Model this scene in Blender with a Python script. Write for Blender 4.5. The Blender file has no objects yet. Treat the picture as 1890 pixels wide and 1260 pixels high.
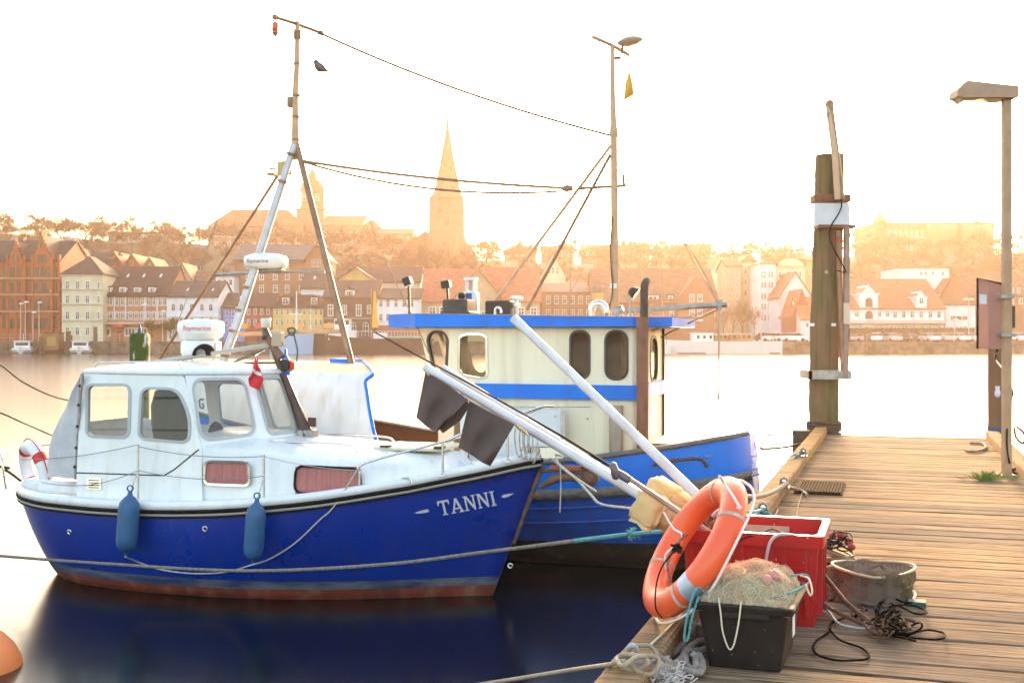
import bpy, bmesh, math, random
from math import sin, cos, tan, atan2, pi, sqrt, radians, hypot
from mathutils import Vector, Matrix, Quaternion
SC = bpy.context.scene
COL = SC.collection
RND = random.Random(11)
# ------------------------------------------------------------------ camera
F_PX, PCX, PCY, CAM_H = 2150.0, 945.0, 620.0, 2.7
cam_d = bpy.data.cameras.new('camera'); cam = bpy.data.objects.new('camera', cam_d); COL.objects.link(cam)
cam.location = (0, 0, CAM_H); cam.rotation_euler = (radians(90), 0, 0)
cam_d.sensor_width = 36; cam_d.lens = 36*F_PX/1890; cam_d.shift_y = -10/1890
cam_d.clip_start = 0.1; cam_d.clip_end = 20000
SC.camera = cam
# ------------------------------------------------------------------ light
SUN_AZ, SUN_EL = 15.0, 9.0          # degrees right of the view direction, above the horizon
w = bpy.data.worlds.new('World'); SC.world = w; w.use_nodes = True
nt = w.node_tree; nt.nodes.clear()
sky = nt.nodes.new('ShaderNodeTexSky'); sky.sky_type = 'NISHITA'; sky.sun_disc = False
sky.sun_elevation = radians(SUN_EL); sky.sun_rotation = radians(SUN_AZ)
sky.dust_density = 3.0; sky.air_density = 1.0; sky.ozone_density = 1.0
bgn = nt.nodes.new('ShaderNodeBackground'); bgn.inputs[1].default_value = 0.15
wo = nt.nodes.new('ShaderNodeOutputWorld')
wb = nt.nodes.new('ShaderNodeMix'); wb.data_type = 'RGBA'; wb.blend_type = 'MULTIPLY'; wb.inputs[0].default_value = 1; wb.inputs[7].default_value = (1, .89, .80, 1)   # warm evening white balance, the same in every direction
nt.links.new(sky.outputs[0], wb.inputs[6]); nt.links.new(wb.outputs[2], bgn.inputs[0]); nt.links.new(bgn.outputs[0], wo.inputs[0])
sd = bpy.data.lights.new('sun', 'SUN'); sd.energy = 2.2; sd.angle = radians(10); sd.color = (1.0, 0.68, 0.40)
so = bpy.data.objects.new('sun', sd); COL.objects.link(so)
so.location = (40, 150, 60)
sdir = Vector((sin(radians(SUN_AZ))*cos(radians(SUN_EL)), cos(radians(SUN_AZ))*cos(radians(SUN_EL)), sin(radians(SUN_EL))))
so.rotation_euler = sdir.to_track_quat('Z', 'Y').to_euler()
SC.view_settings.view_transform = 'Standard'; SC.view_settings.look = 'None'
SC.view_settings.gamma = 1; SC.view_settings.exposure = 3.0
SC.view_settings.use_curve_mapping = False
SC.cycles.use_denoising = True
SC.cycles.max_bounces = 7; SC.cycles.diffuse_bounces = 3; SC.cycles.glossy_bounces = 3
SC.cycles.transmission_bounces = 5; SC.cycles.transparent_max_bounces = 12; SC.cycles.volume_bounces = 1
SC.cycles.sample_clamp_indirect = 8; SC.cycles.caustics_reflective = False; SC.cycles.caustics_refractive = False
# ------------------------------------------------------------------ materials
MATS = {}
def mat(name, col, rough=0.6, metal=0.0, col2=None, nscale=6.0, ndetail=5.0, mixlo=0.35, mixhi=0.65, stretch=(1,1,1),
        bump=0.0, bscale=30.0, trans=0.0, alpha=1.0, spec=0.5, streak=None, spots=None, emit=None, ior=1.45, sheen=0, sub=0, rvar=0.0, coat=0, rnd=0.0):
    if name in MATS: return MATS[name]
    m = bpy.data.materials.new(name); m.use_nodes = True; MATS[name] = m
    t = m.node_tree; N = t.nodes; L = t.links
    b = N['Principled BSDF']
    b.inputs['Base Color'].default_value = (*col, 1); b.inputs['Roughness'].default_value = rough
    b.inputs['Metallic'].default_value = metal; b.inputs['IOR'].default_value = ior
    b.inputs['Specular IOR Level'].default_value = spec
    if trans: b.inputs['Transmission Weight'].default_value = trans
    if alpha < 1: b.inputs['Alpha'].default_value = alpha
    if coat: b.inputs['Coat Weight'].default_value = coat; b.inputs['Coat Roughness'].default_value = 0.08
    if sub:
        b.inputs['Subsurface Weight'].default_value = sub; b.inputs['Subsurface Scale'].default_value = 0.02
    if emit:
        b.inputs['Emission Color'].default_value = (*emit[0], 1); b.inputs['Emission Strength'].default_value = emit[1]
    tc = N.new('ShaderNodeTexCoord'); mp = N.new('ShaderNodeMapping'); mp.inputs['Scale'].default_value = stretch
    L.new(tc.outputs['Object'], mp.inputs[0])
    cur = None
    if rnd or col2:
        oi = N.new('ShaderNodeObjectInfo'); ad = N.new('ShaderNodeVectorMath'); ad.operation = 'ADD'
        sc_ = N.new('ShaderNodeVectorMath'); sc_.operation = 'SCALE'; cx = N.new('ShaderNodeCombineXYZ')
        L.new(oi.outputs['Random'], cx.inputs[0]); L.new(oi.outputs['Random'], cx.inputs[1]); L.new(cx.outputs[0], sc_.inputs[0]); sc_.inputs['Scale'].default_value = 37.0
        L.new(mp.outputs[0], ad.inputs[0]); L.new(sc_.outputs[0], ad.inputs[1]); vec = ad.outputs[0]
    else: vec = mp.outputs[0]
    def noise(scale, detail=5.0, v=None, rg=0.55):
        n = N.new('ShaderNodeTexNoise'); n.inputs['Scale'].default_value = scale; n.inputs['Detail'].default_value = detail; n.inputs['Roughness'].default_value = rg
        L.new(v or vec, n.inputs['Vector']); return n.outputs[0]
    def ramp(src, lo, hi):
        r = N.new('ShaderNodeMapRange'); r.inputs[1].default_value = lo; r.inputs[2].default_value = hi; L.new(src, r.inputs[0]); return r.outputs[0]
    def mix(fac, a, c, bt='MIX'):
        x = N.new('ShaderNodeMix'); x.data_type = 'RGBA'; x.blend_type = bt
        if isinstance(fac, float): x.inputs[0].default_value = fac
        else: L.new(fac, x.inputs[0])
        for i, v in ((6, a), (7, c)):
            if isinstance(v, tuple): x.inputs[i].default_value = (*v, 1)
            else: L.new(v, x.inputs[i])
        return x.outputs[2]
    cur = col
    if col2: cur = mix(ramp(noise(nscale, ndetail), mixlo, mixhi), cur, col2)
    if streak:   # (colour, scale across, amount)
        mp2 = N.new('ShaderNodeMapping'); mp2.inputs['Scale'].default_value = streak[3] if len(streak) > 3 else (1, 1, 0.08); L.new(tc.outputs['Object'], mp2.inputs[0])
        s = ramp(noise(streak[1], 6, mp2.outputs[0]), 0.5, 0.72)
        mu = N.new('ShaderNodeMath'); mu.operation = 'MULTIPLY'; L.new(s, mu.inputs[0]); mu.inputs[1].default_value = streak[2]
        cur = mix(mu.outputs[0], cur, streak[0])
    if spots:    # (colour, scale, threshold)
        cur = mix(ramp(noise(spots[1], 3, mp.outputs[0]), spots[2], spots[2]+0.04), cur, spots[0])
    if rnd:
        hs = N.new('ShaderNodeHueSaturation'); rr = N.new('ShaderNodeMapRange'); oi2 = N.new('ShaderNodeObjectInfo')
        L.new(oi2.outputs['Random'], rr.inputs[0]); rr.inputs[3].default_value = 1-rnd; rr.inputs[4].default_value = 1+rnd
        L.new(rr.outputs[0], hs.inputs['Value'])
        if isinstance(cur, tuple): hs.inputs['Color'].default_value = (*cur, 1)
        else: L.new(cur, hs.inputs['Color'])
        cur = hs.outputs[0]
    if not isinstance(cur, tuple): L.new(cur, b.inputs['Base Color'])
    if rvar:
        r = N.new('ShaderNodeMapRange'); L.new(noise(nscale*1.7, 5), r.inputs[0]); r.inputs[1].default_value = .3; r.inputs[2].default_value = .7
        r.inputs[3].default_value = max(0.02, rough-rvar); r.inputs[4].default_value = min(1, rough+rvar); L.new(r.outputs[0], b.inputs['Roughness'])
    if bump:
        bp = N.new('ShaderNodeBump'); bp.inputs['Strength'].default_value = min(1, bump); bp.inputs['Distance'].default_value = 0.01*max(1, bump)
        L.new(noise(bscale, 6), bp.inputs['Height']); L.new(bp.outputs[0], b.inputs['Normal'])
    return m
# ------------------------------------------------------------------ mesh builder
def V(*a): return Vector(a)
class MB:
    def __init__(s): s.v = []; s.f = []; s.m = []; s.sm = []
    def add(s, vs, fs, mi=0, smooth=False):
        o = len(s.v); s.v += [tuple(p) for p in vs]
        for f in fs: s.f.append(tuple(i+o for i in f)); s.m.append(mi); s.sm.append(smooth)
        return s
    def box(s, a, b, mi=0, bev=0.0):
        x0, y0, z0 = (min(a[i], b[i]) for i in range(3)); x1, y1, z1 = (max(a[i], b[i]) for i in range(3))
        if bev > 0:
            e = min(bev, (x1-x0)/2.01, (y1-y0)/2.01, (z1-z0)/2.01)
            vs = []; 
            for z, ins in ((z0, e), (z0+e, 0), (z1-e, 0), (z1, e)):
                X0, X1, Y0, Y1 = x0+ins, x1-ins, y0+ins, y1-ins
                c = e if ins == 0 else e*0.3
                vs += [(X0+c, Y0, z), (X1-c, Y0, z), (X1, Y0+c, z), (X1, Y1-c, z), (X1-c, Y1, z), (X0+c, Y1, z), (X0, Y1-c, z), (X0, Y0+c, z)]
            fs = [tuple(range(7, -1, -1)), tuple(range(24, 32))]
            for k in range(3):
                for i in range(8): j = (i+1) % 8; fs.append((k*8+i, k*8+j, k*8+8+j, k*8+8+i))
            return s.add(vs, fs, mi)
        return s.add([(x0,y0,z0),(x1,y0,z0),(x1,y1,z0),(x0,y1,z0),(x0,y0,z1),(x1,y0,z1),(x1,y1,z1),(x0,y1,z1)],
                     [(3,2,1,0),(4,5,6,7),(0,1,5,4),(1,2,6,5),(2,3,7,6),(3,0,4,7)], mi)
    def obox(s, c, ax, ay, az, mi=0):   # oriented box: centre and three half vectors
        c, ax, ay, az = (Vector(q) for q in (c, ax, ay, az))
        vs = [c-ax-ay-az, c+ax-ay-az, c+ax+ay-az, c-ax+ay-az, c-ax-ay+az, c+ax-ay+az, c+ax+ay+az, c-ax+ay+az]
        return s.add(vs, [(3,2,1,0),(4,5,6,7),(0,1,5,4),(1,2,6,5),(2,3,7,6),(3,0,4,7)], mi)
    def bar(s, a, b, w, h=None, mi=0, up=(0,0,1)):
        a, b = Vector(a), Vector(b); d = (b-a); h = h or w; u = Vector(up)
        sd_ = d.cross(u)
        if sd_.length < 1e-6: sd_ = d.cross(Vector((1,0,0)))
        sd_.normalize(); uu = sd_.cross(d).normalized()
        return s.obox((a+b)/2, d/2, sd_*w/2, uu*h/2, mi)
    def tube(s, pts, r, n=8, mi=0, closed=False, cap=True):
        pts = [Vector(p) for p in pts]; k = len(pts)
        rs = r if isinstance(r, (list, tuple)) else [r]*k
        tg = []
        for i in range(k):
            if closed: d = pts[(i+1) % k]-pts[i-1]
            else: d = pts[min(i+1, k-1)]-pts[max(i-1, 0)]
            if d.length < 1e-9: d = Vector((0,0,1))
            tg.append(d.normalized())
        u = tg[0].cross(Vector((0,0,1)))
        if u.length < 1e-3: u = tg[0].cross(Vector((1,0,0)))
        u.normalize(); vs = []
        for i in range(k):
            if i:
                q = tg[i-1].rotation_difference(tg[i]); u = q @ u; u = (u-tg[i]*u.dot(tg[i])).normalized()
            w_ = tg[i].cross(u)
            for j in range(n):
                a = 2*pi*j/n; vs.append(pts[i]+(u*cos(a)+w_*sin(a))*rs[i])
        fs = []
        for i in range(k if closed else k-1):
            i2 = (i+1) % k
            for j in range(n): j2 = (j+1) % n; fs.append((i*n+j, i*n+j2, i2*n+j2, i2*n+j))
        s.add(vs, fs, mi, True)
        if cap and not closed:
            s.add([vs[j] for j in range(n)], [tuple(range(n-1, -1, -1))], mi); s.add([vs[(k-1)*n+j] for j in range(n)], [tuple(range(n))], mi)
        return s
    def lathe(s, prof, n=16, mi=0, M=None, smooth=True):
        vs = []; M = M or Matrix()
        for r, z in prof:
            for j in range(n): a = 2*pi*j/n; vs.append(M @ Vector((r*cos(a), r*sin(a), z)))
        fs = []
        for i in range(len(prof)-1):
            for j in range(n): j2 = (j+1) % n; fs.append((i*n+j, i*n+j2, (i+1)*n+j2, (i+1)*n+j))
        s.add(vs, fs, mi, smooth)
        for i, rev in ((0, True), (len(prof)-1, False)):
            if prof[i][0] > 1e-4:
                ring = list(range(n)); ring = ring[::-1] if rev else ring
                s.add([vs[i*n+j] for j in range(n)], [tuple(ring)], mi)
        return s
    def prism(s, poly, d, mi=0):       # poly: 3D points, extruded by vector d
        poly = [Vector(p) for p in poly]; d = Vector(d); n = len(poly)
        vs = poly+[p+d for p in poly]
        return s.add(vs, [tuple(range(n-1, -1, -1)), tuple(range(n, 2*n))]+[(i, (i+1) % n, n+(i+1) % n, n+i) for i in range(n)], mi)
    def grid(s, rows, mi=0, smooth=True, closed=False):
        k, n = len(rows), len(rows[0]); vs = [p for r in rows for p in r]; fs = []
        for i in range(k-1):
            for j in range(n if closed else n-1): j2 = (j+1) % n; fs.append((i*n+j, i*n+j2, (i+1)*n+j2, (i+1)*n+j))
        return s.add(vs, fs, mi, smooth)
    def mesh(s, name, mats):
        me = bpy.data.meshes.new(name); me.from_pydata(s.v, [], s.f)
        for m in (mats if isinstance(mats, (list, tuple)) else [mats]): me.materials.append(m)
        me.polygons.foreach_set('material_index', s.m); me.polygons.foreach_set('use_smooth', s.sm)
        me.update(); me.validate(); return me
    def build(s, name, mats, parent=None, fix=False):
        me = s.mesh(name, mats)
        if fix:
            bm = bmesh.new(); bm.from_mesh(me); bmesh.ops.remove_doubles(bm, verts=bm.verts, dist=1e-5)
            bmesh.ops.recalc_face_normals(bm, faces=bm.faces); bm.to_mesh(me); bm.free()
        o = bpy.data.objects.new(name, me); COL.objects.link(o)
        if parent is not None: o.parent = parent
        return o
def put(name, me, parent=None, loc=(0,0,0), rot=(0,0,0), scale=(1,1,1)):
    o = bpy.data.objects.new(name, me); COL.objects.link(o); o.parent = parent
    o.location = loc; o.rotation_euler = rot; o.scale = scale; return o
def tag(o, label=None, cat=None, group=None, kind=None):
    if label: o['label'] = label
    if cat: o['category'] = cat
    if group: o['group'] = group
    if kind: o['kind'] = kind
    return o
def empty(name, loc=(0,0,0), rz=0.0, label=None, cat=None, group=None, kind=None):
    o = bpy.data.objects.new(name, None); COL.objects.link(o); o.location = loc; o.rotation_euler = (0, 0, rz); o.empty_display_size = 0.1
    return tag(o, label, cat, group, kind)
def copy_tree(o, parent=None):
    c = o.copy(); COL.objects.link(c); c.parent = parent
    for ch in list(o.children): copy_tree(ch, c)
    return c
# image measurements -> places
def W(px, py, Y): return Vector(((px-PCX)/F_PX*Y, Y, CAM_H+(PCY-py)/F_PX*Y))
def G(px, py, z): return W(px, py, (CAM_H-z)*F_PX/(py-PCY))
class Frame:
    def __init__(s, o, ang): s.o = Vector(o); s.a = ang; s.M = Matrix.Translation(s.o) @ Matrix.Rotation(ang, 4, 'Z'); s.I = s.M.inverted()
    def hit(s, px, py, ax, val):      # local point where the sight line meets local axis == val
        c = s.I @ Vector((0, 0, CAM_H)); p = s.I @ W(px, py, 1.0); d = p-c; i = 'xyz'.index(ax)
        return c+d*((val-c[i])/d[i])
    def at(s, px, py, Y): return s.I @ W(px, py, Y)
def cat_curve(pts, n=6, closed=False):   # smooth curve through points
    P = [Vector(p) for p in pts]; out = []; k = len(P)
    rng = range(k if closed else k-1)
    for i in rng:
        p0 = P[i-1] if (i or closed) else P[0]; p1 = P[i]; p2 = P[(i+1) % k]; p3 = P[(i+2) % k] if (closed or i+2 < k) else P[-1]
        for j in range(n):
            t = j/n; out.append(0.5*((2*p1)+(p2-p0)*t+(2*p0-5*p1+4*p2-p3)*t*t+(3*p1-p0-3*p2+p3)*t**3))
    if not closed: out.append(P[-1])
    return out
def sag(a, b, s, n=14):
    a, b = Vector(a), Vector(b); return [a.lerp(b, i/n)-Vector((0, 0, 4*s*(i/n)*(1-i/n))) for i in range(n+1)]
# ================================================================== the setting
def lerp_tab(tab, x):
    if x <= tab[0][0]: return tab[0][1]
    for (a, b), (c, d) in zip(tab, tab[1:]):
        if x <= c: return b+(d-b)*(x-a)/(c-a)
    return tab[-1][1]
M_water = mat('water', (0.001, 0.004, 0.006), rough=0.18, ior=1.33, bump=0.12, bscale=1.6)
tag(MB().add([(-1500,-300,0),(1500,-300,0),(1500,183,0),(-1500,183,0)], [(0,1,2,3)]).build('water', M_water), kind='structure')
M_ground = mat('ground', (.16,.13,.09), 0.95, col2=(.09,.09,.05), nscale=0.08, bump=.5, bscale=2)
SKYL = [(-300,432),(0,432),(200,446),(400,455),(600,462),(800,478),(1000,486),(1200,488),(1400,488),(1500,486),(1560,478),(1620,472),(1850,470),(1950,462),(2200,462)]
def ground_h(x, y):
    px = PCX+x/y*F_PX
    top = CAM_H+(PCY-lerp_tab(SKYL, px))/F_PX*335
    t = min(1, max(0, (y-222)/(335-222))); t = t*t*(3-2*t)
    return 1.7+(top-1.7)*t
rows = []
for j in range(60):
    y = 183.5+(j/59)**1.6*900
    rows.append([(x, y, ground_h(x, y)+(RND.uniform(-.4,.4) if y > 225 else 0)) for x in [(-1+2*i/79)*(y*0.75+60) for i in range(80)]])
tag(MB().grid(rows).build('hillside', M_ground), kind='structure')
far = MB(); far.add([(-1500,183.6,1.5),(1500,183.6,1.5),(1500,2000,1.5),(-1500,2000,1.5)], [(0,1,2,3)])
tag(far.build('ground', M_ground), kind='structure')
tag(MB().box((-180,183.5,1.2),(180,222,1.72)).build('quay_road', mat('paving', (.30,.27,.23), .9, col2=(.22,.20,.18), nscale=.6)), kind='structure')
# quay wall of big stone blocks: courses as geometry, joined
M_quay = mat('quay_stone', (.24,.20,.15), .9, col2=(.12,.10,.07), nscale=.9, bump=1, bscale=3, streak=((.06,.05,.03), 1.2, .6))
q = MB(); q.box((-180,183,-2),(180,184.2,1.60))
for r in range(3):
    z0 = -.1+r*.58; x = -100
    while x < 100:
        L_ = RND.uniform(2.2,3.4); q.box((x,182.86-RND.random()*.06,z0),(x+L_-.06,183.1,z0+.53)); x += L_
q.box((-180,182.7,1.64),(180,184.4,1.86))
tag(q.build('quay_wall', M_quay), 'long grey stone quay wall along the far shore of the harbour', 'quay wall')

# ---- town materials
def wallm(name, c, k=.82): return mat('wall_'+name, c, .9, col2=tuple(v*k for v in c), nscale=.5, streak=(tuple(v*.6 for v in c), 1.0, .35))
WM = dict(orange=wallm('orange',(.40,.10,.035)), cream=wallm('cream',(.66,.60,.42)), brown=wallm('brown',(.42,.20,.10)), white=wallm('white',(.70,.74,.78)), pale=wallm('pale',(.55,.52,.46)),
          blue=wallm('blue',(.18,.32,.70)), red=wallm('red',(.30,.09,.06)), yellow=wallm('yellow',(.68,.50,.18)), dark=wallm('dark',(.075,.065,.06)), brick=wallm('brick',(.26,.15,.09)),
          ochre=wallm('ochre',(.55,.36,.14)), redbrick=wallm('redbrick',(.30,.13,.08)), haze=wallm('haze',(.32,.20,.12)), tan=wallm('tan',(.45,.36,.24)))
def roofm(name, c): return mat('roof_'+name, c, .85, col2=tuple(v*.7 for v in c), nscale=1.2, bump=.8, bscale=6)
RM = dict(grey=roofm('grey',(.055,.05,.05)), dark=roofm('dark',(.035,.03,.03)), red=roofm('red',(.40,.12,.06)), brown=roofm('brown',(.19,.10,.06)), slate=roofm('slate',(.12,.12,.12)), orange=roofm('orange',(.45,.16,.07)))
M_glass_far = mat('window_glass', (.045,.05,.06), .12, spec=.6, rnd=.5)
M_wframe = mat('window_frame', (.72,.72,.70), .6)
M_dframe = mat('dark_frame', (.10,.06,.04), .7)
WIN = {}
def window_mesh(w_, h, style='cross', fm=None):
    key = (round(w_, 2), round(h, 2), style)
    if key in WIN: return WIN[key]
    b = MB(); t = min(.13, w_*.13); W2 = w_/2
    if style == 'arch':
        n = 6; pts = [(-W2, -.02, 0), (W2, -.02, 0)]+[(W2*cos(pi*i/n), -.02, h-W2+W2*sin(pi*i/n)) for i in range(n+1)]
        b.add(pts, [tuple(range(len(pts)))], 1)
        out = [(-W2-t*.6, -.06, -.05), (W2+t*.6, -.06, -.05)]+[((W2+t*.6)*cos(pi*i/n), -.06, h-W2+(W2+t*.6)*sin(pi*i/n)) for i in range(n+1)]
        k = len(pts); fr = []
        for i in range(k): j = (i+1) % k; fr.append((i, j, k+j, k+i))
        b.add([(p[0], -.06, p[2]) for p in pts]+out, [f[::-1] for f in fr], 0)
        b.add([(x_, -.0, z_) for x_, _, z_ in out]+out, fr, 0)
        b.box((-t*.3, -.05, 0), (t*.3, -.02, h*.98), 0); b.box((-W2, -.05, h*.55), (W2, -.022, h*.55+t*.6), 0)
    else:
        b.add([(-W2, -.02, 0), (W2, -.02, 0), (W2, -.02, h), (-W2, -.02, h)], [(0,1,2,3)], 1)
        b.box((-W2-t*.4, -.09, -t), (W2+t*.4, .01, 0), 0); b.box((-W2-t*.2, -.06, h-t), (W2+t*.2, .01, h), 0)
        b.box((-W2, -.06, 0), (-W2+t, .01, h-t), 0); b.box((W2-t, -.06, 0), (W2, .01, h-t), 0)
        if style in ('cross', 'bars'):
            b.box((-t*.35, -.055, 0), (t*.35, -.0, h-t), 0); b.box((-W2+t, -.052, h*.6), (W2-t, -.002, h*.6+t*.6), 0)
        if style == 'triple':
            for k in (-1, 1): b.box((k*w_/6-t*.3, -.055, 0), (k*w_/6+t*.3, 0, h-t), 0)
    WIN[key] = b.mesh('window', [fm or M_wframe, M_glass_far]); return WIN[key]
TOWN_G = 'houses of the old town across the harbour'
class House:
    def __init__(s, label, px0, px1, yeave, yridge, Y, D, wall, roof, kind='gable', base=None, cat='house', name='house', ov=.35, group=None):
        s.Y = Y; s.k = Y/F_PX; xc = ((px0+px1)/2-PCX)*s.k; s.px0, s.px1 = px0, px1
        zb = base if base is not None else max(1.72, ground_h(xc, Y)-1.5); s.zb = zb
        s.w = (px1-px0)*s.k; s.H = s.z(yeave); s.R = s.z(yridge); s.D = D
        s.e = empty(name, (xc, Y, zb), 0, label, cat, group); s.xc = xc
        s.wall, s.roofm_, s.kind = WM[wall], RM[roof], kind
        W2 = s.w/2; H, R = s.H, s.R; b = MB()
        if kind == 'front': b.prism([(-W2,0,0),(W2,0,0),(W2,0,H),(0,0,R-.05),(-W2,0,H)], (0,D,0))
        elif kind == 'gable': b.prism([(-W2,0,0),(-W2,0,H),(-W2,D/2,R-.05),(-W2,D,H),(-W2,D,0)], (s.w,0,0))
        else: b.box((-W2,0,0),(W2,D,H))
        b.build('wall', s.wall, s.e, fix=True)
        r = MB(); t = .22; rs = 0
        if kind == 'front':
            sl = (R-H)/W2
            for sx in (-1, 1): r.prism([(0,-ov,R),(0,-ov,R+t),(sx*(W2+ov),-ov,H-sl*ov+t),(sx*(W2+ov),-ov,H-sl*ov)], (0,D+2*ov,0))
        elif kind == 'gable':
            sl = (R-H)/(D/2)
            for a, b2 in ((-ov, 0), (D+ov, D)): r.prism([(-W2-ov*.6,D/2,R),(-W2-ov*.6,D/2,R+t),(-W2-ov*.6,a,H-sl*ov+t),(-W2-ov*.6,a,H-sl*ov)], (s.w+1.2*ov,0,0))
        elif kind in ('hip', 'mansard'):
            i = min(W2, D/2) if kind == 'hip' else min(2.2, W2*.35); o = ov
            r.add([(-W2-o,-o,H),(W2+o,-o,H),(W2+o,D+o,H),(-W2-o,D+o,H),(-W2+i,i,R),(W2-i,i,R),(W2-i,D-i,R),(-W2+i,D-i,R)],
                  [(0,1,5,4),(1,2,6,5),(2,3,7,6),(3,0,4,7),(4,5,6,7),(3,2,1,0)])
        else:
            r.box((-W2-.2,-.2,H),(W2+.2,D+.2,max(R,H+.3)))
        s.roof = r.build('roof', s.roofm_, s.e, fix=True)
    def z(s, py): return CAM_H+(PCY-py)*s.k-s.zb
    def x(s, px): return (px-PCX)*s.k-s.xc
    def windows(s, cols, rows_, wpx, hpx, style='cross', fm=None, yoff=0):
        me = window_mesh(wpx*s.k, hpx*s.k, style, fm)
        for c in cols:
            for r in rows_: put('window', me, s.e, (s.x(c), -yoff, s.z(r)))
    def roof_y(s, z):      # depth of the front roof slope at height z
        return max(0, (z-s.H)/(s.R-s.H)*s.D/2) if s.kind == 'gable' else 0
    def dormer(s, px, ytop, ybot, wpx, wall='white', front=True, win=True, arch=False):
        x0 = s.x(px); zb, zt = s.z(ybot), s.z(ytop); w2 = wpx*s.k/2; y0 = s.roof_y(zb)-.1; d = s.roof_y(zt)-y0+1.2
        b = MB()
        b.box((x0-w2, y0, zb), (x0+w2, y0+d, zt))
        o = b.build('dormer', WM[wall], s.e)
        if front: MB().prism([(x0-w2-.2,y0-.2,zt+.02),(x0+w2+.2,y0-.2,zt+.02),(x0,y0-.2,zt+w2*.9)], (0,d,0)).build('dormer_roof', s.roofm_, o, fix=True)
        else: MB().box((x0-w2-.12,y0-.15,zt+.005),(x0+w2+.12,y0+d,zt+.18)).build('dormer_roof', s.roofm_, o)
        if win: put('window', window_mesh(w2*1.6, (zt-zb)*.85, 'arch' if arch else 'triple'), o, (x0, y0-.03, zb+(zt-zb)*.07))
    def chimney(s, px, ytop, wpx=7, mat_=None):
        x0 = s.x(px); zt = s.z(ytop); w2 = wpx*s.k/2; yy = s.D/2-.2
        b = MB().box((x0-w2, yy, s.H*.8), (x0+w2, yy+1.1, zt)); b.box((x0-w2-.12, yy-.12, zt), (x0+w2+.12, yy+1.22, zt+.25))
        b.build('chimney', mat_ or WM['redbrick'], s.roof)
    def band(s, py, hpx=1.5, proud=.18, m='white', a=None, b=None):
        z0 = s.z(py); x0 = s.x(a) if a else -s.w/2-.05; x1 = s.x(b) if b else s.w/2+.05
        MB().box((x0, -proud, z0), (x1, .02, z0+hpx*s.k)).build('cornice', WM[m], s.e)
    def skylight(s, px, py, wpx=4, hpx=7):
        z0, z1 = s.z(py+hpx/2), s.z(py-hpx/2); x0 = s.x(px); w2 = wpx*s.k/2
        y0, y1 = s.roof_y(z0), s.roof_y(z1); n = Vector((0, -(z1-z0), (y1-y0))).normalized()*.34
        b = MB(); b.add([Vector((x0-w2,y0,z0))+n, Vector((x0+w2,y0,z0))+n, Vector((x0+w2,y1,z1))+n, Vector((x0-w2,y1,z1))+n], [(0,1,2,3)])
        b.build('skylight', M_skyl, s.roof)
    def door(s, px, ytop, wpx=6, m=None):
        b = MB().box((s.x(px-wpx/2), -.08, 0), (s.x(px+wpx/2), .02, s.z(ytop))); b.build('door', m or M_dframe, s.e)
M_skyl = mat('skylight_glass', (.5,.55,.6), .15)
def lin(a, b, n): return [a+(b-a)*i/(n-1) for i in range(n)] if n > 1 else [(a+b)/2]

# ---- B1 orange brick gothic block
h = House('ornate orange brick building with pointed gables at the left edge of the picture', -30, 112, 481, 440, 188, 14, 'orange', 'dark', 'gable', name='brick_building', cat='building')
h.windows([-18,-6,8,24], [540,571], 6, 20, 'arch', M_dframe); h.windows([8,24], [512], 6, 22, 'arch', M_dframe)
h.windows([36,48,58,74,85,97,106], [512,540,571], 5.2, 20, 'arch', M_dframe)
h.windows([8,30,52,70,86,102], [606], 6.5, 24, 'arch', M_dframe)
for px0, px1, ap in ((18,44,446),(62,97,434),(112,114,470)):
    if px1-px0 < 5: continue
    a, b_, z0 = h.x(px0), h.x(px1), h.H; za = h.z(ap); mid = (a+b_)/2; sm = MB(); n = 6; poly = [(a,-.5,z0-2.5)]
    poly = [(a,-.5,0),(b_,-.5,0),(b_,-.5,z0)]
    for i in range(n): f = 1-(i+1)/n; poly += [(mid+(b_-mid)*(1-i/n)*.98, -.5, z0+(za-z0)*(i+.55)/n), (mid+(b_-mid)*f, -.5, z0+(za-z0)*(i+.55)/n)]
    poly += [(mid,-.5,za+.6)]
    L_ = [(2*mid-p[0], p[1], p[2]) for p in poly[2:-1]][::-1]
    sm.prism(poly+L_, (0,.9,0)); g = sm.build('gable', h.wall, h.e, fix=True)
    wm = window_mesh(4.2*h.k, 15*h.k, 'arch', M_dframe)
    for dx in ((-6,0,6) if px1-px0 > 30 else (-3.5,3.5)): put('window', wm, g, (mid+dx*h.k, -.52, h.z(485)))
    for yy in (512,540,571,606):
        for dx in ((-11,-3.5,4,11.5) if px1-px0 > 30 else (-7,0,7)): put('window', window_mesh(5*h.k, 19*h.k, 'arch', M_dframe), g, (mid+dx*h.k, -.52, h.z(yy)))
    if px1-px0 > 30: put('window', window_mesh(5*h.k, 9*h.k, 'arch', M_dframe), g, (mid, -.52, h.z(458)))
    MB().prism([(a-.2,-.3,z0),(b_+.2,-.3,z0),(mid,-.3,za)], (0,9,0)).build('gable_roof', RM['dark'], h.e, fix=True)
for yy in (515,545,576): h.band(yy, 2.2, .75, 'tan')
for px in (-12,16,32,47,62,98,111): MB().box((h.x(px)-.18,-.62,0),(h.x(px)+.18,.02,h.H+.9)).build('buttress', h.wall, h.e)
h.chimney(46, 424, 9); h.chimney(6, 434, 8)
# its right wing, turned away
h = House('orange brick gable wing just left of the narrow cream house', 106, 134, 482, 455, 196, 10, 'orange', 'dark', 'front', name='brick_wing', cat='building')
h.windows([112,124], [512,540,571], 5, 18, 'arch', M_dframe); h.windows([120], [482], 6, 14, 'arch', M_dframe)
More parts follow.
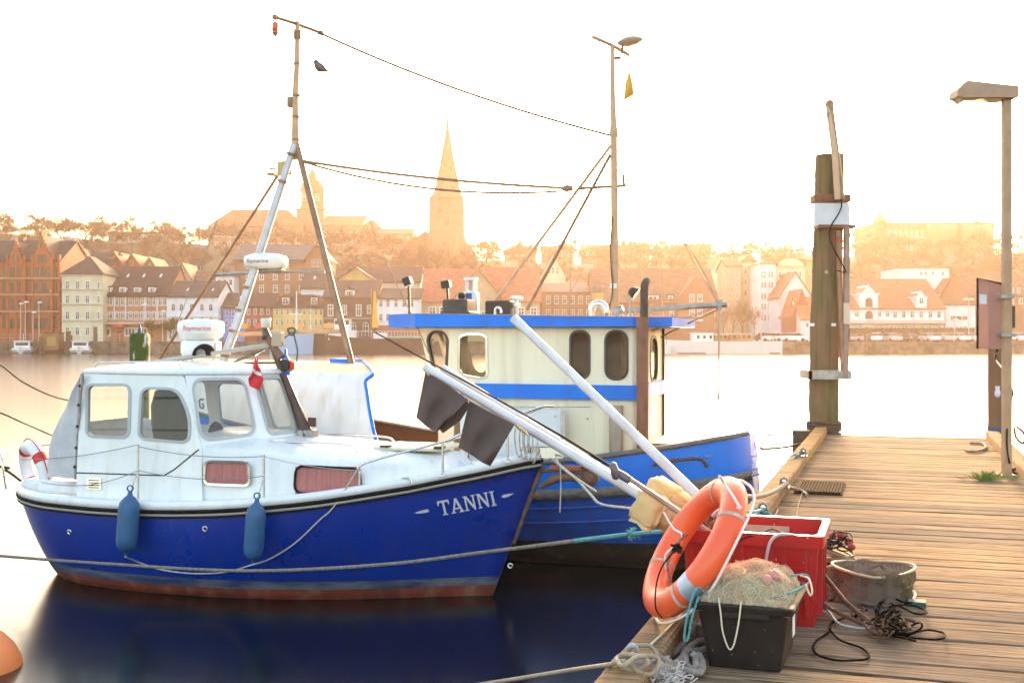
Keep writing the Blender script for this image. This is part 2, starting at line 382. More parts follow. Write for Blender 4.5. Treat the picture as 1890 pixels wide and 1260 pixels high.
# ---- B2 cream house
h = House('tall narrow cream house with a dark pyramid roof beside the orange brick block', 114, 190, 506, 470, 186, 9, 'cream', 'grey', 'hip', name='cream_house')
h.windows([124.5,143,161.5], [533,559,589,618], 8, 14.5); h.windows([182], [533,559,589], 4, 13)
for y_ in (508,535,562,592): h.band(y_, 1.6, .22, 'pale')
h.door(176, 603, 7)
# ---- B3 orange timber
h = House('long orange house with dark steep roof and four white dormers', 177, 308, 545, 489, 188, 15, 'brown', 'dark', 'gable', name='gabled_house')
for c in (186,196,205,216,226,241,252,263,274,284,296,304): h.windows([c], [562,587], 6.8, 12.5)
for c in (181,211,232,268,290): MB().box((h.x(c)-.09,-.05,h.z(590)),(h.x(c)+.09,.02,h.H)).build('timber_post', WM['white'], h.e)
for y_ in (547,565,577,590): h.band(y_, .9, .07, 'white')
for c in (197,224,251,278): h.dormer(c, 529.5, 540, 13, front=False)
for c in (219,249,281): h.skylight(c, 509)
h.band(598, 3, .9, 'pale'); h.windows([194,240,262], [619], 20, 14, 'triple'); h.door(222, 603, 10, mat('red_door', (.35,.05,.03)))
MB().box((h.x(212),-1.6,h.z(604)),(h.x(232),0,h.z(599))).build('awning', mat('red_awning', (.5,.05,.04)), h.e)
# ---- B4
h = House('white and pale blue house with arched ornament above its upper windows', 308, 402, 547, 518, 188, 11, 'white', 'grey', 'gable', name='white_house')
h.windows([320,335,354,373,389], [573], 6, 12, 'arch'); h.windows([320,335,354,373,389], [600], 6, 14)
for y_ in (548,585): h.band(y_, 1.8, .25, 'white')
for c in (341,372,388): h.skylight(c, 537, 3, 5)
# ---- B5-7
h = House('small bright blue row house between the white house and the red one', 411, 451, 567, 541, 190, 9, 'blue', 'grey', 'gable', name='row_house', group='coloured row houses on the quay')
h.windows([419,430,441], [582,600], 5, 10); h.skylight(438, 551, 4, 6); h.door(425, 607, 4)
h = House('small brick red row house between the blue and the yellow one', 451.5, 503, 566, 541, 190, 9, 'red', 'dark', 'gable', name='row_house', group='coloured row houses on the quay')
h.windows([459,471,483,495], [580,600], 5.5, 11); h.door(477, 608, 4)
h = House('yellow row house with dark mansard roof and two arched dormers', 503.5, 597, 569, 543, 190, 10, 'yellow', 'dark', 'mansard', name='row_house', group='coloured row houses on the quay')
h.windows([511,521,531,542,553,562,573,583,592], [581,600], 5, 11)
for c in (527,580): h.dormer(c, 549, 562, 12, 'white', True, True, True)
h.band(570, 1.3, .2, 'pale')
# ---- B8 dark house
h = House('dark grey house with white framed windows and orange side gable', 597.5, 695, 549, 516, 189, 12, 'dark', 'grey', 'gable', name='dark_house')
h.windows([610,662], [582], 10, 20); h.windows([636], [580], 8, 17); h.windows([681], [578], 7, 15); h.windows([609,630,652,675], [610], 9, 15, 'arch')
h.band(550, 2, .25, 'white'); h.dormer(645, 535, 546, 17, front=True); h.band(588, 1.2, .1, 'pale')
MB().prism([(h.w/2+.25,.4,h.H),(h.w/2+.25,h.D/2,h.R-.3),(h.w/2+.25,h.D-.4,h.H)], (.12,0,0)).build('side_gable', WM['ochre'], h.e, fix=True)
# ---- B9 white house
h = House('white house with grey roof standing right of the dark grey house', 695.5, 776, 551, 532, 189, 10, 'white', 'grey', 'gable', name='white_house')
h.windows([703,716,731,746,760], [566,592], 7.5, 13.5)
h.band(594.5, .8, .1, 'pale'); MB().box((-h.w/2-.02,-.12,0),(h.w/2+.02,.02,h.z(600))).build('brick_base', WM['redbrick'], h.e)
# behind: white gable, orange gable, etc.
h = House('house with pale triangular gable end behind the white harbour house', 640, 776, 520, 492, 207, 8, 'pale', 'grey', 'gable', name='gabled_house'); h.chimney(763, 488, 6)
h = House('small house with a plain ochre yellow gable above the dark roofs', 622, 690, 518, 494, 199, 8, 'ochre', 'grey', 'front', name='ochre_house')
h = House('white walled house with slanting grey roof behind the yellow row house', 556, 607, 531, 500, 202, 9, 'white', 'grey', 'gable', name='gabled_house'); h.skylight(577, 514, 4, 6)
h = House('large brick warehouse with grey roof and white windows behind the row houses', 432, 586, 480, 447, 214, 16, 'brick', 'slate', 'gable', name='brick_warehouse', cat='warehouse')
h.windows([458,483,508,530,556,575], [516,539], 8, 13); h.windows([458,483,508,530], [495], 7, 12)
for y_ in (482,486): h.band(y_, 2, .3, 'redbrick')
for px, yt in ((493,440),(526,436),(563,440),(577,438)): h.chimney(px, yt, 6)
h = House('red brick gable front beside the grey roofed warehouse', 563, 607, 478, 452, 211, 8, 'redbrick', 'slate', 'front', name='brick_building', cat='building')
h.windows([577,583,589], [492], 4, 14, 'arch')
h = House('small white tower with a row of arched windows', 398, 432, 510, 498, 210, 6, 'white', 'slate', 'hip', name='white_tower', cat='tower')
h.windows([405,415,426], [526], 5, 10, 'arch')
# gabled red houses behind B2-B3
for i, (a, b_, ye, yr, nm, wl, rf, kd) in enumerate([
    (156,206,492,465,'dark roofed brick house with stepped red gable behind the cream house','redbrick','dark','gable'),
    (196,226,488,466,'narrow house with small orange gable, left one of the pair','orange','brown','front'),
    (228,260,492,470,'narrow house with small orange gable, right one of the pair','orange','brown','front'),
    (262,290,496,476,'brick house with tiny turret behind the long dark roof','redbrick','brown','front'),
    (322,352,512,487,'small timbered gable house behind the white and blue house','tan','brown','front'),
    (352,398,522,500,'brown roofed low house left of the small white tower','brick','brown','gable')]):
    h = House(nm, a, b_, ye, yr, 210+i*2.5, 9, wl, rf, kd, name='gabled_house')
    h.windows([a+(b_-a)*.35, a+(b_-a)*.65], [ye+14], 4, 9, 'arch')
    if kd == 'front': h.windows([(a+b_)/2], [ye-2], 4, 9, 'arch')
h = House('long flat modern block with pale window bands on the left hill', 200, 315, 432, 428, 320, 15, 'pale', 'grey', 'flat', name='flat_block', cat='building')
h.windows(lin(207,308,13), [444,459], 5, 6, 'triple')
h = House('low pale building with curved metal roof behind the orange brick gables', 78, 122, 450, 436, 250, 12, 'white', 'slate', 'gable', name='metal_roof_building', cat='building')
# ---- B12 red roofs
h = House('red tiled warehouse with long roof, left of the yellow brick gable', 777, 872, 556, 492, 192, 20, 'tan', 'red', 'gable', name='tiled_warehouse', cat='warehouse')
h.windows([798,818], [583], 14, 17, 'bars')
h = House('yellow brick gable house standing between two red tiled roofs', 842, 921, 545, 497, 190, 14, 'tan', 'red', 'front', name='gabled_warehouse', cat='warehouse'); h.windows([868,893], [590], 9, 16, 'bars')
h = House('red tiled warehouse with long roof, right of the yellow brick gable', 900, 997, 556, 489, 192, 20, 'tan', 'red', 'gable', name='tiled_warehouse', cat='warehouse')
h.windows([935,962,985], [585], 12, 18, 'bars')
h = House('pale gabled house peeping over the right hand red roof', 998, 1044, 510, 468, 225, 14, 'cream', 'orange', 'front', name='gabled_house'); h.windows([1013,1021,1029], [505], 5, 12); h.windows([1021], [487], 5, 9)
h = House('flat dark glazed hall between red roof and the brown roofed warehouse', 1000, 1098, 540, 521, 200, 14, 'brick', 'slate', 'gable', name='dark_hall', cat='building')
h.windows(lin(1012,1086,6), [560,585], 8, 14, 'bars')
# ---- B13 brown warehouse
h = House('broad brown roofed brick warehouse with its own triangular gable', 1097, 1327, 558, 492, 190, 20, 'redbrick', 'brown', 'gable', name='broad_warehouse', cat='warehouse')
h.windows([1112,1128,1146,1163,1240,1276,1290,1316], [585], 8, 11); h.windows([1112,1128,1146,1163,1240,1276,1290,1316], [605], 8, 11)
MB().prism([(h.x(1250),-1.1,0),(h.x(1317),-1.1,0),(h.x(1317),-1.1,h.z(552)),(h.x(1283),-1.1,h.z(509)),(h.x(1250),-1.1,h.z(552))], (0,9,0)).build('gable', h.wall, h.e, fix=True)
for c in (1275,1290): put('window', window_mesh(9*h.k, 13*h.k), h.e, (h.x(c), -1.13, h.z(556))); put('window', window_mesh(9*h.k, 12*h.k), h.e, (h.x(c), -1.13, h.z(583)))
h.dormer(1202, 545, 553, 30, 'white', False); h.dormer(1239, 545, 553, 9, 'white', False)
MB().box((h.x(1268),-1.4,h.z(593)),(h.x(1295),-1.12,h.z(589))).build('shop_sign', WM['white'], h.e)
h.chimney(1258, 477, 8)
# ---- B14 apartments to the right of centre
for (a, b_, ye, yr, Y_, wl, rf, kd, nm, cols, rw, ws) in [
    (1400,1432,487,478,215,'white','orange','hip','slim white apartment house with four rows of paired windows',[1407,1412,1420,1425],[512,531,552,571,592],(4,11)),
    (1432,1486,492,478,216,'cream','orange','flat','yellow apartment house with rounded white framed gable',[1440,1455,1463,1477],[512,531,552,571,592],(5,11)),
    (1341,1368,492,478,222,'tan','brown','gable','pale narrow house with hazy brown roof behind the brown warehouse',[1347,1360],[512,530,550,570],(4,10)),
    (1369,1399,484,468,226,'cream','orange','hip','tall cream house left of the slim white apartment house',[1376,1384,1392],[505,525,545,565,585],(4,10)),
    (1484,1512,482,470,224,'ochre','orange','gable','ochre house half hidden behind the tall mossy mooring pile',[1490,1498],[505,525,545],(4,10)),
    (1440,1496,545,503,206,'white','brown','front','white gabled house in front of the yellow apartment house',[1459,1475],[545,560],(4,8)),
    (1466,1494,575,535,197,'red','red','front','small red gabled shed near the parked cars',[1480],[590],(5,9)),
    (1478,1512,588,548,194,'white','orange','gable','low white house with orange roof beside the mossy pile',[1490,1502],[603],(5,8)),
    (1310,1345,505,470,250,'cream','orange','front','hazy gabled house above the right end of the brown roof',[1322,1332],[505],(4,9)),
    (1268,1312,470,450,300,'ochre','orange','flat','square block on the glowing skyline right of the thin mast',[1280,1290,1300],[460],(4,7))]:
    h = House(nm, a, b_, ye, yr, Y_, 10, wl, rf, kd, name='apartment_house' if Y_ > 212 and Y_ < 230 else 'small_house')
    h.windows(cols, rw, *ws)
    if 'rounded' in nm:
        n = 12; MB().prism([(h.x(1434+25+24*cos(pi*i/n)),-.3,h.z(492)+15*h.k*sin(pi*i/n)) for i in range(n+1)], (0,1.2,0)).build('rounded_gable', h.wall, h.e, fix=True)
# ---- B15 white warehouse
h = House('long white warehouse with orange tiled roof and two white gabled dormers', 1560, 1743, 569, 512, 192, 18, 'white', 'red', 'gable', name='white_warehouse', cat='warehouse')
h.windows([1581,1598.0], [584], 7, 9); h.windows([1623.5,1638], [584], 7, 10); h.windows([1652,1668,1683.5,1700,1717,1733], [586], 8, 12)
for c, w_, yt, ystep, yb in ((1603,34,526,541,570),(1699.5,21,537,547,570)):
    x0 = h.x(c); w2 = w_*h.k/2; sh = w2*.72
    MB().prism([(x0-w2,-.25,0 if w_ > 30 else h.z(572)),(x0+w2,-.25,0 if w_ > 30 else h.z(572)),(x0+w2,-.25,h.z(ystep+4)),(x0+w2*1.15,-.25,h.z(ystep+4)),(x0+w2*1.15,-.25,h.z(ystep)),(x0+w2*.8,-.25,h.z(ystep)),(x0,-.25,h.z(yt)),(x0-w2*.8,-.25,h.z(ystep)),(x0-w2*1.15,-.25,h.z(ystep)),(x0-w2*1.15,-.25,h.z(ystep+4)),(x0-w2,-.25,h.z(ystep+4))], (0,7,0)).build('gable', h.wall, h.e, fix=True)
    MB().prism([(x0-w2,-.0,h.z(ystep)),(x0+w2,-.0,h.z(ystep)),(x0,0,h.z(yt+1))], (0,9,0)).build('gable_roof', RM['red'], h.e, fix=True)
    if w_ > 30:
        put('loading_door', window_mesh(11*h.k, 16*h.k, 'arch', M_dframe), h.e, (x0,-.28,h.z(566))); put('loading_door', window_mesh(12*h.k, 14*h.k, 'arch', M_dframe), h.e, (x0,-.28,h.z(588)))
    else: put('window', window_mesh(9*h.k, 11*h.k), h.e, (x0,-.28,h.z(560)))
h.band(597, 6, 1.2, 'pale')
h = House('white flat roofed house above the orange tiled warehouse roof', 1656, 1752, 495, 490, 225, 10, 'white', 'slate', 'flat', name='flat_house'); h.windows([1700,1709,1722,1740], [508], 5, 7, 'triple')
h = House('low white hall with wide opening at the right end of the warehouse', 1746, 1800, 564, 562, 196, 14, 'white', 'slate', 'flat', name='low_hall', cat='building'); h.windows([1770], [590], 34, 8, 'triple')
h = House('brown roofed house beyond the lamp post at the right edge', 1790, 1905, 545, 500, 205, 14, 'brick', 'brown', 'gable', name='brown_house'); h.windows([1812,1868,1880], [540], 6, 9); h.windows([1810,1830,1868,1884], [560], 7, 10)
h = House('little gabled house with white trim behind the low hall', 1758, 1790, 535, 512, 215, 9, 'tan', 'brown', 'front', name='small_house'); h.windows([1768,1779], [540], 4, 8)
# ---- B16 hilltop hall
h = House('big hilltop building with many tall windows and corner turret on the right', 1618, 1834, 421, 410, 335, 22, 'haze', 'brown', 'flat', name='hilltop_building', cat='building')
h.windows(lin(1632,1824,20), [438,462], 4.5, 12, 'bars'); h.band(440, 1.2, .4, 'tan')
for c in (1740,1796): MB().box((h.x(c)-5,-1.2,0),(h.x(c)+5,.1,h.H+1.0)).build('projecting_bay', h.wall, h.e)
tb = MB(); x0 = h.x(1623); tb.lathe([(1.5,0),(1.5,h.z(412)),(2.0,h.z(411)),(1.7,h.z(404)),(.5,h.z(398)),(.5,h.z(393)),(.1,h.z(389)),(.06,h.z(382))], 12, 0, Matrix.Translation((x0,-.6,0)))
tb.build('turret', h.wall, h.e)
h.chimney(1660, 404, 7); h.chimney(1833, 402, 8)
# ---- skyline houses in the glow
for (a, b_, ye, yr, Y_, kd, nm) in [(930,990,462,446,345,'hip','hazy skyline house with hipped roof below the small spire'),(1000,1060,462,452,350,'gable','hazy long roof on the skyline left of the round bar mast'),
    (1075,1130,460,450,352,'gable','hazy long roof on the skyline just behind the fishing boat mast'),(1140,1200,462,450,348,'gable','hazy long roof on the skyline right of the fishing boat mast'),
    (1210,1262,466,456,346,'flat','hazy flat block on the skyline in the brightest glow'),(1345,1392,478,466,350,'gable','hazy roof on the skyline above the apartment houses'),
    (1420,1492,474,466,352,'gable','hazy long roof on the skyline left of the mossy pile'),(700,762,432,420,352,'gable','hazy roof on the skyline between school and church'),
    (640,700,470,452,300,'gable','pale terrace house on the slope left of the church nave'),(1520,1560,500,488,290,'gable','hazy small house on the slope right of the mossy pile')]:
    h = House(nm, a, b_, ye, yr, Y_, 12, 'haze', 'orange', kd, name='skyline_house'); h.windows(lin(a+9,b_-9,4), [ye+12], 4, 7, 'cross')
sp = empty('small_spire', W(960,470,352), 0, 'tiny thin spire on the hazy skyline right of the church', 'spire')
b = MB(); b.lathe([(1.3,-4),(1.3,2),(1.6,2.2),(.35,4.2),(.06,8.5)], 8); b.build('steeple', WM['haze'], sp)
# ---- school with domed tower
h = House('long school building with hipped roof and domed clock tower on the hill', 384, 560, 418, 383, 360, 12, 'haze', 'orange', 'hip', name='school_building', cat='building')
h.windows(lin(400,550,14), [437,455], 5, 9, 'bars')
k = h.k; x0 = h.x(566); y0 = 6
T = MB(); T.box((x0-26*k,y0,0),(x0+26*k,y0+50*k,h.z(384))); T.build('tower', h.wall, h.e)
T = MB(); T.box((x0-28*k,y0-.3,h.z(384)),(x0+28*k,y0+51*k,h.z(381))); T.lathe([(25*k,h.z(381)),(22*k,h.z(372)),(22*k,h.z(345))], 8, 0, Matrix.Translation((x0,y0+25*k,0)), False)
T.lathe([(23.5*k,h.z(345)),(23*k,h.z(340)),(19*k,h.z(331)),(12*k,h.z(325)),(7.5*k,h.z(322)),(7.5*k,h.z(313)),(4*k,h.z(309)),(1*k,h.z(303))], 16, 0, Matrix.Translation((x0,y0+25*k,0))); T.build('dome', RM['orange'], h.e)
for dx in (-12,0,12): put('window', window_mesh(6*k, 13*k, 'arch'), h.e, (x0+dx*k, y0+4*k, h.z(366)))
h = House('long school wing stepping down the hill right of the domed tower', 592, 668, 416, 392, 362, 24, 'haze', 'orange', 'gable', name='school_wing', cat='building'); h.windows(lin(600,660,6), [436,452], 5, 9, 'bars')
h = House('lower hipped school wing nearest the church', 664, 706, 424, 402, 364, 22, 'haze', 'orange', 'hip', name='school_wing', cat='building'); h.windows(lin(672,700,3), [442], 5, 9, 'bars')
# ---- church
Yc = 300; k = Yc/F_PX
ch = empty('church', W(824,620,Yc)*1.0, 0, 'tall brick church with a long pointed spire above the harbour', 'church'); cz = ch.location.z; ch.location.z = 8; cz = 8
def cx_(px): return (px-824)*k
def cz_(py): return CAM_H+(PCY-py)*k-cz
wallc = WM['haze']
b = MB()
b.add([(cx_(788),0,0),(cx_(860),0,0),(cx_(860),72*k,0),(cx_(788),72*k,0),(cx_(792),.5,cz_(362)),(cx_(855),.5,cz_(362)),(cx_(855),72*k-.5,cz_(362)),(cx_(792),72*k-.5,cz_(362))],[(3,2,1,0),(4,5,6,7),(0,1,5,4),(1,2,6,5),(2,3,7,6),(3,0,4,7)])
for sx in (791,857): b.box((cx_(sx)-.5,-.5,0),(cx_(sx)+.5,.6,cz_(440)))
tw = b.build('tower', wallc, ch)
b = MB(); r0 = 30*k; n = 8
prof = [(32*k,cz_(362)),(25*k,cz_(345)),(15.5*k,cz_(300)),(8*k,cz_(262)),(7*k,cz_(252)),(5.6*k,cz_(250)),(3*k,cz_(228)),(.5*k,cz_(200)),(.2*k,cz_(192))]
b.lathe(prof, 8, 0, Matrix.Translation((0,36*k,0)) @ Matrix.Rotation(pi/8,4,'Z'), False); b.build('spire', RM['orange'], ch)
for yy in (-.15, 72*k-.35): MB().prism([(cx_(793),yy,cz_(364)),(cx_(854),yy,cz_(364)),(cx_(824),yy,cz_(332))], (0,.5,0)).build('gable', wallc, ch, fix=True)
for px, py, w_, h_ in ((812,392,6,16),(836,392,6,16),(823,414,10,14),(812,372,5,12),(836,372,5,12),(823,470,10,24)): put('window', window_mesh(w_*k, h_*k, 'arch', M_dframe), ch, (cx_(px), -.02, cz_(py)))
b = MB(); b.box((cx_(722),8,0),(cx_(862),34,cz_(470))); b.build('nave_wall', wallc, ch)
b = MB(); b.prism([(cx_(716),7,cz_(472)),(cx_(852),7,cz_(472)),(cx_(781),7,cz_(421))], (0,27,0)); b.build('nave_roof', RM['orange'], ch, fix=True)
b = MB(); b.prism([(cx_(843),5,0),(cx_(876),5,0),(cx_(876),5,cz_(462)),(cx_(858),5,cz_(440)),(cx_(843),5,cz_(440))], (0,20,0)); b.build('side_chapel', wallc, ch, fix=True)
# ================================================================== trees, cars, boats and lamps on the far shore
M_bark = mat('bark', (.13,.085,.05), .95, col2=(.08,.05,.03), nscale=3)
M_twig = mat('twigs', (.17,.11,.07), .95, col2=(.13,.085,.055), nscale=.8)
M_ever = mat('evergreen_leaves', (.055,.06,.02), .8, col2=(.10,.09,.03), nscale=1.2)
def tree_meshes(seed, H=10, spread=.45, green=False):
    R = random.Random(seed); tr = MB(); cr = MB()
    tips = []
    def branch(p, d, L_, r, lv):
        n = 3; pts = [p]
        for i in range(n):
            d = (d+Vector((R.uniform(-.16,.16), R.uniform(-.16,.16), R.uniform(-.03,.12)))).normalized(); pts.append(pts[-1]+d*L_/n)
        (tr if lv < 2 else cr).tube(pts, [r*(1-.5*i/n) for i in range(n+1)], 5 if lv < 2 else 3, 0, cap=False)
        if lv >= 4: tips.append((pts[-1], d)); return
        for k in range((5, 4, 4, 3)[lv]):
            q = pts[R.choice((1, 2, 3) if lv else (2, 3, 3))]; a = R.uniform(0, 2*pi)
            nd = (d*R.uniform(.5,.9)+Vector((cos(a), sin(a), R.uniform(.1,.5)))*R.uniform(.6,1.0)).normalized()
            branch(q, nd, L_*R.uniform(.55,.75), r*.5, lv+1)
    branch(Vector((0,0,0)), Vector((0,0,1)), H*.36, H*.022, 0)
    for p, d in tips:
        for k in range(8 if not green else 10):
            if green:
                c = p+Vector([R.gauss(0, H*.05) for _ in range(3)]); a = Vector([R.uniform(-1,1) for _ in range(3)])*.2; b2 = Vector([R.uniform(-1,1) for _ in range(3)])*.2
                cr.add([c-a, c+b2, c+a, c-b2], [(0,1,2,3)])
            else:
                e = p+(d+Vector([R.uniform(-.8,.8) for _ in range(3)])).normalized()*H*R.uniform(.07,.19); s_ = Vector((R.uniform(-1,1), R.uniform(-1,1), 0)).normalized()*.017
                cr.add([p-s_, p+s_, e], [(0,1,2)])
    return tr.mesh('trunk', M_bark), cr.mesh('crown', M_ever if green else M_twig)
TREES = [tree_meshes(3), tree_meshes(8), tree_meshes(21)]; GREEN = [tree_meshes(5, 10, green=True)]
def tree(px, ytop, ybase, Y, label, kind=0, wide=1.0, group=None, name='bare_tree', bank=None):
    bank = bank or TREES; base = W(px, ybase, Y); s_ = (ybase-ytop)/F_PX*Y/9.6
    e = empty(name, base, RND.uniform(0, 6.28), label, 'tree', group); t, c = bank[kind % len(bank)]
    put('trunk', t, e, scale=(s_*wide, s_*wide, s_)); put('crown', c, e, scale=(s_*wide, s_*wide, s_))
HT = 'bare trees on the left hill'
for i, (px, yt, w_) in enumerate([(-14,398,1.1),(18,402,1.0),(48,408,1.0),(80,404,1.1),(112,386,1.5),(158,388,1.7),(196,418,1.1),(244,400,.8),(286,418,.9),(330,420,1.0),(366,416,1.0)]):
    lab = ['tree at the far left skyline','low tree above the orange brick ridge','second low tree above the brick gables','tree left of the two tall round crowns','left one of the two tall round crowned trees','right one of the two tall round crowned trees','small tree at the foot of the tall round crowns','lone tree standing on the long flat block','small tree right of the lone one','tree on the ridge left of the school','tree touching the left end of the school'][i]
    tree(px, yt, 462+(i % 3)*4, 300+(i*7) % 24, 'bare '+lab, i, w_, HT)
for i, (px, yt, yb, w_) in enumerate([(150,432,500,1.4),(222,440,505,1.3),(268,420,498,.7),(330,445,510,1.4),(372,450,516,1.2)]):
    tree(px, yt, yb, 255+i*3, ['wide dark','broad leafless','slim dark pointed','wide leafless','brown bare'][i]+' tree on the slope '+['behind the cream house','behind the long dark roof','in front of the flat block','above the white and blue house','left of the small white tower'][i], i, w_, 'trees on the slope above the old town')
for i, (px, yt, yb, w_, Y_) in enumerate([(752,452,545,1.3,235),(800,440,540,1.5,250),(850,455,545,1.3,245),(640,470,530,1.1,250),(897,453,500,1.2,300),(705,465,540,1.1,240)]):
    tree(px, yt, yb, Y_, 'bare tree '+['left of the church nave gable','right in front of the church tower','at the right foot of the church tower','on the slope below the school wing','round and alone on the skyline right of the church','above the white harbour house'][i], i, w_, 'bare trees around the church')
for i, (px, yt, yb, w_) in enumerate([(1352,552,625,.8),(1372,545,626,.8),(1392,556,626,.7),(1335,560,622,.6)]):
    tree(px, yt, yb, 187+i, 'slender bare quay tree '+['just right of the brown roofed warehouse','second to the right of the warehouse','nearest the slim white apartment house','at the corner of the brown roofed warehouse'][i], i, w_, 'bare trees on the quay')
for i, (px, yt, yb, w_, Y_) in enumerate([(1585,445,520,1.2,290),(1640,470,525,1.5,285),(1700,475,530,1.5,280),(1770,480,540,1.5,275),(1830,470,550,1.5,270),(1862,440,520,1.2,300),(1530,470,530,1.2,285)]):
    tree(px, yt, yb, Y_, 'hazy bare tree '+['at the left shoulder of the right hill','below the corner turret','below the middle of the hilltop building','right above the white flat roofed house','beyond the rusty sign box','at the right end of the hilltop building','on the slope just right of the mossy pile'][i], i, w_, 'trees on the right hill')
for i, (px, yt, yb, w_) in enumerate([(281,586,622,1.3),(314,581,624,1.5)]):
    tree(px, yt, yb, 185.6+i*.4, 'low spreading olive green tree, '+['left','right and larger'][i]+' one of the pair by the quay', 0, w_, 'green trees on the quay', 'green_tree', GREEN)
# wood that covers the slopes, nobody could count it
wd = MB(); R = random.Random(4)
def tuft(x, y, s_):
    z = ground_h(x, y)-.3; H = s_*R.uniform(5, 9)
    wd.add([(x-.08,y,z),(x+.08,y,z),(x,y,z+H*.6)], [(0,1,2)])
    for k in range(58):
        a = R.uniform(0, 2*pi); el = R.uniform(-.1, 1.5); rr = H*.42*R.uniform(.5,1)
        c = Vector((x, y, z+H*.55)); d = Vector((cos(a)*cos(el)*1.1, sin(a)*cos(el), sin(el)))
        p = c+d*rr*.35; e = c+d*rr; s2 = Vector((d.z, 0, -d.x)).normalized()*.1*s_
        wd.add([p-s2, p+s2, e], [(0,1,2)])
for i in range(1500):
    px = R.uniform(-60, 1950); y = R.uniform(236, 345)
    x = (px-PCX)/F_PX*y
    if 1300 < px < 1480 and y < 250: continue
    tuft(x, y, R.uniform(.7, 1.15))
tag(wd.build('hillside_wood', M_twig), kind='stuff')
# hedge and fence on the right quay
hb = MB()
hb.box(((1560-PCX)/F_PX*188,188.2,1.7),((1800-PCX)/F_PX*188,189.0,4.0))
for i in range(2600):
    x = R.uniform((1560-PCX)/F_PX*188, (1800-PCX)/F_PX*188); c = Vector((x, 188.5+R.uniform(-.6,.6), 1.7+R.uniform(0,2.5))); a = Vector([R.uniform(-1,1) for _ in range(3)])*.11; b2 = Vector([R.uniform(-1,1) for _ in range(3)])*.11
    hb.add([c-a, c+b2, c+a, c-b2], [(0,1,2,3)])
tag(hb.build('hedge', M_ever), 'clipped brown green hedge between the white warehouse and parked cars', 'hedge')
def railing(px0, px1, label):
    e = empty('railing', W(px0, 632, 184.0), 0, label, 'railing'); e.location.z = 1.86; L_ = (px1-px0)/F_PX*184; n = int(L_/1.6); m = mat('rail_metal', (.35,.33,.30), .5, .6)
    pm = MB().box((-.04,-.04,0),(.04,.04,1.1)).mesh('post', m)
    for i in range(n+1): put('post', pm, e, (i*L_/n, 0, 0))
    for z in (.55, 1.08): MB().box((0,-.025,z),(L_,.025,z+.05)).build('rail', m, e)
railing(-20, 112, 'grey metal railing on the quay before the orange brick block'); railing(180, 262, 'grey metal railing on the quay before the long orange house')
railing(1560, 1800, 'thin metal railing on the quay edge in front of the parked cars'); railing(700, 776, 'green grey railing on the quay before the white house')
# ---- street lamps
def street_lamp(px, ytop, label, double=False, Y=185.2):
    base = W(px, 631, Y); base.z = 1.72; H = CAM_H+(PCY-ytop)/F_PX*Y-1.72; m = mat('lamp_metal', (.45,.45,.44), .4, .5)
    e = empty('street_lamp', base, 0, label, 'street lamp', 'street lamps on the far quay')
    MB().tube([(0,0,0),(0,0,H)], [.09,.05], 6).build('pole', m, e)
    for sx in ((-1, 1) if double else (1,)):
        MB().lathe([(.05,.22),(.3,.18),(.42,.0),(.30,-.05)], 10, 0, Matrix.Translation((sx*.45 if double else .15,0,H))).build('lamp_shade', mat('lamp_white', (.8,.8,.78), .4), e)
    if double: MB().box((-.45,-.03,H),(.45,.03,H+.06)).build('arm', m, e)
for a in ((38,561,'leftmost street lamp before the orange brick block'),(47,558,'street lamp with white shade, second from the left quay end'),(72,559,'street lamp with white shade near the brown cabin'),(61,577,'shorter street lamp left of the brown cabin'),(265,563,'street lamp before the long orange house'),(300,575,'lower street lamp beside the green trees')): street_lamp(*a)
street_lamp(1405, 508, 'tall thin quay lamp left of the slim white apartment house', True); street_lamp(1788, 553, 'tall double headed car park lamp before the low white hall', True); street_lamp(1762, 590, 'low lamp post among the parked cars', False)
# ---- parked cars
M_tyre = mat('tyre', (.02,.02,.02), .9); M_cglass = mat('car_glass', (.03,.035,.04), .1)
def car(px, Y, paint, rz, label, z=1.74):
    p = W(px, 620, Y); e = empty('parked_car', (p.x, p.y, z), radians(rz), label, 'car', 'cars parked on the far quay')
    b = MB(); w2 = .88
    prof = [(-2.1,.35),(-2.12,.75),(-1.95,.92),(-1.1,1.0),(1.35,1.02),(2.0,.95),(2.12,.7),(2.08,.35)]
    b.prism([(-w2,y,z_) for y,z_ in prof], (2*w2,0,0)); b.build('body', paint, e, fix=True)
    c = MB(); lo, hi = [(-1.15,.99),(1.55,1.0)], [(-.45,1.48),(1.05,1.48)]
    c.add([(-.82,lo[0][0],lo[0][1]),(.82,lo[0][0],lo[0][1]),(.82,lo[1][0],lo[1][1]),(-.82,lo[1][0],lo[1][1]),(-.64,hi[0][0],1.44),(.64,hi[0][0],1.44),(.64,hi[1][0],1.44),(-.64,hi[1][0],1.44)], [(0,1,5,4),(1,2,6,5),(2,3,7,6),(3,0,4,7)]); c.build('windscreen', M_cglass, e)
    r = MB(); r.box((-.66,-.5,1.44),(.66,1.1,1.52)); r.build('roof', paint, e)
    for sx in (-1,1):
        for y in (-1.35,1.35): MB().lathe([(.02,-.1),(.32,-.1),(.32,.1),(.02,.1)], 10, 0, Matrix.Translation((sx*.82,y,.32)) @ Matrix.Rotation(pi/2,4,'Y')).build('wheel', M_tyre, e)
        MB().box((sx*.62-.16,-2.16,.66),(sx*.62+.16,-2.1,.8)).build('headlight', mat('headlight', (.8,.8,.75), .2), e)
    return e
CP = [mat('paint_'+n, c, .25, coat=.6) for n, c in (('silver',(.5,.5,.5)),('white',(.8,.8,.8)),('dark',(.04,.04,.05)),('red',(.3,.04,.03)),('blue',(.05,.08,.2)))]
CN = ['silver','white','black','red','dark blue']
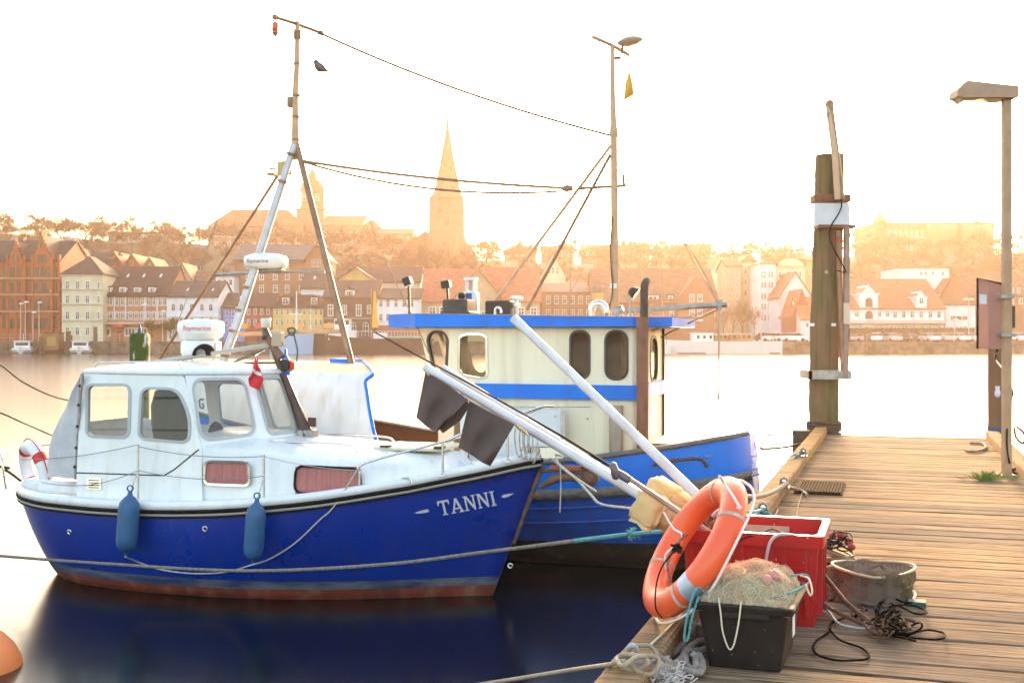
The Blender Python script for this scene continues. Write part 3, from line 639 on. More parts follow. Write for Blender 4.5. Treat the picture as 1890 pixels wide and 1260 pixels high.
for i, (px, Y_, c, rz, wh) in enumerate([(1588,189,0,-60,'left end of the front row, half behind the mossy pile'),(1617,185.6,1,-15,'left of the front row before the white warehouse'),(1645,185.6,0,8,'second in the front row before the white warehouse'),(1672,190,3,10,'parked behind the third front car'),
    (1679,185.6,2,4,'third in the front row, dark tail'),(1713,185.6,1,12,'left of the second block, after the gap'),(1740,185.7,0,14,'middle of the second block'),(1757,190,3,15,'rear row behind the second block'),(1768,185.6,1,14,'last in the front row left of the rusty sign'),(1790,186,0,14,'close to the left edge of the rusty sign'),
    (1877,185.8,1,10,'right of the lamp post at the picture edge'),(1896,185.8,0,10,'cut off by the right picture edge'),(1431,189,1,40,'on the sloping road under the slim white house'),(1450,188,0,60,'second on the road beside the small red shed'),(1470,187,1,60,'nearest the low white house with orange roof'),(1414,193,2,30,'highest on the sloping road under the apartments')]):
    car(px, Y_, CP[c], rz, f'{CN[c]} car {wh}')
# ---- far boats
M_bwhite = mat('boat_white', (.75,.76,.76), .35); M_bdark = mat('boat_dark', (.05,.045,.045), .5); M_bblue = mat('boat_blue', (.28,.48,.72), .4); M_wood = mat('varnished_wood', (.30,.14,.05), .45, col2=(.2,.09,.03), nscale=4)
def hull_mesh(b, L_, Bm, z0, z1, sheer=.3, mi=0, bow=1, n=12):
    rows = []
    for i in range(n+1):
        t = i/n; s_ = 1-max(0, (t-.55)/.45)**2 if bow else 1; s2 = s_*(1-.25*max(0, .15-t)/.15); zz = z1+sheer*max(0, (t-.4)/.6)**2
        x = -L_/2+L_*t; hb_ = Bm/2*max(.02, s2)
        rows.append([(x-(.0), hb_, zz), (x-.04*L_*t, hb_*.8, z0), (x-.04*L_*t, -hb_*.8, z0), (x, -hb_, zz)])
    b.grid(rows, mi, False, closed=True); b.add(rows[0], [(0,1,2,3)], mi)
def far_boat(name, px0, px1, Y, label, cat, hullm, z1, sheer=.4, flip=False):
    xc = ((px0+px1)/2-PCX)/F_PX*Y; L_ = (px1-px0)/F_PX*Y
    e = empty(name, (xc, Y, 0), pi if flip else 0, label, cat); b = MB(); hull_mesh(b, L_, min(4.5, L_*.38), -.3, z1, sheer); b.build('hull', hullm, e, fix=True); return e, L_
k = 181/F_PX
# end-on small boats at left
def small_boat(px, wpx, label, wide, cabin_c):
    e = empty('cabin_boat', ((px-PCX)*k, 180, 0), radians(-75), label, 'boat'); b = MB(); hull_mesh(b, 7, wide, -.3, .75, .35); b.build('hull', M_bwhite, e, fix=True)
    MB().box((-3.4,-wide*.44,.55),(3.0,wide*.44,.62)).build('deck', M_bwhite, e)
    MB().box((-3.51,-wide*.51,.0),(3.0,wide*.51,.22)).build('boot_stripe', M_bdark, e)
    MB().box((-1.6,-wide*.36,.62),(1.5,wide*.36,1.9),bev=.1).build('cabin', M_bwhite, e)
    MB().box((1.46,-wide*.28,1.25),(1.56,wide*.28,1.7)).build('windscreen', M_cglass, e)
    for s_ in (-1,1): MB().box((-1.2,s_*wide*.365-.02,1.2),(1.2,s_*wide*.365+.02,1.65)).build('side_window', M_cglass, e)
    MB().box((-1.7,-wide*.4,1.9),(1.7,wide*.4,2.0)).build('roof', M_bwhite, e); MB().tube([(0,0,2.0),(0,0,3.1)],.04,5).build('mast', M_bwhite, e)
small_boat(48, 40, 'small white cabin boat moored at the far left quay', 3.2, 0)
small_boat(154, 40, 'second small white cabin boat right of the brown cabin barge', 3.3, 0)
e, _ = far_boat('work_barge', 84, 118, 181.5, 'low barge with a box shaped brown wooden cabin by the left quay', 'barge', M_bdark, .5, .1)
MB().box((-1.2,-1.1,.5),(1.0,1.1,3.1)).build('cabin', M_wood, e); MB().box((-1.3,-1.2,3.1),(1.1,1.2,3.25)).build('roof', M_bdark, e); MB().box((-.8,-1.14,1.2),(.6,-1.09,2.6)).build('door', mat('ochre_door', (.35,.22,.06)), e)
def far_pile(px, ytop, label, wpx=7, Y=180):
    H = CAM_H+(PCY-ytop)/F_PX*Y; r = wpx/2/F_PX*Y; e = MB().lathe([(r,-1),(r*1.02,0),(r*.95,H-.1),(r*.7,H)], 8).build('mooring_pile', M_bark); e.location = ((px-PCX)/F_PX*Y, Y, 0)
    tag(e, label, 'mooring pile', 'mooring piles along the far quay')
far_pile(75, 622, 'thin brown mooring pile right of the first white cabin boat'); far_pile(126, 611, 'thick brown mooring pile between barge and second white boat', 10); far_pile(131, 618, 'shorter pile touching the thick brown one', 6); far_pile(1605, 640, 'short stump pile below the parked cars', 6)
# blue tug bow
e, L_ = far_boat('blue_boat', 500, 580, 179, 'light blue boat with a round bow lying before the yellow row house', 'boat', M_bblue, 3.0, .4)
MB().box((-3.0,-1.3,2.9),(-.2,1.3,3.6)).build('deckhouse', M_bwhite, e); MB().tube([(.6,0,2.9),(.6,0,9.6)],[.16,.07],6).build('mast', M_bwhite, e); MB().box((-.6,-.05,6.0),(1.4,.05,6.15)).build('crosstree', M_bwhite, e)
# dark ship
e, L_ = far_boat('dark_ship', 566, 800, 180, 'long dark hulled ship with white deckhouse under the orange sail', 'ship', M_bdark, 2.3, 1.2, True)
MB().box((2.2,-1.4,2.1),(6.2,1.4,3.6)).build('deckhouse', M_bwhite, e); MB().box((3.0,-1.1,3.6),(5.4,1.1,5.4)).build('wheelhouse', M_bwhite, e)
for x_ in (3.4,4.2,5.0): MB().box((x_-.28,1.1,4.5),(x_+.28,1.13,5.1)).build('window', M_cglass, e)
MB().box((2.8,-1.3,5.4),(5.6,1.3,5.5)).build('upper_deck', M_wood, e)
rl = MB()
for i in range(8): rl.box((2.9+i*.36,1.2,5.5),(2.94+i*.36,1.24,6.4))
rl.box((2.8,1.2,6.4),(5.5,1.26,6.46)); rl.build('railing', M_wood, e)
rl = MB()
for i in range(30): rl.box((-8+i*.5,1.9,2.6),(-7.96+i*.5,1.94,3.4))
rl.box((-8,1.9,3.4),(7,1.95,3.45)); rl.build('railing', M_bwhite, e)
MB().tube([(-.2,0,2.2),(-.2,0,10.2)],[.16,.08],6).build('mast', M_wood, e)
MB().tube([(9.2,0,2.2),(9.2,0,7)],[.1,.05],6).build('mast', M_bwhite, e); MB().box((-2.6,-1,2.3),(-.6,1,3.2)).build('hatch', M_bwhite, e)
b = MB(); b.prism([(-1.3,0,4.0),(-.3,0,4.0),(-.55,0,9.6),(-.85,0,9.6)], (0,.06,0)); b.build('furled_sail', mat('orange_sail', (.75,.38,.04), .8), e)
e2, L_ = far_boat('green_boat', 704, 790, 182, 'pale green boat behind the stern of the dark ship', 'boat', mat('boat_green', (.10,.22,.15), .5), 2.5, .1); MB().box((-3.4,-1.2,2.4),(3.2,1.2,2.7)).build('deck_rim', mat('pale_green', (.35,.5,.38), .5), e2)
e, L_ = far_boat('white_barge', 1222, 1440, 179.5, 'long low white barge with wooden deckhouses on the right', 'barge', M_bwhite, 1.9, .25, True)
MB().box((-L_/2+.4,-1.75,-.05),(L_/2-2.2,1.75,.16)).build('rubbing_band', M_bdark, e)
for x0, x1, z1, mm in ((-4.4,-1.2,3.0,M_wood),(-.8,1.0,2.9,M_wood),(1.4,4.6,3.1,M_bwhite)):
    o = MB().box((x0,-1.2,1.8),(x1,1.2,z1)).build('deckhouse', mm, e); MB().box((x0-.15,-1.3,z1),(x1+.15,1.3,z1+.1)).build('deckhouse_roof', M_bwhite, e)
    n = max(2, int((x1-x0)/.8))
    for i in range(n): MB().box((x0+.2+i*(x1-x0-.3)/n,1.2,2.3),(x0+.6+i*(x1-x0-.3)/n,1.23,2.8)).build('window', M_cglass, o)
lr = MB().tube([(.28*cos(a)-1.0,1.3,2.4+.28*sin(a)) for a in [2*pi*i/12 for i in range(12)]], .07, 6, closed=True).build('lifebuoy', mat('far_red', (.6,.1,.05)), e)
e, L_ = far_boat('steam_ship', 1000, 1180, 182.5, 'moored ship behind the wheelhouse with a banded grey funnel', 'ship', M_bdark, 1.8, .4)
b = MB().lathe([(.85,2),(.85,7.6)], 14, 0, Matrix.Translation(((1103-1090)*k,0,0))); b.lathe([(.9,7.0),(.9,6.1)][::-1], 14, 1, Matrix.Translation(((1103-1090)*k,0,0))); b.lathe([(.9,5.1),(.9,5.6)], 14, 1, Matrix.Translation(((1103-1090)*k,0,0))); b.lathe([(.91,5.6),(.91,6.1)], 14, 2, Matrix.Translation(((1103-1090)*k,0,0)))
b.lathe([(.93,7.6),(.93,8.1),(.8,8.2)], 14, 0, Matrix.Translation(((1103-1090)*k,0,0)))
b.v = [(x_, y_, z_+2.4) for x_, y_, z_ in b.v]; b.build('funnel', [mat('funnel_grey', (.13,.12,.11), .6), mat('funnel_orange', (.65,.30,.05), .6), mat('funnel_blue', (.10,.15,.35), .6)], e)
MB().box((-4,-1.3,1.7),(4.5,1.3,4.3)).build('deckhouse', M_wood, e); MB().tube([((1052-1090)*k,0,2),((1052-1090)*k,0,15.8)],[.13,.06],6).build('mast', M_bdark, e)
MB().tube([((1052-1090)*k,0,9.5),((1074-1090)*k,0,12.5)],.05,5).build('boom', M_bdark, e)
e, L_ = far_boat('motor_launch', 1196, 1240, 178, 'small white launch with cover just right of the wheelhouse', 'boat', M_bwhite, 1.0, .5); MB().box((-1.3,-.8,.9),(.6,.8,1.7),bev=.2).build('canopy', M_bwhite, e); MB().tube([(.9,0,.9),(1.1,0,2.6)],.05,5).build('mast', M_bdark, e)
# parasols and shop awnings
for i, (px, w_, c, lab) in enumerate([(545,34,'orange','long orange market awning before the yellow house'),(614,34,'orange','orange market awning at the foot of the dark house'),(448,22,'orange','short orange awning before the red row house'),(478,12,'red','small red parasol before the red row house')]):
    p = W(px, 620, 184.8); e = empty('awning', (p.x, p.y, 1.72), 0, lab, 'awning'); w2 = w_*k/2
    MB().prism([(-w2,-1,2.2),(-w2,1,2.2),(-w2,0,3.0)], (2*w2,0,0)).build('cloth', mat('awning_'+c, (.62,.26,.06) if c == 'orange' else (.5,.06,.04), .8), e, fix=True)
    for sx in (-1,1): MB().box((sx*w2*.9-.04,-.04,0),(sx*w2*.9+.04,.04,2.2)).build('pole', M_bdark, e)
# ================================================================== boats in the foreground
from mathutils.bvhtree import BVHTree
from mathutils.geometry import tessellate_polygon
def hitp(F, px, py, p0, n):          # sight line through a pixel meets a local plane
    c = F.I @ Vector((0,0,CAM_H)); d = (F.I @ W(px, py, 1.0))-c; n = Vector(n)
    return c+d*((Vector(p0)-c).dot(n)/d.dot(n))
def rpoly(pts, r, n=5):              # polygon with rounded corners (2D)
    out = []; k = len(pts); P = [Vector((p[0], p[1])) for p in pts]
    rs = r if isinstance(r, (list, tuple)) else [r]*k
    for i in range(k):
        a, b, c = P[i-1], P[i], P[(i+1) % k]; e1 = (a-b); e2 = (c-b); rr = min(rs[i], e1.length*.49, e2.length*.49)
        p1 = b+e1.normalized()*rr; p2 = b+e2.normalized()*rr
        for j in range(n+1): t = j/n; out.append(((1-t)**2*p1+2*t*(1-t)*b+t*t*p2))
    return out
def scale_poly(pts, d):              # grow a closed outline by d
    out = []; k = len(pts); c = sum(pts, Vector((0,0)))/k
    A = sum(pts[i].x*pts[(i+1) % k].y-pts[(i+1) % k].x*pts[i].y for i in range(k)); sg = 1 if A > 0 else -1
    for i in range(k):
        t = pts[(i+1) % k]-pts[i-1]; nrm = Vector((t.y, -t.x)).normalized()*sg; out.append(pts[i]+nrm*d)
    return out
def plate(b, outer, holes, fn, n, th, mi=0):     # flat plate with holes and thickness th against normal n
    loops = [outer]+holes; flat = []; 
    for L_ in loops: flat += list(L_)
    tris = tessellate_polygon([[Vector((p[0], p[1], 0)) for p in L_] for L_ in loops])
    A = [fn(p[0], p[1]) for p in flat]; B_ = [p-Vector(n)*th for p in A]; o = len(A)
    fs = [tuple(t) for t in tris]+[tuple(i+o for i in t[::-1]) for t in tris]; i0 = 0
    for L_ in loops:
        k = len(L_)
        for i in range(k): j = (i+1) % k; fs.append((i0+i, i0+j, i0+j+o, i0+i+o))
        i0 += k
    b.add(A+B_, fs, mi)
def mirror_y(b): 
    m = MB(); m.v = [(x,-y,z) for x,y,z in b.v]; m.f = [f[::-1] for f in b.f]; m.m = list(b.m); m.sm = list(b.sm); return m
def glass_mat(name, tint, op):
    m = bpy.data.materials.new(name); m.use_nodes = True; t = m.node_tree; t.nodes.clear(); N, L = t.nodes, t.links
    tr = N.new('ShaderNodeBsdfTransparent'); tr.inputs[0].default_value = (*tint, 1); gl = N.new('ShaderNodeBsdfGlossy'); gl.inputs['Roughness'].default_value = .03
    df = N.new('ShaderNodeBsdfDiffuse'); df.inputs[0].default_value = (.5,.52,.5,1)
    m1 = N.new('ShaderNodeMixShader'); m1.inputs[0].default_value = op; L.new(tr.outputs[0], m1.inputs[1]); L.new(df.outputs[0], m1.inputs[2])
    lw = N.new('ShaderNodeLayerWeight'); lw.inputs[0].default_value = .5; pw = N.new('ShaderNodeMath'); pw.operation = 'POWER'; L.new(lw.outputs['Facing'], pw.inputs[0]); pw.inputs[1].default_value = 4; fr = N.new('ShaderNodeMath'); fr.operation = 'MULTIPLY_ADD'; L.new(pw.outputs[0], fr.inputs[0]); fr.inputs[1].default_value = .9; fr.inputs[2].default_value = .045; mx = N.new('ShaderNodeMixShader'); L.new(fr.outputs[0], mx.inputs[0]); L.new(m1.outputs[0], mx.inputs[1]); L.new(gl.outputs[0], mx.inputs[2])
    o = N.new('ShaderNodeOutputMaterial'); L.new(mx.outputs[0], o.inputs[0]); MATS[name] = m; return m
G_clear = glass_mat('cabin_glass', (.86,.87,.84), .012); G_tint = glass_mat('tinted_glass', (.55,.52,.48), .02)
M_gel = mat('white_gelcoat', (.80,.82,.83), .28, col2=(.70,.73,.74), nscale=1.3, rvar=.1, streak=((.5,.47,.40), 9, .30), coat=.25)
M_navy = mat('navy_paint', (.0003,.026,.25), .32, col2=(.0003,.033,.30), nscale=1.2, rvar=.08, streak=((.012,.035,.16), 7, .35), spec=.35, coat=.12, bump=.05, bscale=3)
M_anti = mat('red_antifouling', (.19,.035,.02), .7, col2=(.10,.03,.02), nscale=3, streak=((.3,.15,.1), 6, .5), bump=.6, bscale=20)
M_rub = mat('black_rubber', (.015,.014,.014), .8, spec=.15); M_steel = mat('stainless_steel', (.62,.61,.60), .22, 1.0, rvar=.08); M_galv = mat('galvanised_steel', (.40,.39,.38), .45, .7, col2=(.25,.24,.23), nscale=12)
M_bluep = mat('fender_blue', (.02,.09,.22), .45, col2=(.03,.12,.26), nscale=4, bump=.1, bscale=15)
M_rope = mat('white_rope', (.62,.58,.50), .9, col2=(.40,.37,.32), nscale=30, bump=1, bscale=90)
M_canvas = mat('grey_canvas', (.66,.66,.68), .9, col2=(.54,.54,.57), nscale=5, bump=.6, bscale=7)
M_curt = mat('red_curtain', (.62,.20,.19), .9, col2=(.50,.13,.13), nscale=9, stretch=(6,1,.3))
M_black = mat('black_plastic', (.02,.02,.02), .45); M_mast = mat('brown_mast_paint', (.10,.055,.045), .45, col2=(.06,.03,.025), nscale=6)
M_stain = mat('waterline_grime', (.10,.12,.13), .7, col2=(.04,.06,.12), nscale=4)
# ------------------------------------------------------------------ TANNI
FT = Frame((-5.4,13.7,0), atan2(-1.56,5.2))
TB = empty('cabin_cruiser', FT.o, FT.a, 'white and navy blue cabin boat with the name TANNI on its bow', 'boat')
def tbl(tab, u):
    for (a, b), (c, d) in zip(tab, tab[1:]):
        if u <= c: t = (u-a)/(c-a); return b+(d-b)*t
    return tab[-1][1]
def smooth_tab(tab, u):
    # catmull through table
    for i, ((a, b), (c, d)) in enumerate(zip(tab, tab[1:])):
        if u <= c or i == len(tab)-2:
            t = min(1, max(0, (u-a)/(c-a))); p0 = tab[i-1][1] if i else b; p3 = tab[i+2][1] if i+2 < len(tab) else d
            return .5*((2*b)+(d-p0)*t+(2*p0-5*b+4*d-p3)*t*t+(3*b-p0-3*d+p3)*t**3)
BD = [(0,.02),(.015,.30),(.04,.52),(.09,.78),(.16,.96),(.28,1.10),(.45,1.16),(.6,1.11),(.73,.93),(.84,.64),(.92,.35),(.97,.14),(1,.015)]
SH = [(0,.93),(.15,.905),(.35,.905),(.52,.95),(.68,1.05),(.82,1.19),(.92,1.32),(1,1.43)]
def t_hull(u, z, side=-1, off=0.0):
    zs = smooth_tab(SH, u); stem = 5.43+.53*z/1.43 if z > 0 else 5.43+.6*z; st = .22-.53*max(0,(z/.93))**.75 if z > 0 else .22-z*.9
    x = st+(stem-st)*u; f = max(0, 1-z/zs); k = 1+.02*sin(f*3)-(.16+.42*u**3)*f**1.6
    if z < 0: k *= max(.05, 1+z*1.5)
    b_ = tbl(BD, u) if u < .1 else smooth_tab(BD, u)
    return Vector((x, side*(b_*k+off), z))
US = [0,.006,.015,.03,.05,.08,.12]+[.12+.88*i/40 for i in range(1, 41)]
def t_rows(zlist): # list of functions of sheer
    return [[t_hull(u, zf(smooth_tab(SH, u)), -1) for u in US]+[t_hull(u, zf(smooth_tab(SH, u)), 1) for u in US[::-1]] for zf in zlist]
ZP = .115
def zpt(u=0): return ZP
b = MB(); b.grid(t_rows([(lambda zs, f=f: ZP+.09+(zs-ZP-.09)*f) for f in [1-i/9 for i in range(10)]]), 0, True, closed=True)
hull = b.build('hull', M_navy, TB, fix=True)
b2 = MB(); b2.grid(t_rows([lambda zs: ZP+.09, lambda zs: ZP+.045, lambda zs: ZP]), 0, True, closed=True)
m = mat('weathered_navy', (.02,.035,.12), .6, col2=(.13,.15,.17), nscale=2.4, stretch=(1,1,5), mixlo=.35, mixhi=.7); b2.build('weathered_band', m, TB, fix=True)
b3 = MB(); b3.grid(t_rows([(lambda zs, z=z: z) for z in (ZP,.08,.03,-.06,-.2,-.35)]), 0, True, closed=True); b3.build('bottom_paint', M_anti, TB, fix=True)
bvh_v = [Vector(v_) for v_ in b.v]; BVH_T = BVHTree.FromPolygons([tuple(v_) for v_ in b.v], b.f)
def on_hull(px, py, off=.006):
    c = FT.I @ Vector((0,0,CAM_H)); d = ((FT.I @ W(px, py, 1.0))-c).normalized(); loc, nrm, _, _ = BVH_T.ray_cast(c, d)
    if loc is None: return hitp(FT, px, py, (0,-1.1,0), (0,1,0))
    if nrm.dot(d) > 0: nrm = -nrm
    return loc+nrm*off
# gunwale: white bulwark lip, two rubbing strakes, deck
def sheer(u, dz=0, off=0, side=-1): p = t_hull(u, smooth_tab(SH, u), side, off); return p+Vector((0,0,dz))
def strip(name, prof, m, sides=(-1,1)):
    for s_ in sides:
        rows = [[sheer(u, dz, off, s_) for dz, off in prof] for u in US]; MB().grid(rows, 0, True).build(name, m, TB)
strip('gunwale', [(-.005,.004),(.0,.035),(.055,.04),(.085,.02),(.09,-.03),(.05,-.10),(.03,-.14)], M_gel)
strip('rubbing_strake', [(-.03,.003),(-.035,.035),(-.012,.05),(.006,.038)], M_rub)
strip('rubbing_strake', [(-.062,.004),(-.064,.030),(-.048,.034),(-.040,.030),(-.038,.004)], mat('grey_strake', (.35,.33,.31), .5))
strip('rubbing_strake', [(-.082,.003),(-.084,.024),(-.068,.028),(-.066,.003)], M_rub)
rows = [[sheer(u, .03, -.1, -1)]+[Vector((sheer(u,0,-.1,-1).x, 0, smooth_tab(SH,u)+.06))]+[sheer(u, .03, -.1, 1)] for u in US[3:]]
MB().grid(rows).build('deck', M_gel, TB)
# name on the bow
LET = {'T': (20, [[(0,14),(0,20),(20,20),(20,14),(18.6,14),(17.6,17.8),(11.6,17.8),(11.6,1.4),(14.6,1),(14.6,0),(5.4,0),(5.4,1),(8.4,1.4),(8.4,17.8),(2.4,17.8),(1.4,14)]]),
       'A': (21, [[(-1,0),(-1,1),(1.2,1.4),(8.6,20),(11.6,20),(19.2,1.4),(21.5,1),(21.5,0),(13,0),(13,1),(15.8,1.4),(13.8,6.4),(12.9,4.9),(5.2,4.9),(4.2,1.4),(6.6,1),(6.6,0)],[(5.9,6.6),(13.2,6.6),(9.7,15.8)]]),
       'N': (21, [[(0,0),(0,1),(2.2,1.4),(2.2,18.6),(0,19),(0,20),(6,20),(16.2,5.6),(16.2,18.6),(14,19),(14,20),(20.4,20),(20.4,19),(18.4,18.6),(18.4,-.4),(16.6,-.4),(4.4,16.6),(4.4,1.4),(6.8,1),(6.8,0)]]),
       'I': (10, [[(0,0),(0,1),(2.6,1.4),(2.6,18.6),(0,19),(0,20),(8.6,20),(8.6,19),(6,18.6),(6,1.4),(8.6,1),(8.6,0)]])}
adv = 0; glyphs = []
for ch_ in 'TANNI':
    wd_, loops = LET[ch_]; glyphs.append((adv, loops)); adv += wd_+2.2
adv -= 2.2; P0 = Vector((812,951)); PX = (Vector((918,931))-P0)/adv; PY = Vector((-.30,-1.30))
M_letter = mat('white_lettering', (.92,.93,.94), .5)
for (a0, loops) in glyphs:
    L2 = []
    for lp in loops:   # densify so that it follows the curved hull
        q_ = []
        for i in range(len(lp)):
            p, r_ = Vector(lp[i]), Vector(lp[(i+1) % len(lp)]); k_ = max(1, int((r_-p).length/6))
            for j in range(k_): q_.append(p.lerp(r_, j/k_))
        L2.append([P0+PX*(p.x+a0)+PY*p.y for p in q_])
    if len(L2) > 1:
        # the A: its counter is cut as a hole
        pass
    L2 = [scale_poly(L2[0], .42)]+[scale_poly(l_, -.42) for l_ in L2[1:]]
    bb = MB(); plate(bb, L2[0], L2[1:], lambda x_, y_: on_hull(x_, y_, .007), (0,0,0), 0); bb.build('letter', M_letter, TB)
for pts in ([(764,946),(775,946.5),(790,944.5),(792,941),(788,938.5),(778,941)],[(924,916),(930,918),(938,915.5),(949,909.5),(938,910.5),(929,912)]):
    bb = MB(); plate(bb, [Vector(p) for p in pts], [], lambda x_, y_: on_hull(x_, y_, .007), (0,0,0), 0); bb.build('name_flourish', M_letter, TB)
for px, py, r_ in ((129,981,5),(379,975,4),(930,1045,4)):
    if px == 930: 
        p = Vector((5.62,0,.32)); n_ = Vector((0,-1,0))
    else: p = on_hull(px, py, .004); n_ = (on_hull(px+8,py,.004)-p).cross(on_hull(px,py+8,.004)-p).normalized(); n_ = n_ if n_.y < 0 else -n_
    q_ = n_.to_track_quat('Z','Y').to_matrix().to_4x4(); bb = MB().lathe([(.030,-.004),(.032,.008),(.018,.010),(.016,-.002)], 14, 0, Matrix.Translation(p) @ q_); bb.lathe([(.015,.0),(.001,.0)],10,1,Matrix.Translation(p) @ q_)
    bb.build('drain_fitting', [M_steel, M_black], TB)
# stem band of dark worn wood
bb = MB(); bb.tube([Vector((5.955+.012,0,1.36)), Vector((5.82,0,1.0)), Vector((5.66,0,.55))], [.03,.026,.02], 8); bb.build('stem_band', mat('worn_stem', (.16,.09,.06), .7, col2=(.05,.04,.04), nscale=14), TB)
# --- coachroof (forward trunk)
def zat(x): return 1.495-(x-2.97)*.075
XR0, XR1 = 2.3, 4.98
secs = []
for i in range(13):
    x = XR0+(XR1-XR0)*i/12; yy = -.82+.44*((x-3.2)/2.05)**2 if x > 3.2 else -.82; zt = zat(x); zb = smooth_tab(SH, (x+.4)/6.3)+.02
    secs.append((x, yy, zt, zb))
def sec_row(x, y, zt, zb, fx=0):
    r_ = [(x+fx,y-.05,zb),(x+fx*.4,y-.01,zt-.02),(x+fx*.25,y+.012,zt+.01),(x,y+.06,zt+.035),(x,y*.6,zt+.115),(x,0,zt+.14)]
    return [Vector(p) for p in r_]+[Vector((p[0],-p[1],p[2])) for p in r_[:-1][::-1]]
rws = [sec_row(*s_) for s_ in secs]
x, yy, zt, zb = secs[-1]; rws += [[Vector((p.x+.14, p.y*.9, min(p.z, zt-.04)-.02)) for p in rws[-1]], [Vector((p.x+.17, p.y*.55, zb+.0+(p.z-zb)*.1)) for p in rws[-1]]]
cr = MB(); cr.grid(rws, 0, True); cr.build('coachroof', M_gel, TB)
# side windows in the trunk
def trunk_p(px, py, off=0.0):
    p = hitp(FT, px, py, (3.0,-.845,1.3), (0,1,.02))
    for _ in range(4):
        x = p.x; yv = -.82+.44*((x-3.2)/2.05)**2 if x > 3.2 else -.82; p = hitp(FT, px, py, (0,yv-.052-off,0), (0,1,0))
    return p
for pts, r_, fm in (([(380,853),(456,855),(458,894),(378,891)],10,M_steel),([(548,861),(662,867),(664,911),(545,907)],14,M_rub)):
    o_ = rpoly(pts, r_); ring = MB(); out = scale_poly(o_, 4.5)
    k = len(o_); A = [trunk_p(p.x,p.y,.020) for p in o_]; B_ = [trunk_p(p.x,p.y,.024) for p in out]; C_ = [trunk_p(p.x,p.y,-.004) for p in out]
    D_ = [trunk_p(p.x,p.y,-.004) for p in o_]
    ring.add(A+B_+C_+D_, [(i,(i+1)%k,k+(i+1)%k,k+i) for i in range(k)]+[(k+i,k+(i+1)%k,2*k+(i+1)%k,2*k+i) for i in range(k)]+[(i,(i+1)%k,3*k+(i+1)%k,3*k+i) for i in range(k)], 0, False)
    f_ = ring.build('window_frame', fm, TB, fix=True)
    g_ = MB(); g_.add([trunk_p(p.x,p.y,.013) for p in o_], [tuple(range(k))]); g_.build('pane', glass_mat('cabin_window_pane',(.9,.9,.9),.03), f_)
    c_ = MB(); x0, x1 = min(p.x for p in o_)-1, max(p.x for p in o_)+1; y0, y1 = min(p.y for p in o_)-1, max(p.y for p in o_)+1; n_ = 60
    rr = [[trunk_p(x0+(x1-x0)*i/n_, yv, -.0005+.0022*sin(i*1.1)+.0012*sin(i*2.7)) for i in range(n_+1)] for yv in (y0,y1)]
    c_.grid(rr, 0, True); c_.build('curtain', M_curt, f_)
def zroof(x, y): return zat(x)+.035+.105*(1-min(1,abs(y)/.8)**2)
# grooved seam and hand rail on the coachroof
def tline(name, pts, r_, m, n=6, par=TB): return MB().tube(pts, r_, n).build(name, m, par)
hr = [hitp(FT, px, py, (0,-.5,0), (0,1,0)) for px, py in ((479,826),(484,817),(492,814),(540,815),(600,817),(646,822),(655,827),(661,837))]; tline('hand_rail', cat_curve(hr, 3), .011, M_steel)
tline('hand_rail', [Vector((p.x,-p.y,p.z)) for p in cat_curve(hr, 3)], .011, M_steel)
bb = MB(); bb.box((4.22,-.34,zat(4.5)+.13),(4.98,.34,zat(4.5)+.165), bev=.015); bb.build('foredeck_hatch', mat('cream_hatch', (.70,.62,.45), .4), TB)
[MB().box((4.3+i*.2,-.35,zat(4.5)+.166),(4.4+i*.2,-.25,zat(4.5)+.185)).build('hatch_hinge', M_black, TB) for i in (0,3)]
# --- wheelhouse shell
SB, ST_ = Vector((2.45,-.845,1.52)), Vector((2.26,-.745,2.30))
nside = Vector((0,-1,0)); tilt = (.10/.78); nside = Vector((0,-1,tilt)).normalized()
def sidep(px, py): return hitp(FT, px, py, (2.4,-.845,1.52), nside)
# side panel seam
sm_ = [sidep(px, py)+nside*.002 for px, py in ((141,872),(303,877),(322,866),(367,829))]; tline('panel_seam', sm_, .007, M_black, 5)
outer = [Vector(p) for p in ((150,693),(154,688),(334,690),(340,697),(372,829),(373,950),(141,930),(141,880))]
w1 = rpoly([(163,711),(239,711),(237,806),(162,803)], [12,14,14,12]); w2 = rpoly([(263,717),(327,719),(350,768),(348,815),(258,808)], [16,18,30,14,14])
bb = MB(); plate(bb, outer, [w1, w2], sidep, nside, .04); bb.build('wheelhouse_side', M_gel, TB, fix=True); mirror_y(bb).build('wheelhouse_side', M_gel, TB, fix=True)
def window(F, poly, fn, n_, par, fm, gm, grow=4, proud=.014, name='window_frame', mirror=False, depth=.02):
    k = len(poly); out = scale_poly(poly, grow); n_ = Vector(n_)
    inn = scale_poly(poly, -min(1.0, grow*.3))
    A = [fn(p.x,p.y)+n_*proud for p in inn]; B_ = [fn(p.x,p.y)+n_*proud*.8 for p in out]; C_ = [fn(p.x,p.y)+n_*.001 for p in out]; D_ = [fn(p.x,p.y)-n_*depth for p in inn]
    r_ = MB(); r_.add(A+B_+C_+D_, [(i,(i+1)%k,k+(i+1)%k,k+i) for i in range(k)]+[(k+i,k+(i+1)%k,2*k+(i+1)%k,2*k+i) for i in range(k)]+[(i,(i+1)%k,3*k+(i+1)%k,3*k+i) for i in range(k)])
    g_ = MB(); g_.add([fn(p.x,p.y)-n_*.012 for p in inn], [tuple(range(k))])
    for mm in ((False, True) if mirror else (False,)):
        rr, gg = (mirror_y(r_), mirror_y(g_)) if mm else (r_, g_)
        o_ = rr.build(name, fm, par, fix=True); gg.build('pane', gm, o_)
M_gask = mat('grey_window_rubber', (.42,.44,.46), .5)
for p_ in (w1, w2): window(FT, p_, sidep, nside, TB, M_gask, G_clear, mirror=True)
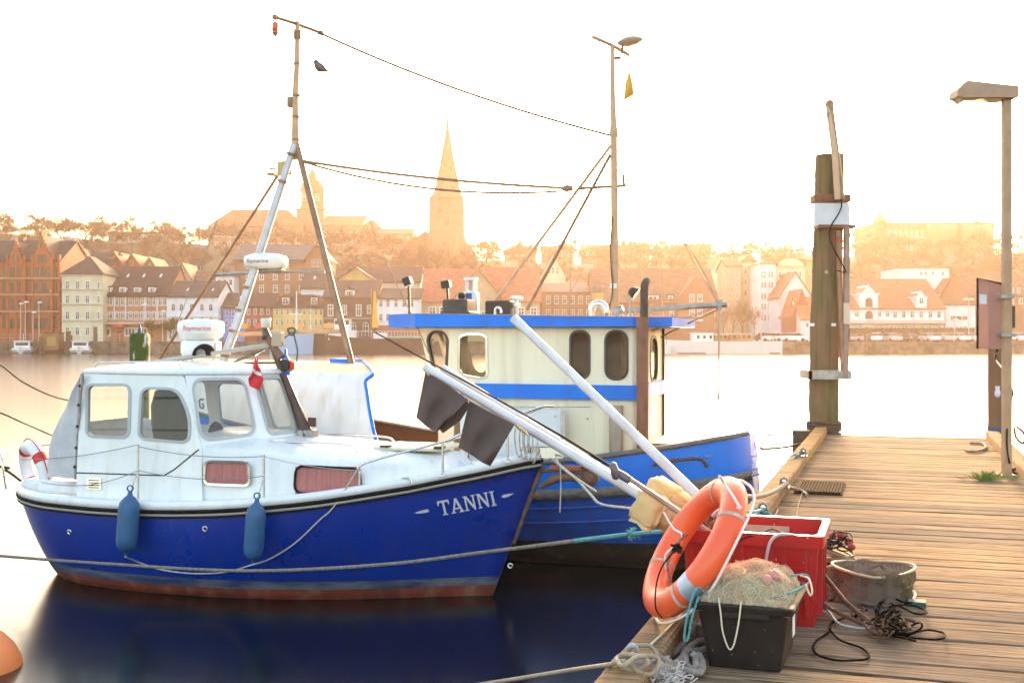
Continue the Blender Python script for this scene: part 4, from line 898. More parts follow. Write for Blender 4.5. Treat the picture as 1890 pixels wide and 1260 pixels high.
# windscreen: three raked panels
def pane_panel(A0, A1, B1, B0, wins, nm='windscreen'):    # bottom-left, bottom-right, top-right, top-left (local)
    n_ = (A1-A0).cross(B0-A0).normalized()
    if n_.x < 0: n_ = -n_
    def fn(px, py): return hitp(FT, px, py, A0, n_)
    return n_, fn
c1b, c1t = Vector((2.45,-.845,1.50)), Vector((2.24,-.745,2.31)); c2b, c2t = Vector((3.02,-.42,1.58)), Vector((2.80,-.37,2.31))
c3b, c3t = Vector((3.22,0,1.60)), Vector((2.97,0,2.31))
def proj(p):  # local -> px
    q_ = FT.M @ p; return Vector((PCX+q_.x/q_.y*F_PX, PCY-(q_.z-CAM_H)/q_.y*F_PX))
print('ws', [tuple(round(v) for v in proj(p)) for p in (c1b,c1t,c2b,c2t,c3b,c3t)])
def q4(A0, A1, B1, B0, ins, r_):
    a = (A0.lerp(A1, ins[0]), A0.lerp(A1, 1-ins[1])); t_ = (B0.lerp(B1, ins[0]), B0.lerp(B1, 1-ins[1]))
    P_ = [a[0].lerp(t_[0], 1-ins[3]), a[1].lerp(t_[1], 1-ins[3]), a[1].lerp(t_[1], ins[2]), a[0].lerp(t_[0], ins[2])]
    return P_
def uvpanel(A0, A1, B1, B0, ins, rad, nm, mirror=True):
    eu = (A1-A0); n_ = eu.cross(B0-A0).normalized(); n_ = n_ if n_.x > 0 else -n_
    def fn(u, v): return A0.lerp(A1, u).lerp(B0.lerp(B1, u), v)
    s_ = 100.0
    def f2(x_, y_): return fn(x_/s_, y_/s_)
    hole = rpoly([(ins[0]*s_,ins[2]*s_),((1-ins[1])*s_,ins[2]*s_),((1-ins[1])*s_,(1-ins[3])*s_),(ins[0]*s_,(1-ins[3])*s_)], rad)
    out_ = [Vector(p) for p in ((0,0),(s_,0),(s_,s_),(0,s_))]
    bb = MB(); plate(bb, out_, [hole], f2, n_, .035)
    bb.build(nm, M_gel, TB, fix=True)
    if mirror: mirror_y(bb).build(nm, M_gel, TB, fix=True)
    window(FT, hole, f2, n_, TB, M_gask, G_clear, grow=3.2, mirror=mirror)
uvpanel(c1b, c2b, c2t, c1t, (.10,.12,.13,.10), 16, 'windscreen_panel')
uvpanel(c2b, c3b, c3t, c2t, (.12,.06,.10,.10), 14, 'windscreen_panel')
# apron between windscreen and coachroof
bb = MB(); bb.add([c1b, c2b, c3b, Vector((c2b.x,-c2b.y,c2b.z)), Vector((c1b.x,-c1b.y,c1b.z)), Vector((2.45,-.85,1.2)), Vector((3.1,-.45,1.2)), Vector((3.3,0,1.2)), Vector((3.1,.45,1.2)), Vector((2.45,.85,1.2))], [(0,1,6,5),(1,2,7,6),(2,3,8,7),(3,4,9,8)]); bb.build('windscreen_apron', M_gel, TB)
# roof with rolled edge
ring0 = [Vector((1.0,-.72,0)), Vector((2.22,-.745,0)), Vector((2.80,-.37,0)), Vector((2.98,0,0)), Vector((2.80,.37,0)), Vector((2.22,.745,0)), Vector((1.0,.72,0))]
def rr_(sc, z, cen=Vector((1.9,0,0))): return [Vector((cen.x+(p.x-cen.x)*sc, p.y*sc, z)) for p in ring0]
bb = MB(); rows = [rr_(.98,2.28), rr_(1.03,2.285), rr_(1.045,2.305), rr_(1.02,2.335), rr_(.8,2.375), rr_(.4,2.41), rr_(.02,2.42)]
bb.grid([r+[r[0]] for r in rows], 0, True); bb.build('wheelhouse_roof', M_gel, TB, fix=True)
# grab rail round the roof edge and sloping awning pole
rl = [FT.hit(px, py, 'y', -.70) for px, py in ((153,690),(190,684),(240,680),(300,678))]; 
tline('roof_rail', [Vector((1.05,-.66,2.36)), Vector((1.1,-.66,2.41)), Vector((2.1,-.66,2.43)), Vector((2.15,-.66,2.36))], .012, M_steel)
# floor, helm seat, rear opening posts
MB().box((.9,-.7,.95),(2.9,.7,1.0)).build('cockpit_floor', mat('dark_floor', (.10,.08,.06), .8), TB)
st = MB(); st.tube([(2.0,-.28,1.2),(2.0,-.28,1.5)], .05, 8); st.box((1.82,-.5,1.48),(2.2,-.06,1.58), bev=.03)
rr = [(1.80,-.28,1.55),(1.76,-.28,1.8),(1.73,-.28,2.0),(1.72,-.28,2.12)]
st.tube([(1.80,-.28,1.50),(1.77,-.28,1.75),(1.74,-.28,1.95),(1.72,-.28,2.1),(1.72,-.28,2.14)], [.2,.21,.19,.13,.03], 12)
st.build('helm_seat', mat('dark_grey_seat', (.025,.022,.022), .8), TB)
bb = MB(); bb.box((2.35,-.66,1.0),(2.95,.66,1.55)); bb.build('dashboard', mat('white_dash', (.55,.55,.52), .5), TB)
MB().box((2.5,-.55,1.552),(2.72,-.2,1.57)).build('chart_book', mat('red_book', (.55,.05,.05), .6), TB)
MB().lathe([(.14,0),(.15,.015),(.14,.03)], 18, 0, Matrix.Translation((2.33,-.3,1.62)) @ Matrix.Rotation(pi/2,4,'Y')).build('steering_wheel', M_black, TB)
# vent and little fittings on the side
def sp2(px, py, o=.012): return sidep(px, py)+nside*o
v_ = MB(); A = [sp2(*p) for p in ((161,881),(188,882),(188,903),(161,902))]; A2 = [sp2(*p, o=-.004) for p in ((161,881),(188,882),(188,903),(161,902))]
v_.add(A+A2, [(0,1,2,3),(0,1,5,4),(1,2,6,5),(2,3,7,6),(3,0,4,7)]); fr_ = v_.build('side_vent', M_steel, TB)
for i in range(4):
    py = 885+i*4.4; s2 = MB(); s2.add([sp2(165,py,.016), sp2(184,py+.5,.016), sp2(184,py+2.4,.014), sp2(165,py+2,.014)], [(0,1,2,3)]); s2.build('louvre', M_rub, fr_)
# --- grey canvas over the cockpit
cv = MB(); pz = [(153,688),(94,800),(89,880),(141,884)]
near = [hitp(FT, px, py, (0,-.80,0), (0,1,0)) for px, py in pz]
def mid(p, q_, t_, b_=0): return p.lerp(q_, t_)+Vector((0,b_,0))
rows = []
for i in range(11):
    t_ = i/10; a = near[0].lerp(near[3], t_) ; c = (near[0].lerp(near[1], min(1,t_*1.45)) if t_ < .69 else near[1].lerp(near[2], (t_-.69)/.31))
    rows.append([a.lerp(c, j/8)+Vector((0, .025*sin(j*1.3+i*.7)+.015*sin(i*2.1), 0)) for j in range(9)])
nearg = rows; cv.grid(rows, 0, True); far_ = [[Vector((p.x,-p.y,p.z)) for p in r_] for r_ in rows]; cv.grid(far_[6:], 0, True)
cv.grid([[nearg[i][8].lerp(far_[i][8], j/8)+Vector((-.06*sin(pi*j/8),0,.0)) for j in range(9)] for i in range(6,11)], 0, True); cv.build('cockpit_canvas', M_canvas, TB)
tline('canvas_batten', [p+Vector((.0,-.02,0)) for p in (near[0], near[3])], .014, M_galv)
for t_ in (.12,.3,.5,.7,.88): MB().lathe([(.001,.01),(.016,.008),(.018,0)], 8, 0, Matrix.Translation(near[0].lerp(near[3], t_)+Vector((0,-.04,0))) @ Matrix.Rotation(pi/2,4,'X')).build('press_stud', M_black, TB)
# stern quarter deck coaming
bb = MB(); bb.box((-.05,-.55,.9),(1.0,.55,1.08), bev=.05); bb.build('aft_coaming', M_gel, TB)
# --- pulpit, stanchions, lifelines
def st_pt(px, py, y_=-1.05): return FT.hit(px, py, 'y', y_)
def deck_at(x, y): u = (x+.46)/6.42; return smooth_tab(SH, min(1,max(0,u)))+.05
def stanchion(px, pt, pb, y_, name='stanchion'):
    a = st_pt(px, pt, y_); bz = deck_at(a.x, y_); o_ = MB().tube([Vector((a.x,y_,bz)), a], .012, 6).build(name, M_steel, TB); MB().lathe([(.035,0),(.03,.02),(.012,.03)], 10, 0, Matrix.Translation((a.x,y_,bz+.0))).build('stanchion_base', M_steel, o_); return a
s1 = stanchion(255,820,920,-1.04); s2 = stanchion(487,838,932,-1.02); s3 = stanchion(663,864,914,-.88)
s4 = stanchion(817,815,882,-.55); s5 = stanchion(937,790,856,-.28)
rail = [Vector((s3.x,-.88,deck_at(s3.x,0))), s3+Vector((0,0,-.05)), st_pt(674,854,-.86), s4, st_pt(850,801,-.50), st_pt(905,784,-.33), Vector((5.95,-.14,1.97)), Vector((6.08,0,1.98))]
rail = rail[:1]+cat_curve(rail[1:], 4); tline('bow_rail', rail, .013, M_steel); tline('bow_rail', [Vector((p.x,-p.y,p.z)) for p in rail], .013, M_steel)
for s_ in (s4, s5): o_ = MB().tube([Vector((s_.x,-s_.y,deck_at(s_.x,0))), Vector((s_.x,-s_.y,s_.z))], .012, 6).build('stanchion', M_steel, TB)
wire_m = mat('wire', (.25,.25,.25), .4, .6)
tline('lifeline', sag(s1, Vector((.3,-.9,1.35)), .04), .004, wire_m, 4); tline('lifeline', sag(s1+Vector((0,0,-.02)), s2+Vector((0,0,-.02)), .05), .004, wire_m, 4); tline('lifeline', sag(s2+Vector((0,0,-.02)), s3+Vector((0,0,-.02)), .03), .004, M_rope, 4)
tline('lifeline', sag(s1+Vector((0,0,-.27)), s2+Vector((0,0,-.22)), .06), .004, wire_m, 4); tline('lifeline', sag(Vector((.6,-.95,1.12)), s1+Vector((0,0,-.27)), .09), .004, wire_m, 4)
# bow roller, cleat, mooring gear at the stem
bb = MB(); bb.box((5.75,-.07,1.47),(6.28,-.045,1.56)); bb.box((5.75,.045,1.47),(6.28,.07,1.56)); bb.box((5.75,-.07,1.455),(6.2,.07,1.47)); bb.build('bow_roller', M_steel, TB)
for x_ in (4.75,): bb = MB(); bb.tube(cat_curve([(x_-.06,-.72,deck_at(x_,0)),(x_-.04,-.72,deck_at(x_,0)+.05),(x_+.04,-.72,deck_at(x_,0)+.05),(x_+.06,-.72,deck_at(x_,0))],4), .01, 6); bb.build('deck_eye', M_steel, TB)
# coiled lines hanging from the pulpit
for j in range(4):
    c_ = st_pt(958+j*7, 812, -.22+.04*j); bb = MB(); bb.tube([c_+Vector((.045*cos(a)+.01*j, .02*sin(a*2), .17*sin(a)-.02*j)) for a in [2*pi*i/20 for i in range(20)]], .008, 6, closed=True); bb.build('coiled_line', M_rope, TB)
# --- mast on the coachroof
mb_ = Vector((3.30,0,zat(3.3)+.14)); mt = FT.hit(488, 602, 'y', 0)
mst = MB(); mst.tube([mb_, mb_.lerp(mt,.3), mt], [.075,.05,.030], 10); mo = mst.build('mast', M_mast, TB)
bb = MB(); bb.box((3.2,-.07,mb_.z-.04),(3.40,.07,mb_.z+.07), bev=.01); bb.build('mast_step', M_galv, TB)
bb = MB(); bb.box((3.31,-.015,mb_.z+.1),(3.40,.015,mb_.z+.2)); bb.build('mast_cleat', M_mast, TB)
al = mt+Vector((.02,0,-.02)); bb = MB(); bb.lathe([(.02,0),(.05,.01),(.055,.1),(.05,.11)], 12, 0, Matrix.Translation(al)); bb.build('anchor_light', mat('lamp_cream', (.75,.72,.6), .3), TB)
bb = MB(); bb.lathe([(.05,0),(.055,.03),(.03,.06)], 12, 0, Matrix.Translation(al+Vector((0,0,-.13)))); bb.build('light_base', M_black, TB)
def TP(px, py, y_=0): return FT.hit(px, py, 'y', y_)
bb = MB(); bb.tube([TP(487,607), TP(492,620), TP(508,645), TP(520,660)], [.03,.04,.045,.05], 8); bb.build('mast_sleeve', mat('brown_canvas', (.22,.13,.09), .9), TB)
bb = MB(); c_ = TP(513,626); bb.box((c_.x-.06,-.05,c_.z-.08),(c_.x+.06,.05,c_.z+.08), bev=.012); bb.build('junction_box', mat('tan_box', (.5,.38,.26), .6), TB)
bm_ = MB(); bm_.tube([TP(152,694,.1), TP(285,669,.05), TP(420,648,.02), TP(525,632)], [.022,.026,.026,.022], 8); bm_.build('boom', mat('grey_boom', (.42,.38,.34), .5), TB)
bm_ = MB(); bm_.tube([TP(292,673,.2), TP(400,671,.2), TP(519,669)], .012, 8); bm_.build('boat_hook', M_black, TB)
for px, py in ((345,672),(372,671)): MB().lathe([(.02,0),(.035,.01),(.035,.05),(.02,.06)], 8, 0, Matrix.Translation(TP(px,py,.2)+Vector((0,0,-.03)))).build('line_block', M_black, TB)
nb = TP(529,674,0); bb = MB(); bb.box((nb.x-.05,-.05,nb.z-.065),(nb.x+.05,.05,nb.z+.065), bev=.008); bb.build('navigation_light', M_black, TB)
MB().box((nb.x+.051,-.04,nb.z-.05),(nb.x+.075,.04,nb.z+.05), bev=.008).build('red_lens', mat('red_lens', (.6,.03,.02), .2), TB)
MB().lathe([(.03,-.11),(.035,-.068)], 10, 0, Matrix.Translation((nb.x+.01,-.01,nb.z))).build('blue_lens', mat('blue_lens', (.02,.12,.55), .2), TB)
MB().lathe([(.045,.07),(.02,.1),(.012,.17),(.002,.19)], 10, 0, Matrix.Translation((nb.x-.01,0,nb.z))).build('blue_cone', mat('blue_cone', (.02,.12,.55), .4), TB)
# flag
fl = MB(); R_ = random.Random(5); rows = []
for i in range(9):
    py = 657+55*i/8; wv = 6+15*min(1,i/2.6) if i < 6 else 21-4*(i-6)
    rows.append([FT.at(474+wv*(j/5)-wv*.5+3*sin(i*.6+j*.8)-(4 if i > 5 else 0), py+2*j, 12.3+.03*sin(j*1.4+i)) for j in range(6)])
fl.grid(rows, 0, True); fo = fl.build('red_pennant', mat('flag_red', (.72,.04,.05), .8), TB)
cr_ = MB(); cr_.grid([[p+Vector((0,-.012,0)) for p in rows[i]] for i in (3,4)][:2], 0); cr_.build('white_cross_bar', mat('flag_white', (.8,.8,.8), .8), fo)
MB().tube([FT.at(476,668,12.31), FT.at(471,656,12.3), TP(500,640,0)], .005, 5).build('flag_staff', M_steel, TB)
tline('halyard', sag(TP(432,667,.1), TP(508,640,.1), -.02, 6), .005, M_black, 4)
# radar dome on its stand
M_dome = mat('radar_white', (.78,.77,.74), .35)
rc = TP(371,630,.25); sc_ = (FT.M @ rc).y/F_PX
D = empty('radar_dome', rc, 0); D.parent = TB
rd = MB(); r0 = 42*sc_; h0 = rc.z; z_ = lambda py: TP(371,py,.25).z-rc.z
rd.lathe([(.001,z_(589)),(r0*.6,z_(590)),(r0*.93,z_(593)),(r0,z_(599)),(r0*1.0,z_(612)),(r0*.985,z_(613)),(r0*.985,z_(615)),(r0*.96,z_(616)),(r0*.9,z_(622)),(r0*.62,z_(628)),(r0*.55,z_(630))][::-1], 32, 0); rd.build('dome', M_dome, D)
rb = MB(); rb.lathe([(r0*.80,z_(657)),(r0*.86,z_(650)),(r0*.86,z_(632)),(r0*.7,z_(628))], 24); rb.build('pedestal', M_dome, D)
def lettering(txt, size, m, nm='lettering', shear=0.0):
    cu = bpy.data.curves.new(nm, 'FONT'); cu.body = txt; cu.size = size; cu.align_x = 'CENTER'; cu.align_y = 'CENTER'; cu.shear = shear; cu.resolution_u = 2
    o_ = bpy.data.objects.new(nm, cu); COL.objects.link(o_); dg = bpy.context.evaluated_depsgraph_get(); me = bpy.data.meshes.new_from_object(o_.evaluated_get(dg)); bpy.data.objects.remove(o_)
    me.materials.clear(); me.materials.append(m); return me
def wrap(me, r_, ang0, z0, off=.003):
    for v in me.vertices: a = ang0+v.co.x/r_; z__ = v.co.y; v.co = Vector(((r_+off)*sin(a), -(r_+off)*cos(a), z0+z__))
    return me
M_redl = mat('red_lettering', (.65,.05,.05), .5)
me = lettering('Raymarine', .075, M_redl); wrap(me, r0, .36, z_(606), .012); put('lettering', me, D)
for px in (335,352,372,395): 
    a = TP(px,640,.1); MB().tube([Vector((a.x-rc.x,-.12 if px != 372 else .1,2.33-rc.z)), Vector((a.x-rc.x,-.12 if px != 372 else .1,z_(631)))], .012, 6).build('stand_leg', M_steel, D)
bb = MB(); cx0 = TP(372,648,0).x-rc.x
for j in range(5): bb.tube([Vector((cx0+.13*cos(a)*(1-.08*j), -.19-.02*j, z_(655)+.115*sin(a)*(1-.05*j))) for a in [pi*i/12 for i in range(13)]], .018, 6)
bb.build('coiled_hose', M_rub, D)
# lifebuoy on the pushpit
def torus_arc(b, C_, n_, up, R_, r_, a0, a1, k=24, m_=12, mi=0, closed=False, flat=1.0):
    n_ = n_.normalized(); u_ = (up-n_*up.dot(n_)).normalized(); v_ = n_.cross(u_); rows = []
    for i in range(k if closed else k+1):
        a = a0+(a1-a0)*i/k; d = u_*cos(a)+v_*sin(a); c = C_+d*R_; rows.append([c+(d*cos(t)+n_*sin(t)*flat)*r_ for t in [2*pi*j/m_ for j in range(m_)]])
    if closed: rows.append(rows[0])
    b.grid(rows, mi, True, closed=True); return b
LB = empty('white_lifebuoy', W(66,868,13.45), 0, 'white lifebuoy with red bands hanging on the stern of the navy boat', 'lifebuoy')
nn = Vector((-.62,-.55,-.18)); upv = Vector((.28,0,1)); b = MB(); torus_arc(b, Vector((0,0,0)), nn, upv, .285, .075, 0, 2*pi, 40, 14, closed=True); b.build('ring', mat('white_foam', (.78,.80,.84), .5), LB)
for a in (45,135,225,315): b = MB(); torus_arc(b, Vector((0,0,0)), nn, upv, .285, .0785, radians(a-9), radians(a+9), 6, 14); b.build('red_band', mat('red_band', (.65,.03,.03), .5), LB)
b = MB(); torus_arc(b, Vector((0,0,0)), nn, upv, .38, .007, 0, 2*pi, 40, 5, closed=True); b.build('grab_line', mat('red_line', (.5,.05,.05), .8), LB)
pp = MB(); pp.tube(cat_curve([(.0,-.78,1.0),(-.05,-.80,1.36),(-.3,-.5,1.38),(-.42,0,1.38),(-.3,.5,1.38),(0,.8,1.36),(.0,.78,1.0)],5), .012, 6); pp.tube([(-.42,0,1.38),(-.38,0,.98)], .012, 6); pp.build('stern_rail', M_steel, TB)
# fenders
def fender(px, ptop, pbot, y_, label, w_):
    a, c = FT.hit(px, ptop, 'y', y_), FT.hit(px, pbot, 'y', y_); e = empty('fender', FT.M @ c, 0, label, 'fender', 'fenders on the navy hull'); H = a.z-c.z; r_ = w_/2
    b_ = MB(); b_.lathe([(.012,0),(.02,.03),(.03,.045),(r_*.5,.055),(r_*.9,.09),(r_,.16),(r_,H*.72),(r_*.92,H*.82),(r_*.55,H*.90),(.028,H*.94),(.02,H)], 20)
    M_ = Matrix.Rotation(radians(4),4,'Y'); b_.v = [tuple(M_ @ Vector(v_)) for v_ in b_.v]; b_.build('body', M_bluep, e)
    t_ = M_ @ Vector((0,0,H)); MB().tube([t_+Vector((0,0,-.02)), t_+Vector((.03,.06,.12)), t_+Vector((.05,.12,.22))], .006, 6).build('lanyard', M_rope, e)
    MB().tube([t_+Vector((.03*cos(a_),0,.03+.03*sin(a_))) for a_ in [2*pi*i/12 for i in range(12)]], .008, 6, closed=True).build('eye', M_bluep, e)
    return FT.M @ c
fa = fender(232,906,1026,-1.32,'dark blue fender hanging nearest the stern of the navy hull',.215); fb = fender(466,920,1040,-1.33,'dark blue fender hanging amidships on the navy hull, right one of two',.20)
rp = [FT.at(px, py, 0) if False else None for px, py in ()]
pts = [fa+Vector((0,-.02,0))]+[FT.M @ on_hull(px, py, .02) for px, py in ((260,1036),(300,1049),(360,1056),(420,1053))]+[fb+Vector((0,-.06,.0))]+[FT.M @ on_hull(px, py, .03) for px, py in ((500,1028),(545,1000),(590,958),(618,932))]+[FT.M @ (s3+Vector((0,-.03,0)))]
o_ = MB().tube(cat_curve(pts, 5), .008, 6).build('fender_line', M_rope); tag(o_, 'thin white line slung under both blue fenders up to the bow rail', 'rope')
# ------------------------------------------------------------------ the blue fishing boat
FB = Frame((1.718,14.46,0), atan2(-.292,.956))
BB = empty('fishing_boat', FB.o, FB.a, 'bright blue fishing boat with cream wheelhouse and two masts behind the navy boat', 'fishing boat')
M_bblue2 = mat('bright_blue_paint', (.0003,.20,.80), .40, col2=(.0003,.165,.72), nscale=2.0, rvar=.10, streak=((.02,.09,.34), 6, .35), spec=.3, coat=.05, bump=.12, bscale=5)
M_dblue = mat('lower_blue_paint', (.001,.075,.40), .45, col2=(.002,.10,.50), nscale=2.5, streak=((.02,.05,.14), 5, .5), bump=.15, bscale=6)
M_tar = mat('black_bottom_paint', (.018,.016,.014), .75, col2=(.06,.05,.035), nscale=4, mixlo=.55, mixhi=.75, bump=.5, bscale=18)
M_gunw = mat('grey_gunwale', (.20,.17,.14), .7, col2=(.10,.09,.08), nscale=9, stretch=(1,4,4)); M_creamp = mat('cream_paint', (.88,.80,.60), .38, col2=(.84,.75,.55), nscale=1.4, rvar=.1, streak=((.42,.30,.16), 6, .35))
BDb = [(0,.02),(.04,.42),(.1,.80),(.2,1.16),(.35,1.38),(.55,1.45),(.72,1.44),(.86,1.38),(.94,1.18),(.98,.85),(1,.45)]
SHb = [(0,1.80),(.15,1.66),(.3,1.48),(.45,1.30),(.6,1.20),(.75,1.29),(.88,1.44),(1,1.575)]
def b_hull(u, z, side=-1, off=0):
    zs = smooth_tab(SHb, u); bow = -6.5-.35*(z/2.2); st = 1.26+.10*(1.5-z)/1.5 if z > .35 else 1.32; x = bow+(st-bow)*u
    f = max(0, 1-z/zs); k = 1+.015*sin(f*3.1)-(.30+.25*(1-u)**3)*f**2.0
    if z < 0: k *= .7
    if side > 0 and x > -1 and z > .6: z -= .15*min(1, x+1)*(z-.6)/.8
    return Vector((x, side*(smooth_tab(BDb, u)*k+off), z))
UB = [i/48 for i in range(49)]
def brow(fz): return [b_hull(u, fz(smooth_tab(SHb, u), u), -1) for u in UB]+[b_hull(u, fz(smooth_tab(SHb, u), u), 1) for u in UB[::-1]]
belt = lambda zs, u: zs*.62+.10
wl = lambda zs, u: .30+.12*(u-.5)**2*2
b = MB(); b.grid([brow(lambda zs, u, f=f: belt(zs,u)+(zs-belt(zs,u))*f) for f in (1,.8,.6,.4,.2,0)], 0, True, closed=True); up_v, up_f = list(b.v), list(b.f); b.build('topsides', M_bblue2, BB, fix=True)
b = MB(); b.grid([brow(lambda zs, u, f=f: wl(zs,u)+(belt(zs,u)-wl(zs,u))*f) for f in (1,.75,.5,.25,0)], 0, True, closed=True); b.build('lower_planking', M_dblue, BB, fix=True)
b = MB(); b.grid([brow(lambda zs, u, f=f: wl(zs,u)*f) for f in (1,.6,.2,-.6)], 0, True, closed=True); b.build('bottom', M_tar, BB, fix=True)
# transom closing and stern post
tp = [b_hull(1, z, s_) for s_ in (-1,) for z in (1.585,1.2,.8,.4,.0)]; tq = [b_hull(1, z, 1) for z in (1.585,1.2,.8,.4,.0)]
b = MB(); b.grid([tp, tq]); b.build('transom', M_bblue2, BB)
def bstrake(fz, prof, m, name):
    for s_ in (-1,1): MB().grid([[b_hull(u, fz(smooth_tab(SHb,u),u), s_, off)+Vector((0,0,dz)) for dz, off in prof] for u in UB], 0, True).build(name, m, BB)
bstrake(lambda zs,u: zs, [(-.035,.0),(-.035,.025),(-.01,.035),(.015,.025),(.02,-.06),(.0,-.12)], M_gunw, 'gunwale')
bstrake(belt, [(-.06,.0),(-.055,.035),(0,.045),(.055,.03),(.06,.0)], M_gunw, 'rubbing_belt')
bstrake(lambda zs,u: belt(zs,u)-.17, [(-.012,.0),(-.01,.012),(.01,.012),(.012,.0)], M_dblue, 'plank_edge'); bstrake(lambda zs,u: belt(zs,u)-.34, [(-.012,.0),(-.01,.012),(.01,.012),(.012,.0)], M_dblue, 'plank_edge')
M_deckb = mat('worn_deck', (.30,.24,.18), .85, col2=(.18,.15,.12), nscale=5)
rows = [[b_hull(u, smooth_tab(SHb,u), -1, -.06)+Vector((0,0,-.22)), Vector((b_hull(u,1.3,1).x,0,smooth_tab(SHb,u)-.16)), b_hull(u, smooth_tab(SHb,u), 1, -.06)+Vector((0,0,-.22))] for u in UB[2:]]
MB().grid(rows).build('deck', M_deckb, BB)
for s_ in (-1,1): MB().grid([[b_hull(u, smooth_tab(SHb,u), s_, -.055)+Vector((0,0,-.25)), b_hull(u, smooth_tab(SHb,u), s_, -.055)+Vector((0,0,.01))] for u in UB if u < .93]).build('bulwark_inside', mat('brown_bulwark', (.20,.10,.06), .8), BB)
# stern deck boards (the orange hatch)
b = MB(); b.box((.12,-.84,1.37),(.80,.30,1.45)); b.build('stern_hatch', mat('orange_plank', (.42,.22,.09), .7, col2=(.3,.15,.06), nscale=6, stretch=(8,1,1)), BB)
b = MB(); b.box((.15,-.80,1.15),(.77,.26,1.368)); b.build('hatch_coaming', M_gunw, BB)
# --- wheelhouse
wy = -.9
def wp(px, py): return FB.hit(px, py, 'y', wy)
def stad(cx0, x1, y0, y1): w_ = (x1-cx0); return rpoly([(cx0,y0),(x1,y0),(x1,y1),(cx0,y1)], w_*.5, 6)
A_ = [Vector(p) for p in ((830,604),(1175,604),(1175,842),(1175,870),(855,880),(855,790),(838,740))]
win_a = rpoly([(849,622),(862,617),(886,617),(897,622),(898,694),(886,697),(856,692),(848,683)], [4,6,6,4,5,6,6,5]); win_b = stad(1054,1087,611.5,697.5); win_c = stad(1118.5,1157,611.5,698.5)
b = MB(); plate(b, A_, [win_a, win_b, win_c], wp, (0,-1,0), .05); b.build('wheelhouse_side', M_creamp, BB, fix=True); mirror_y(b).build('wheelhouse_side', M_creamp, BB, fix=True)
M_rubf = mat('dark_rubber_frame', (.07,.06,.05), .5)
for p_ in (win_b, win_c): window(FB, p_, wp, (0,-1,0), BB, M_rubf, G_tint, grow=3.2, proud=.012, mirror=True)
window(FB, win_a, wp, (0,-1,0), BB, M_steel, G_clear, grow=3, proud=.012, mirror=True)
# angled front quarter (chamfer) with its window, then the front
q0t, q0b = wp(831,604), wp(836,742); q1t = FB.hit(773, 607, 'y', -.62); q1b = FB.hit(805, 742, 'y', -.62)
def vmir(p): return Vector((p.x,-p.y,p.z))
n_q = (q0b-q0t).cross(q1t-q0t).normalized(); n_q = n_q if n_q.y < 0 else -n_q
def qp(px, py): return hitp(FB, px, py, q0t, n_q)
o_q = [Vector(p) for p in ((831,604),(773,605),(783,640),(800,705),(806,742),(836,742))]; w_q = rpoly([(790,626),(797,613),(818,613),(826,626),(823,686),(812,698),(802,686)], [8,7,7,8,8,8,8])
b = MB(); plate(b, o_q, [w_q], qp, n_q, .04); b.build('wheelhouse_quarter', M_creamp, BB, fix=True); mirror_y(b).build('wheelhouse_quarter', M_creamp, BB, fix=True)
window(FB, w_q, qp, n_q, BB, M_rubf, G_clear, grow=3, proud=.012, mirror=True)
f0t, f0b = qp(773,605), qp(806,742)
b = MB(); b.add([f0t, vmir(f0t), vmir(f0b), f0b, f0b+Vector((.05,0,-.75)), vmir(f0b)+Vector((.05,0,-.75))], [(0,1,2,3)]) if False else None
b = MB(); 
def fr(u, v): return f0t.lerp(vmir(f0t), u/100).lerp(f0b.lerp(vmir(f0b), u/100), v/100)
h1 = rpoly([(8,8),(46,8),(46,70),(8,70)], 8); h2 = rpoly([(54,8),(92,8),(92,70),(54,70)], 8)
plate(b, [Vector(p) for p in ((0,0),(100,0),(100,100),(0,100))], [h1, h2], fr, (-1,0,0), .04); b.build('wheelhouse_front', M_creamp, BB, fix=True)
b = MB(); lowz = 1.0
lw = [wp(855,742), Vector((q0b.x+.05,-.9,0)), Vector((f0b.x+.1,f0b.y,0))]
b.prism([(wp(838,740).x,-.9,lowz),(f0b.x+.02,f0b.y,lowz),(f0b.x+.02,-f0b.y,lowz),(wp(838,740).x,.9,lowz)], (0,0,f0b.z-lowz+.0)); b.build('lower_front', M_creamp, BB, fix=True)
# aft wall with its window
def ap(px, py): return FB.hit(px, py, 'x', 0.0)
aw = [(-.9,1.05),(.86,1.05),(.86,2.80),(-.9,2.80)]; hole = rpoly([(-.28,2.16),(.36,2.16),(.36,2.70),(-.28,2.70)], .2)
hole = rpoly([(-.02,2.14),(.48,2.14),(.48,2.68),(-.02,2.68)], .22)
b = MB(); plate(b, [Vector(p) for p in aw], [hole], lambda y_, z__: Vector((0,y_,z__)), (1,0,0), .05); b.build('aft_wall', M_creamp, BB, fix=True)
window(FB, hole, lambda y_, z__: Vector((0,y_,z__)), (1,0,0), BB, M_rubf, G_tint, grow=.03, proud=.012)
# curtains / brown panels seen through the glass
b = MB(); b.box((-.95,-.80,1.6),(-.2,-.78,2.75)); b.build('brown_curtain', mat('brown_curtain', (.20,.09,.05), .8, col2=(.12,.06,.04), nscale=4), BB)
b = MB(); b.box((-2.1,-.1,1.3),(-1.85,.2,2.75)); b.build('wooden_post', mat('cabin_wood', (.16,.07,.035), .5, col2=(.09,.04,.02), nscale=5), BB)
MB().box((-2.55,-.25,1.3),(-2.4,-.0,2.7)).build('wooden_post', MATS['cabin_wood'], BB)
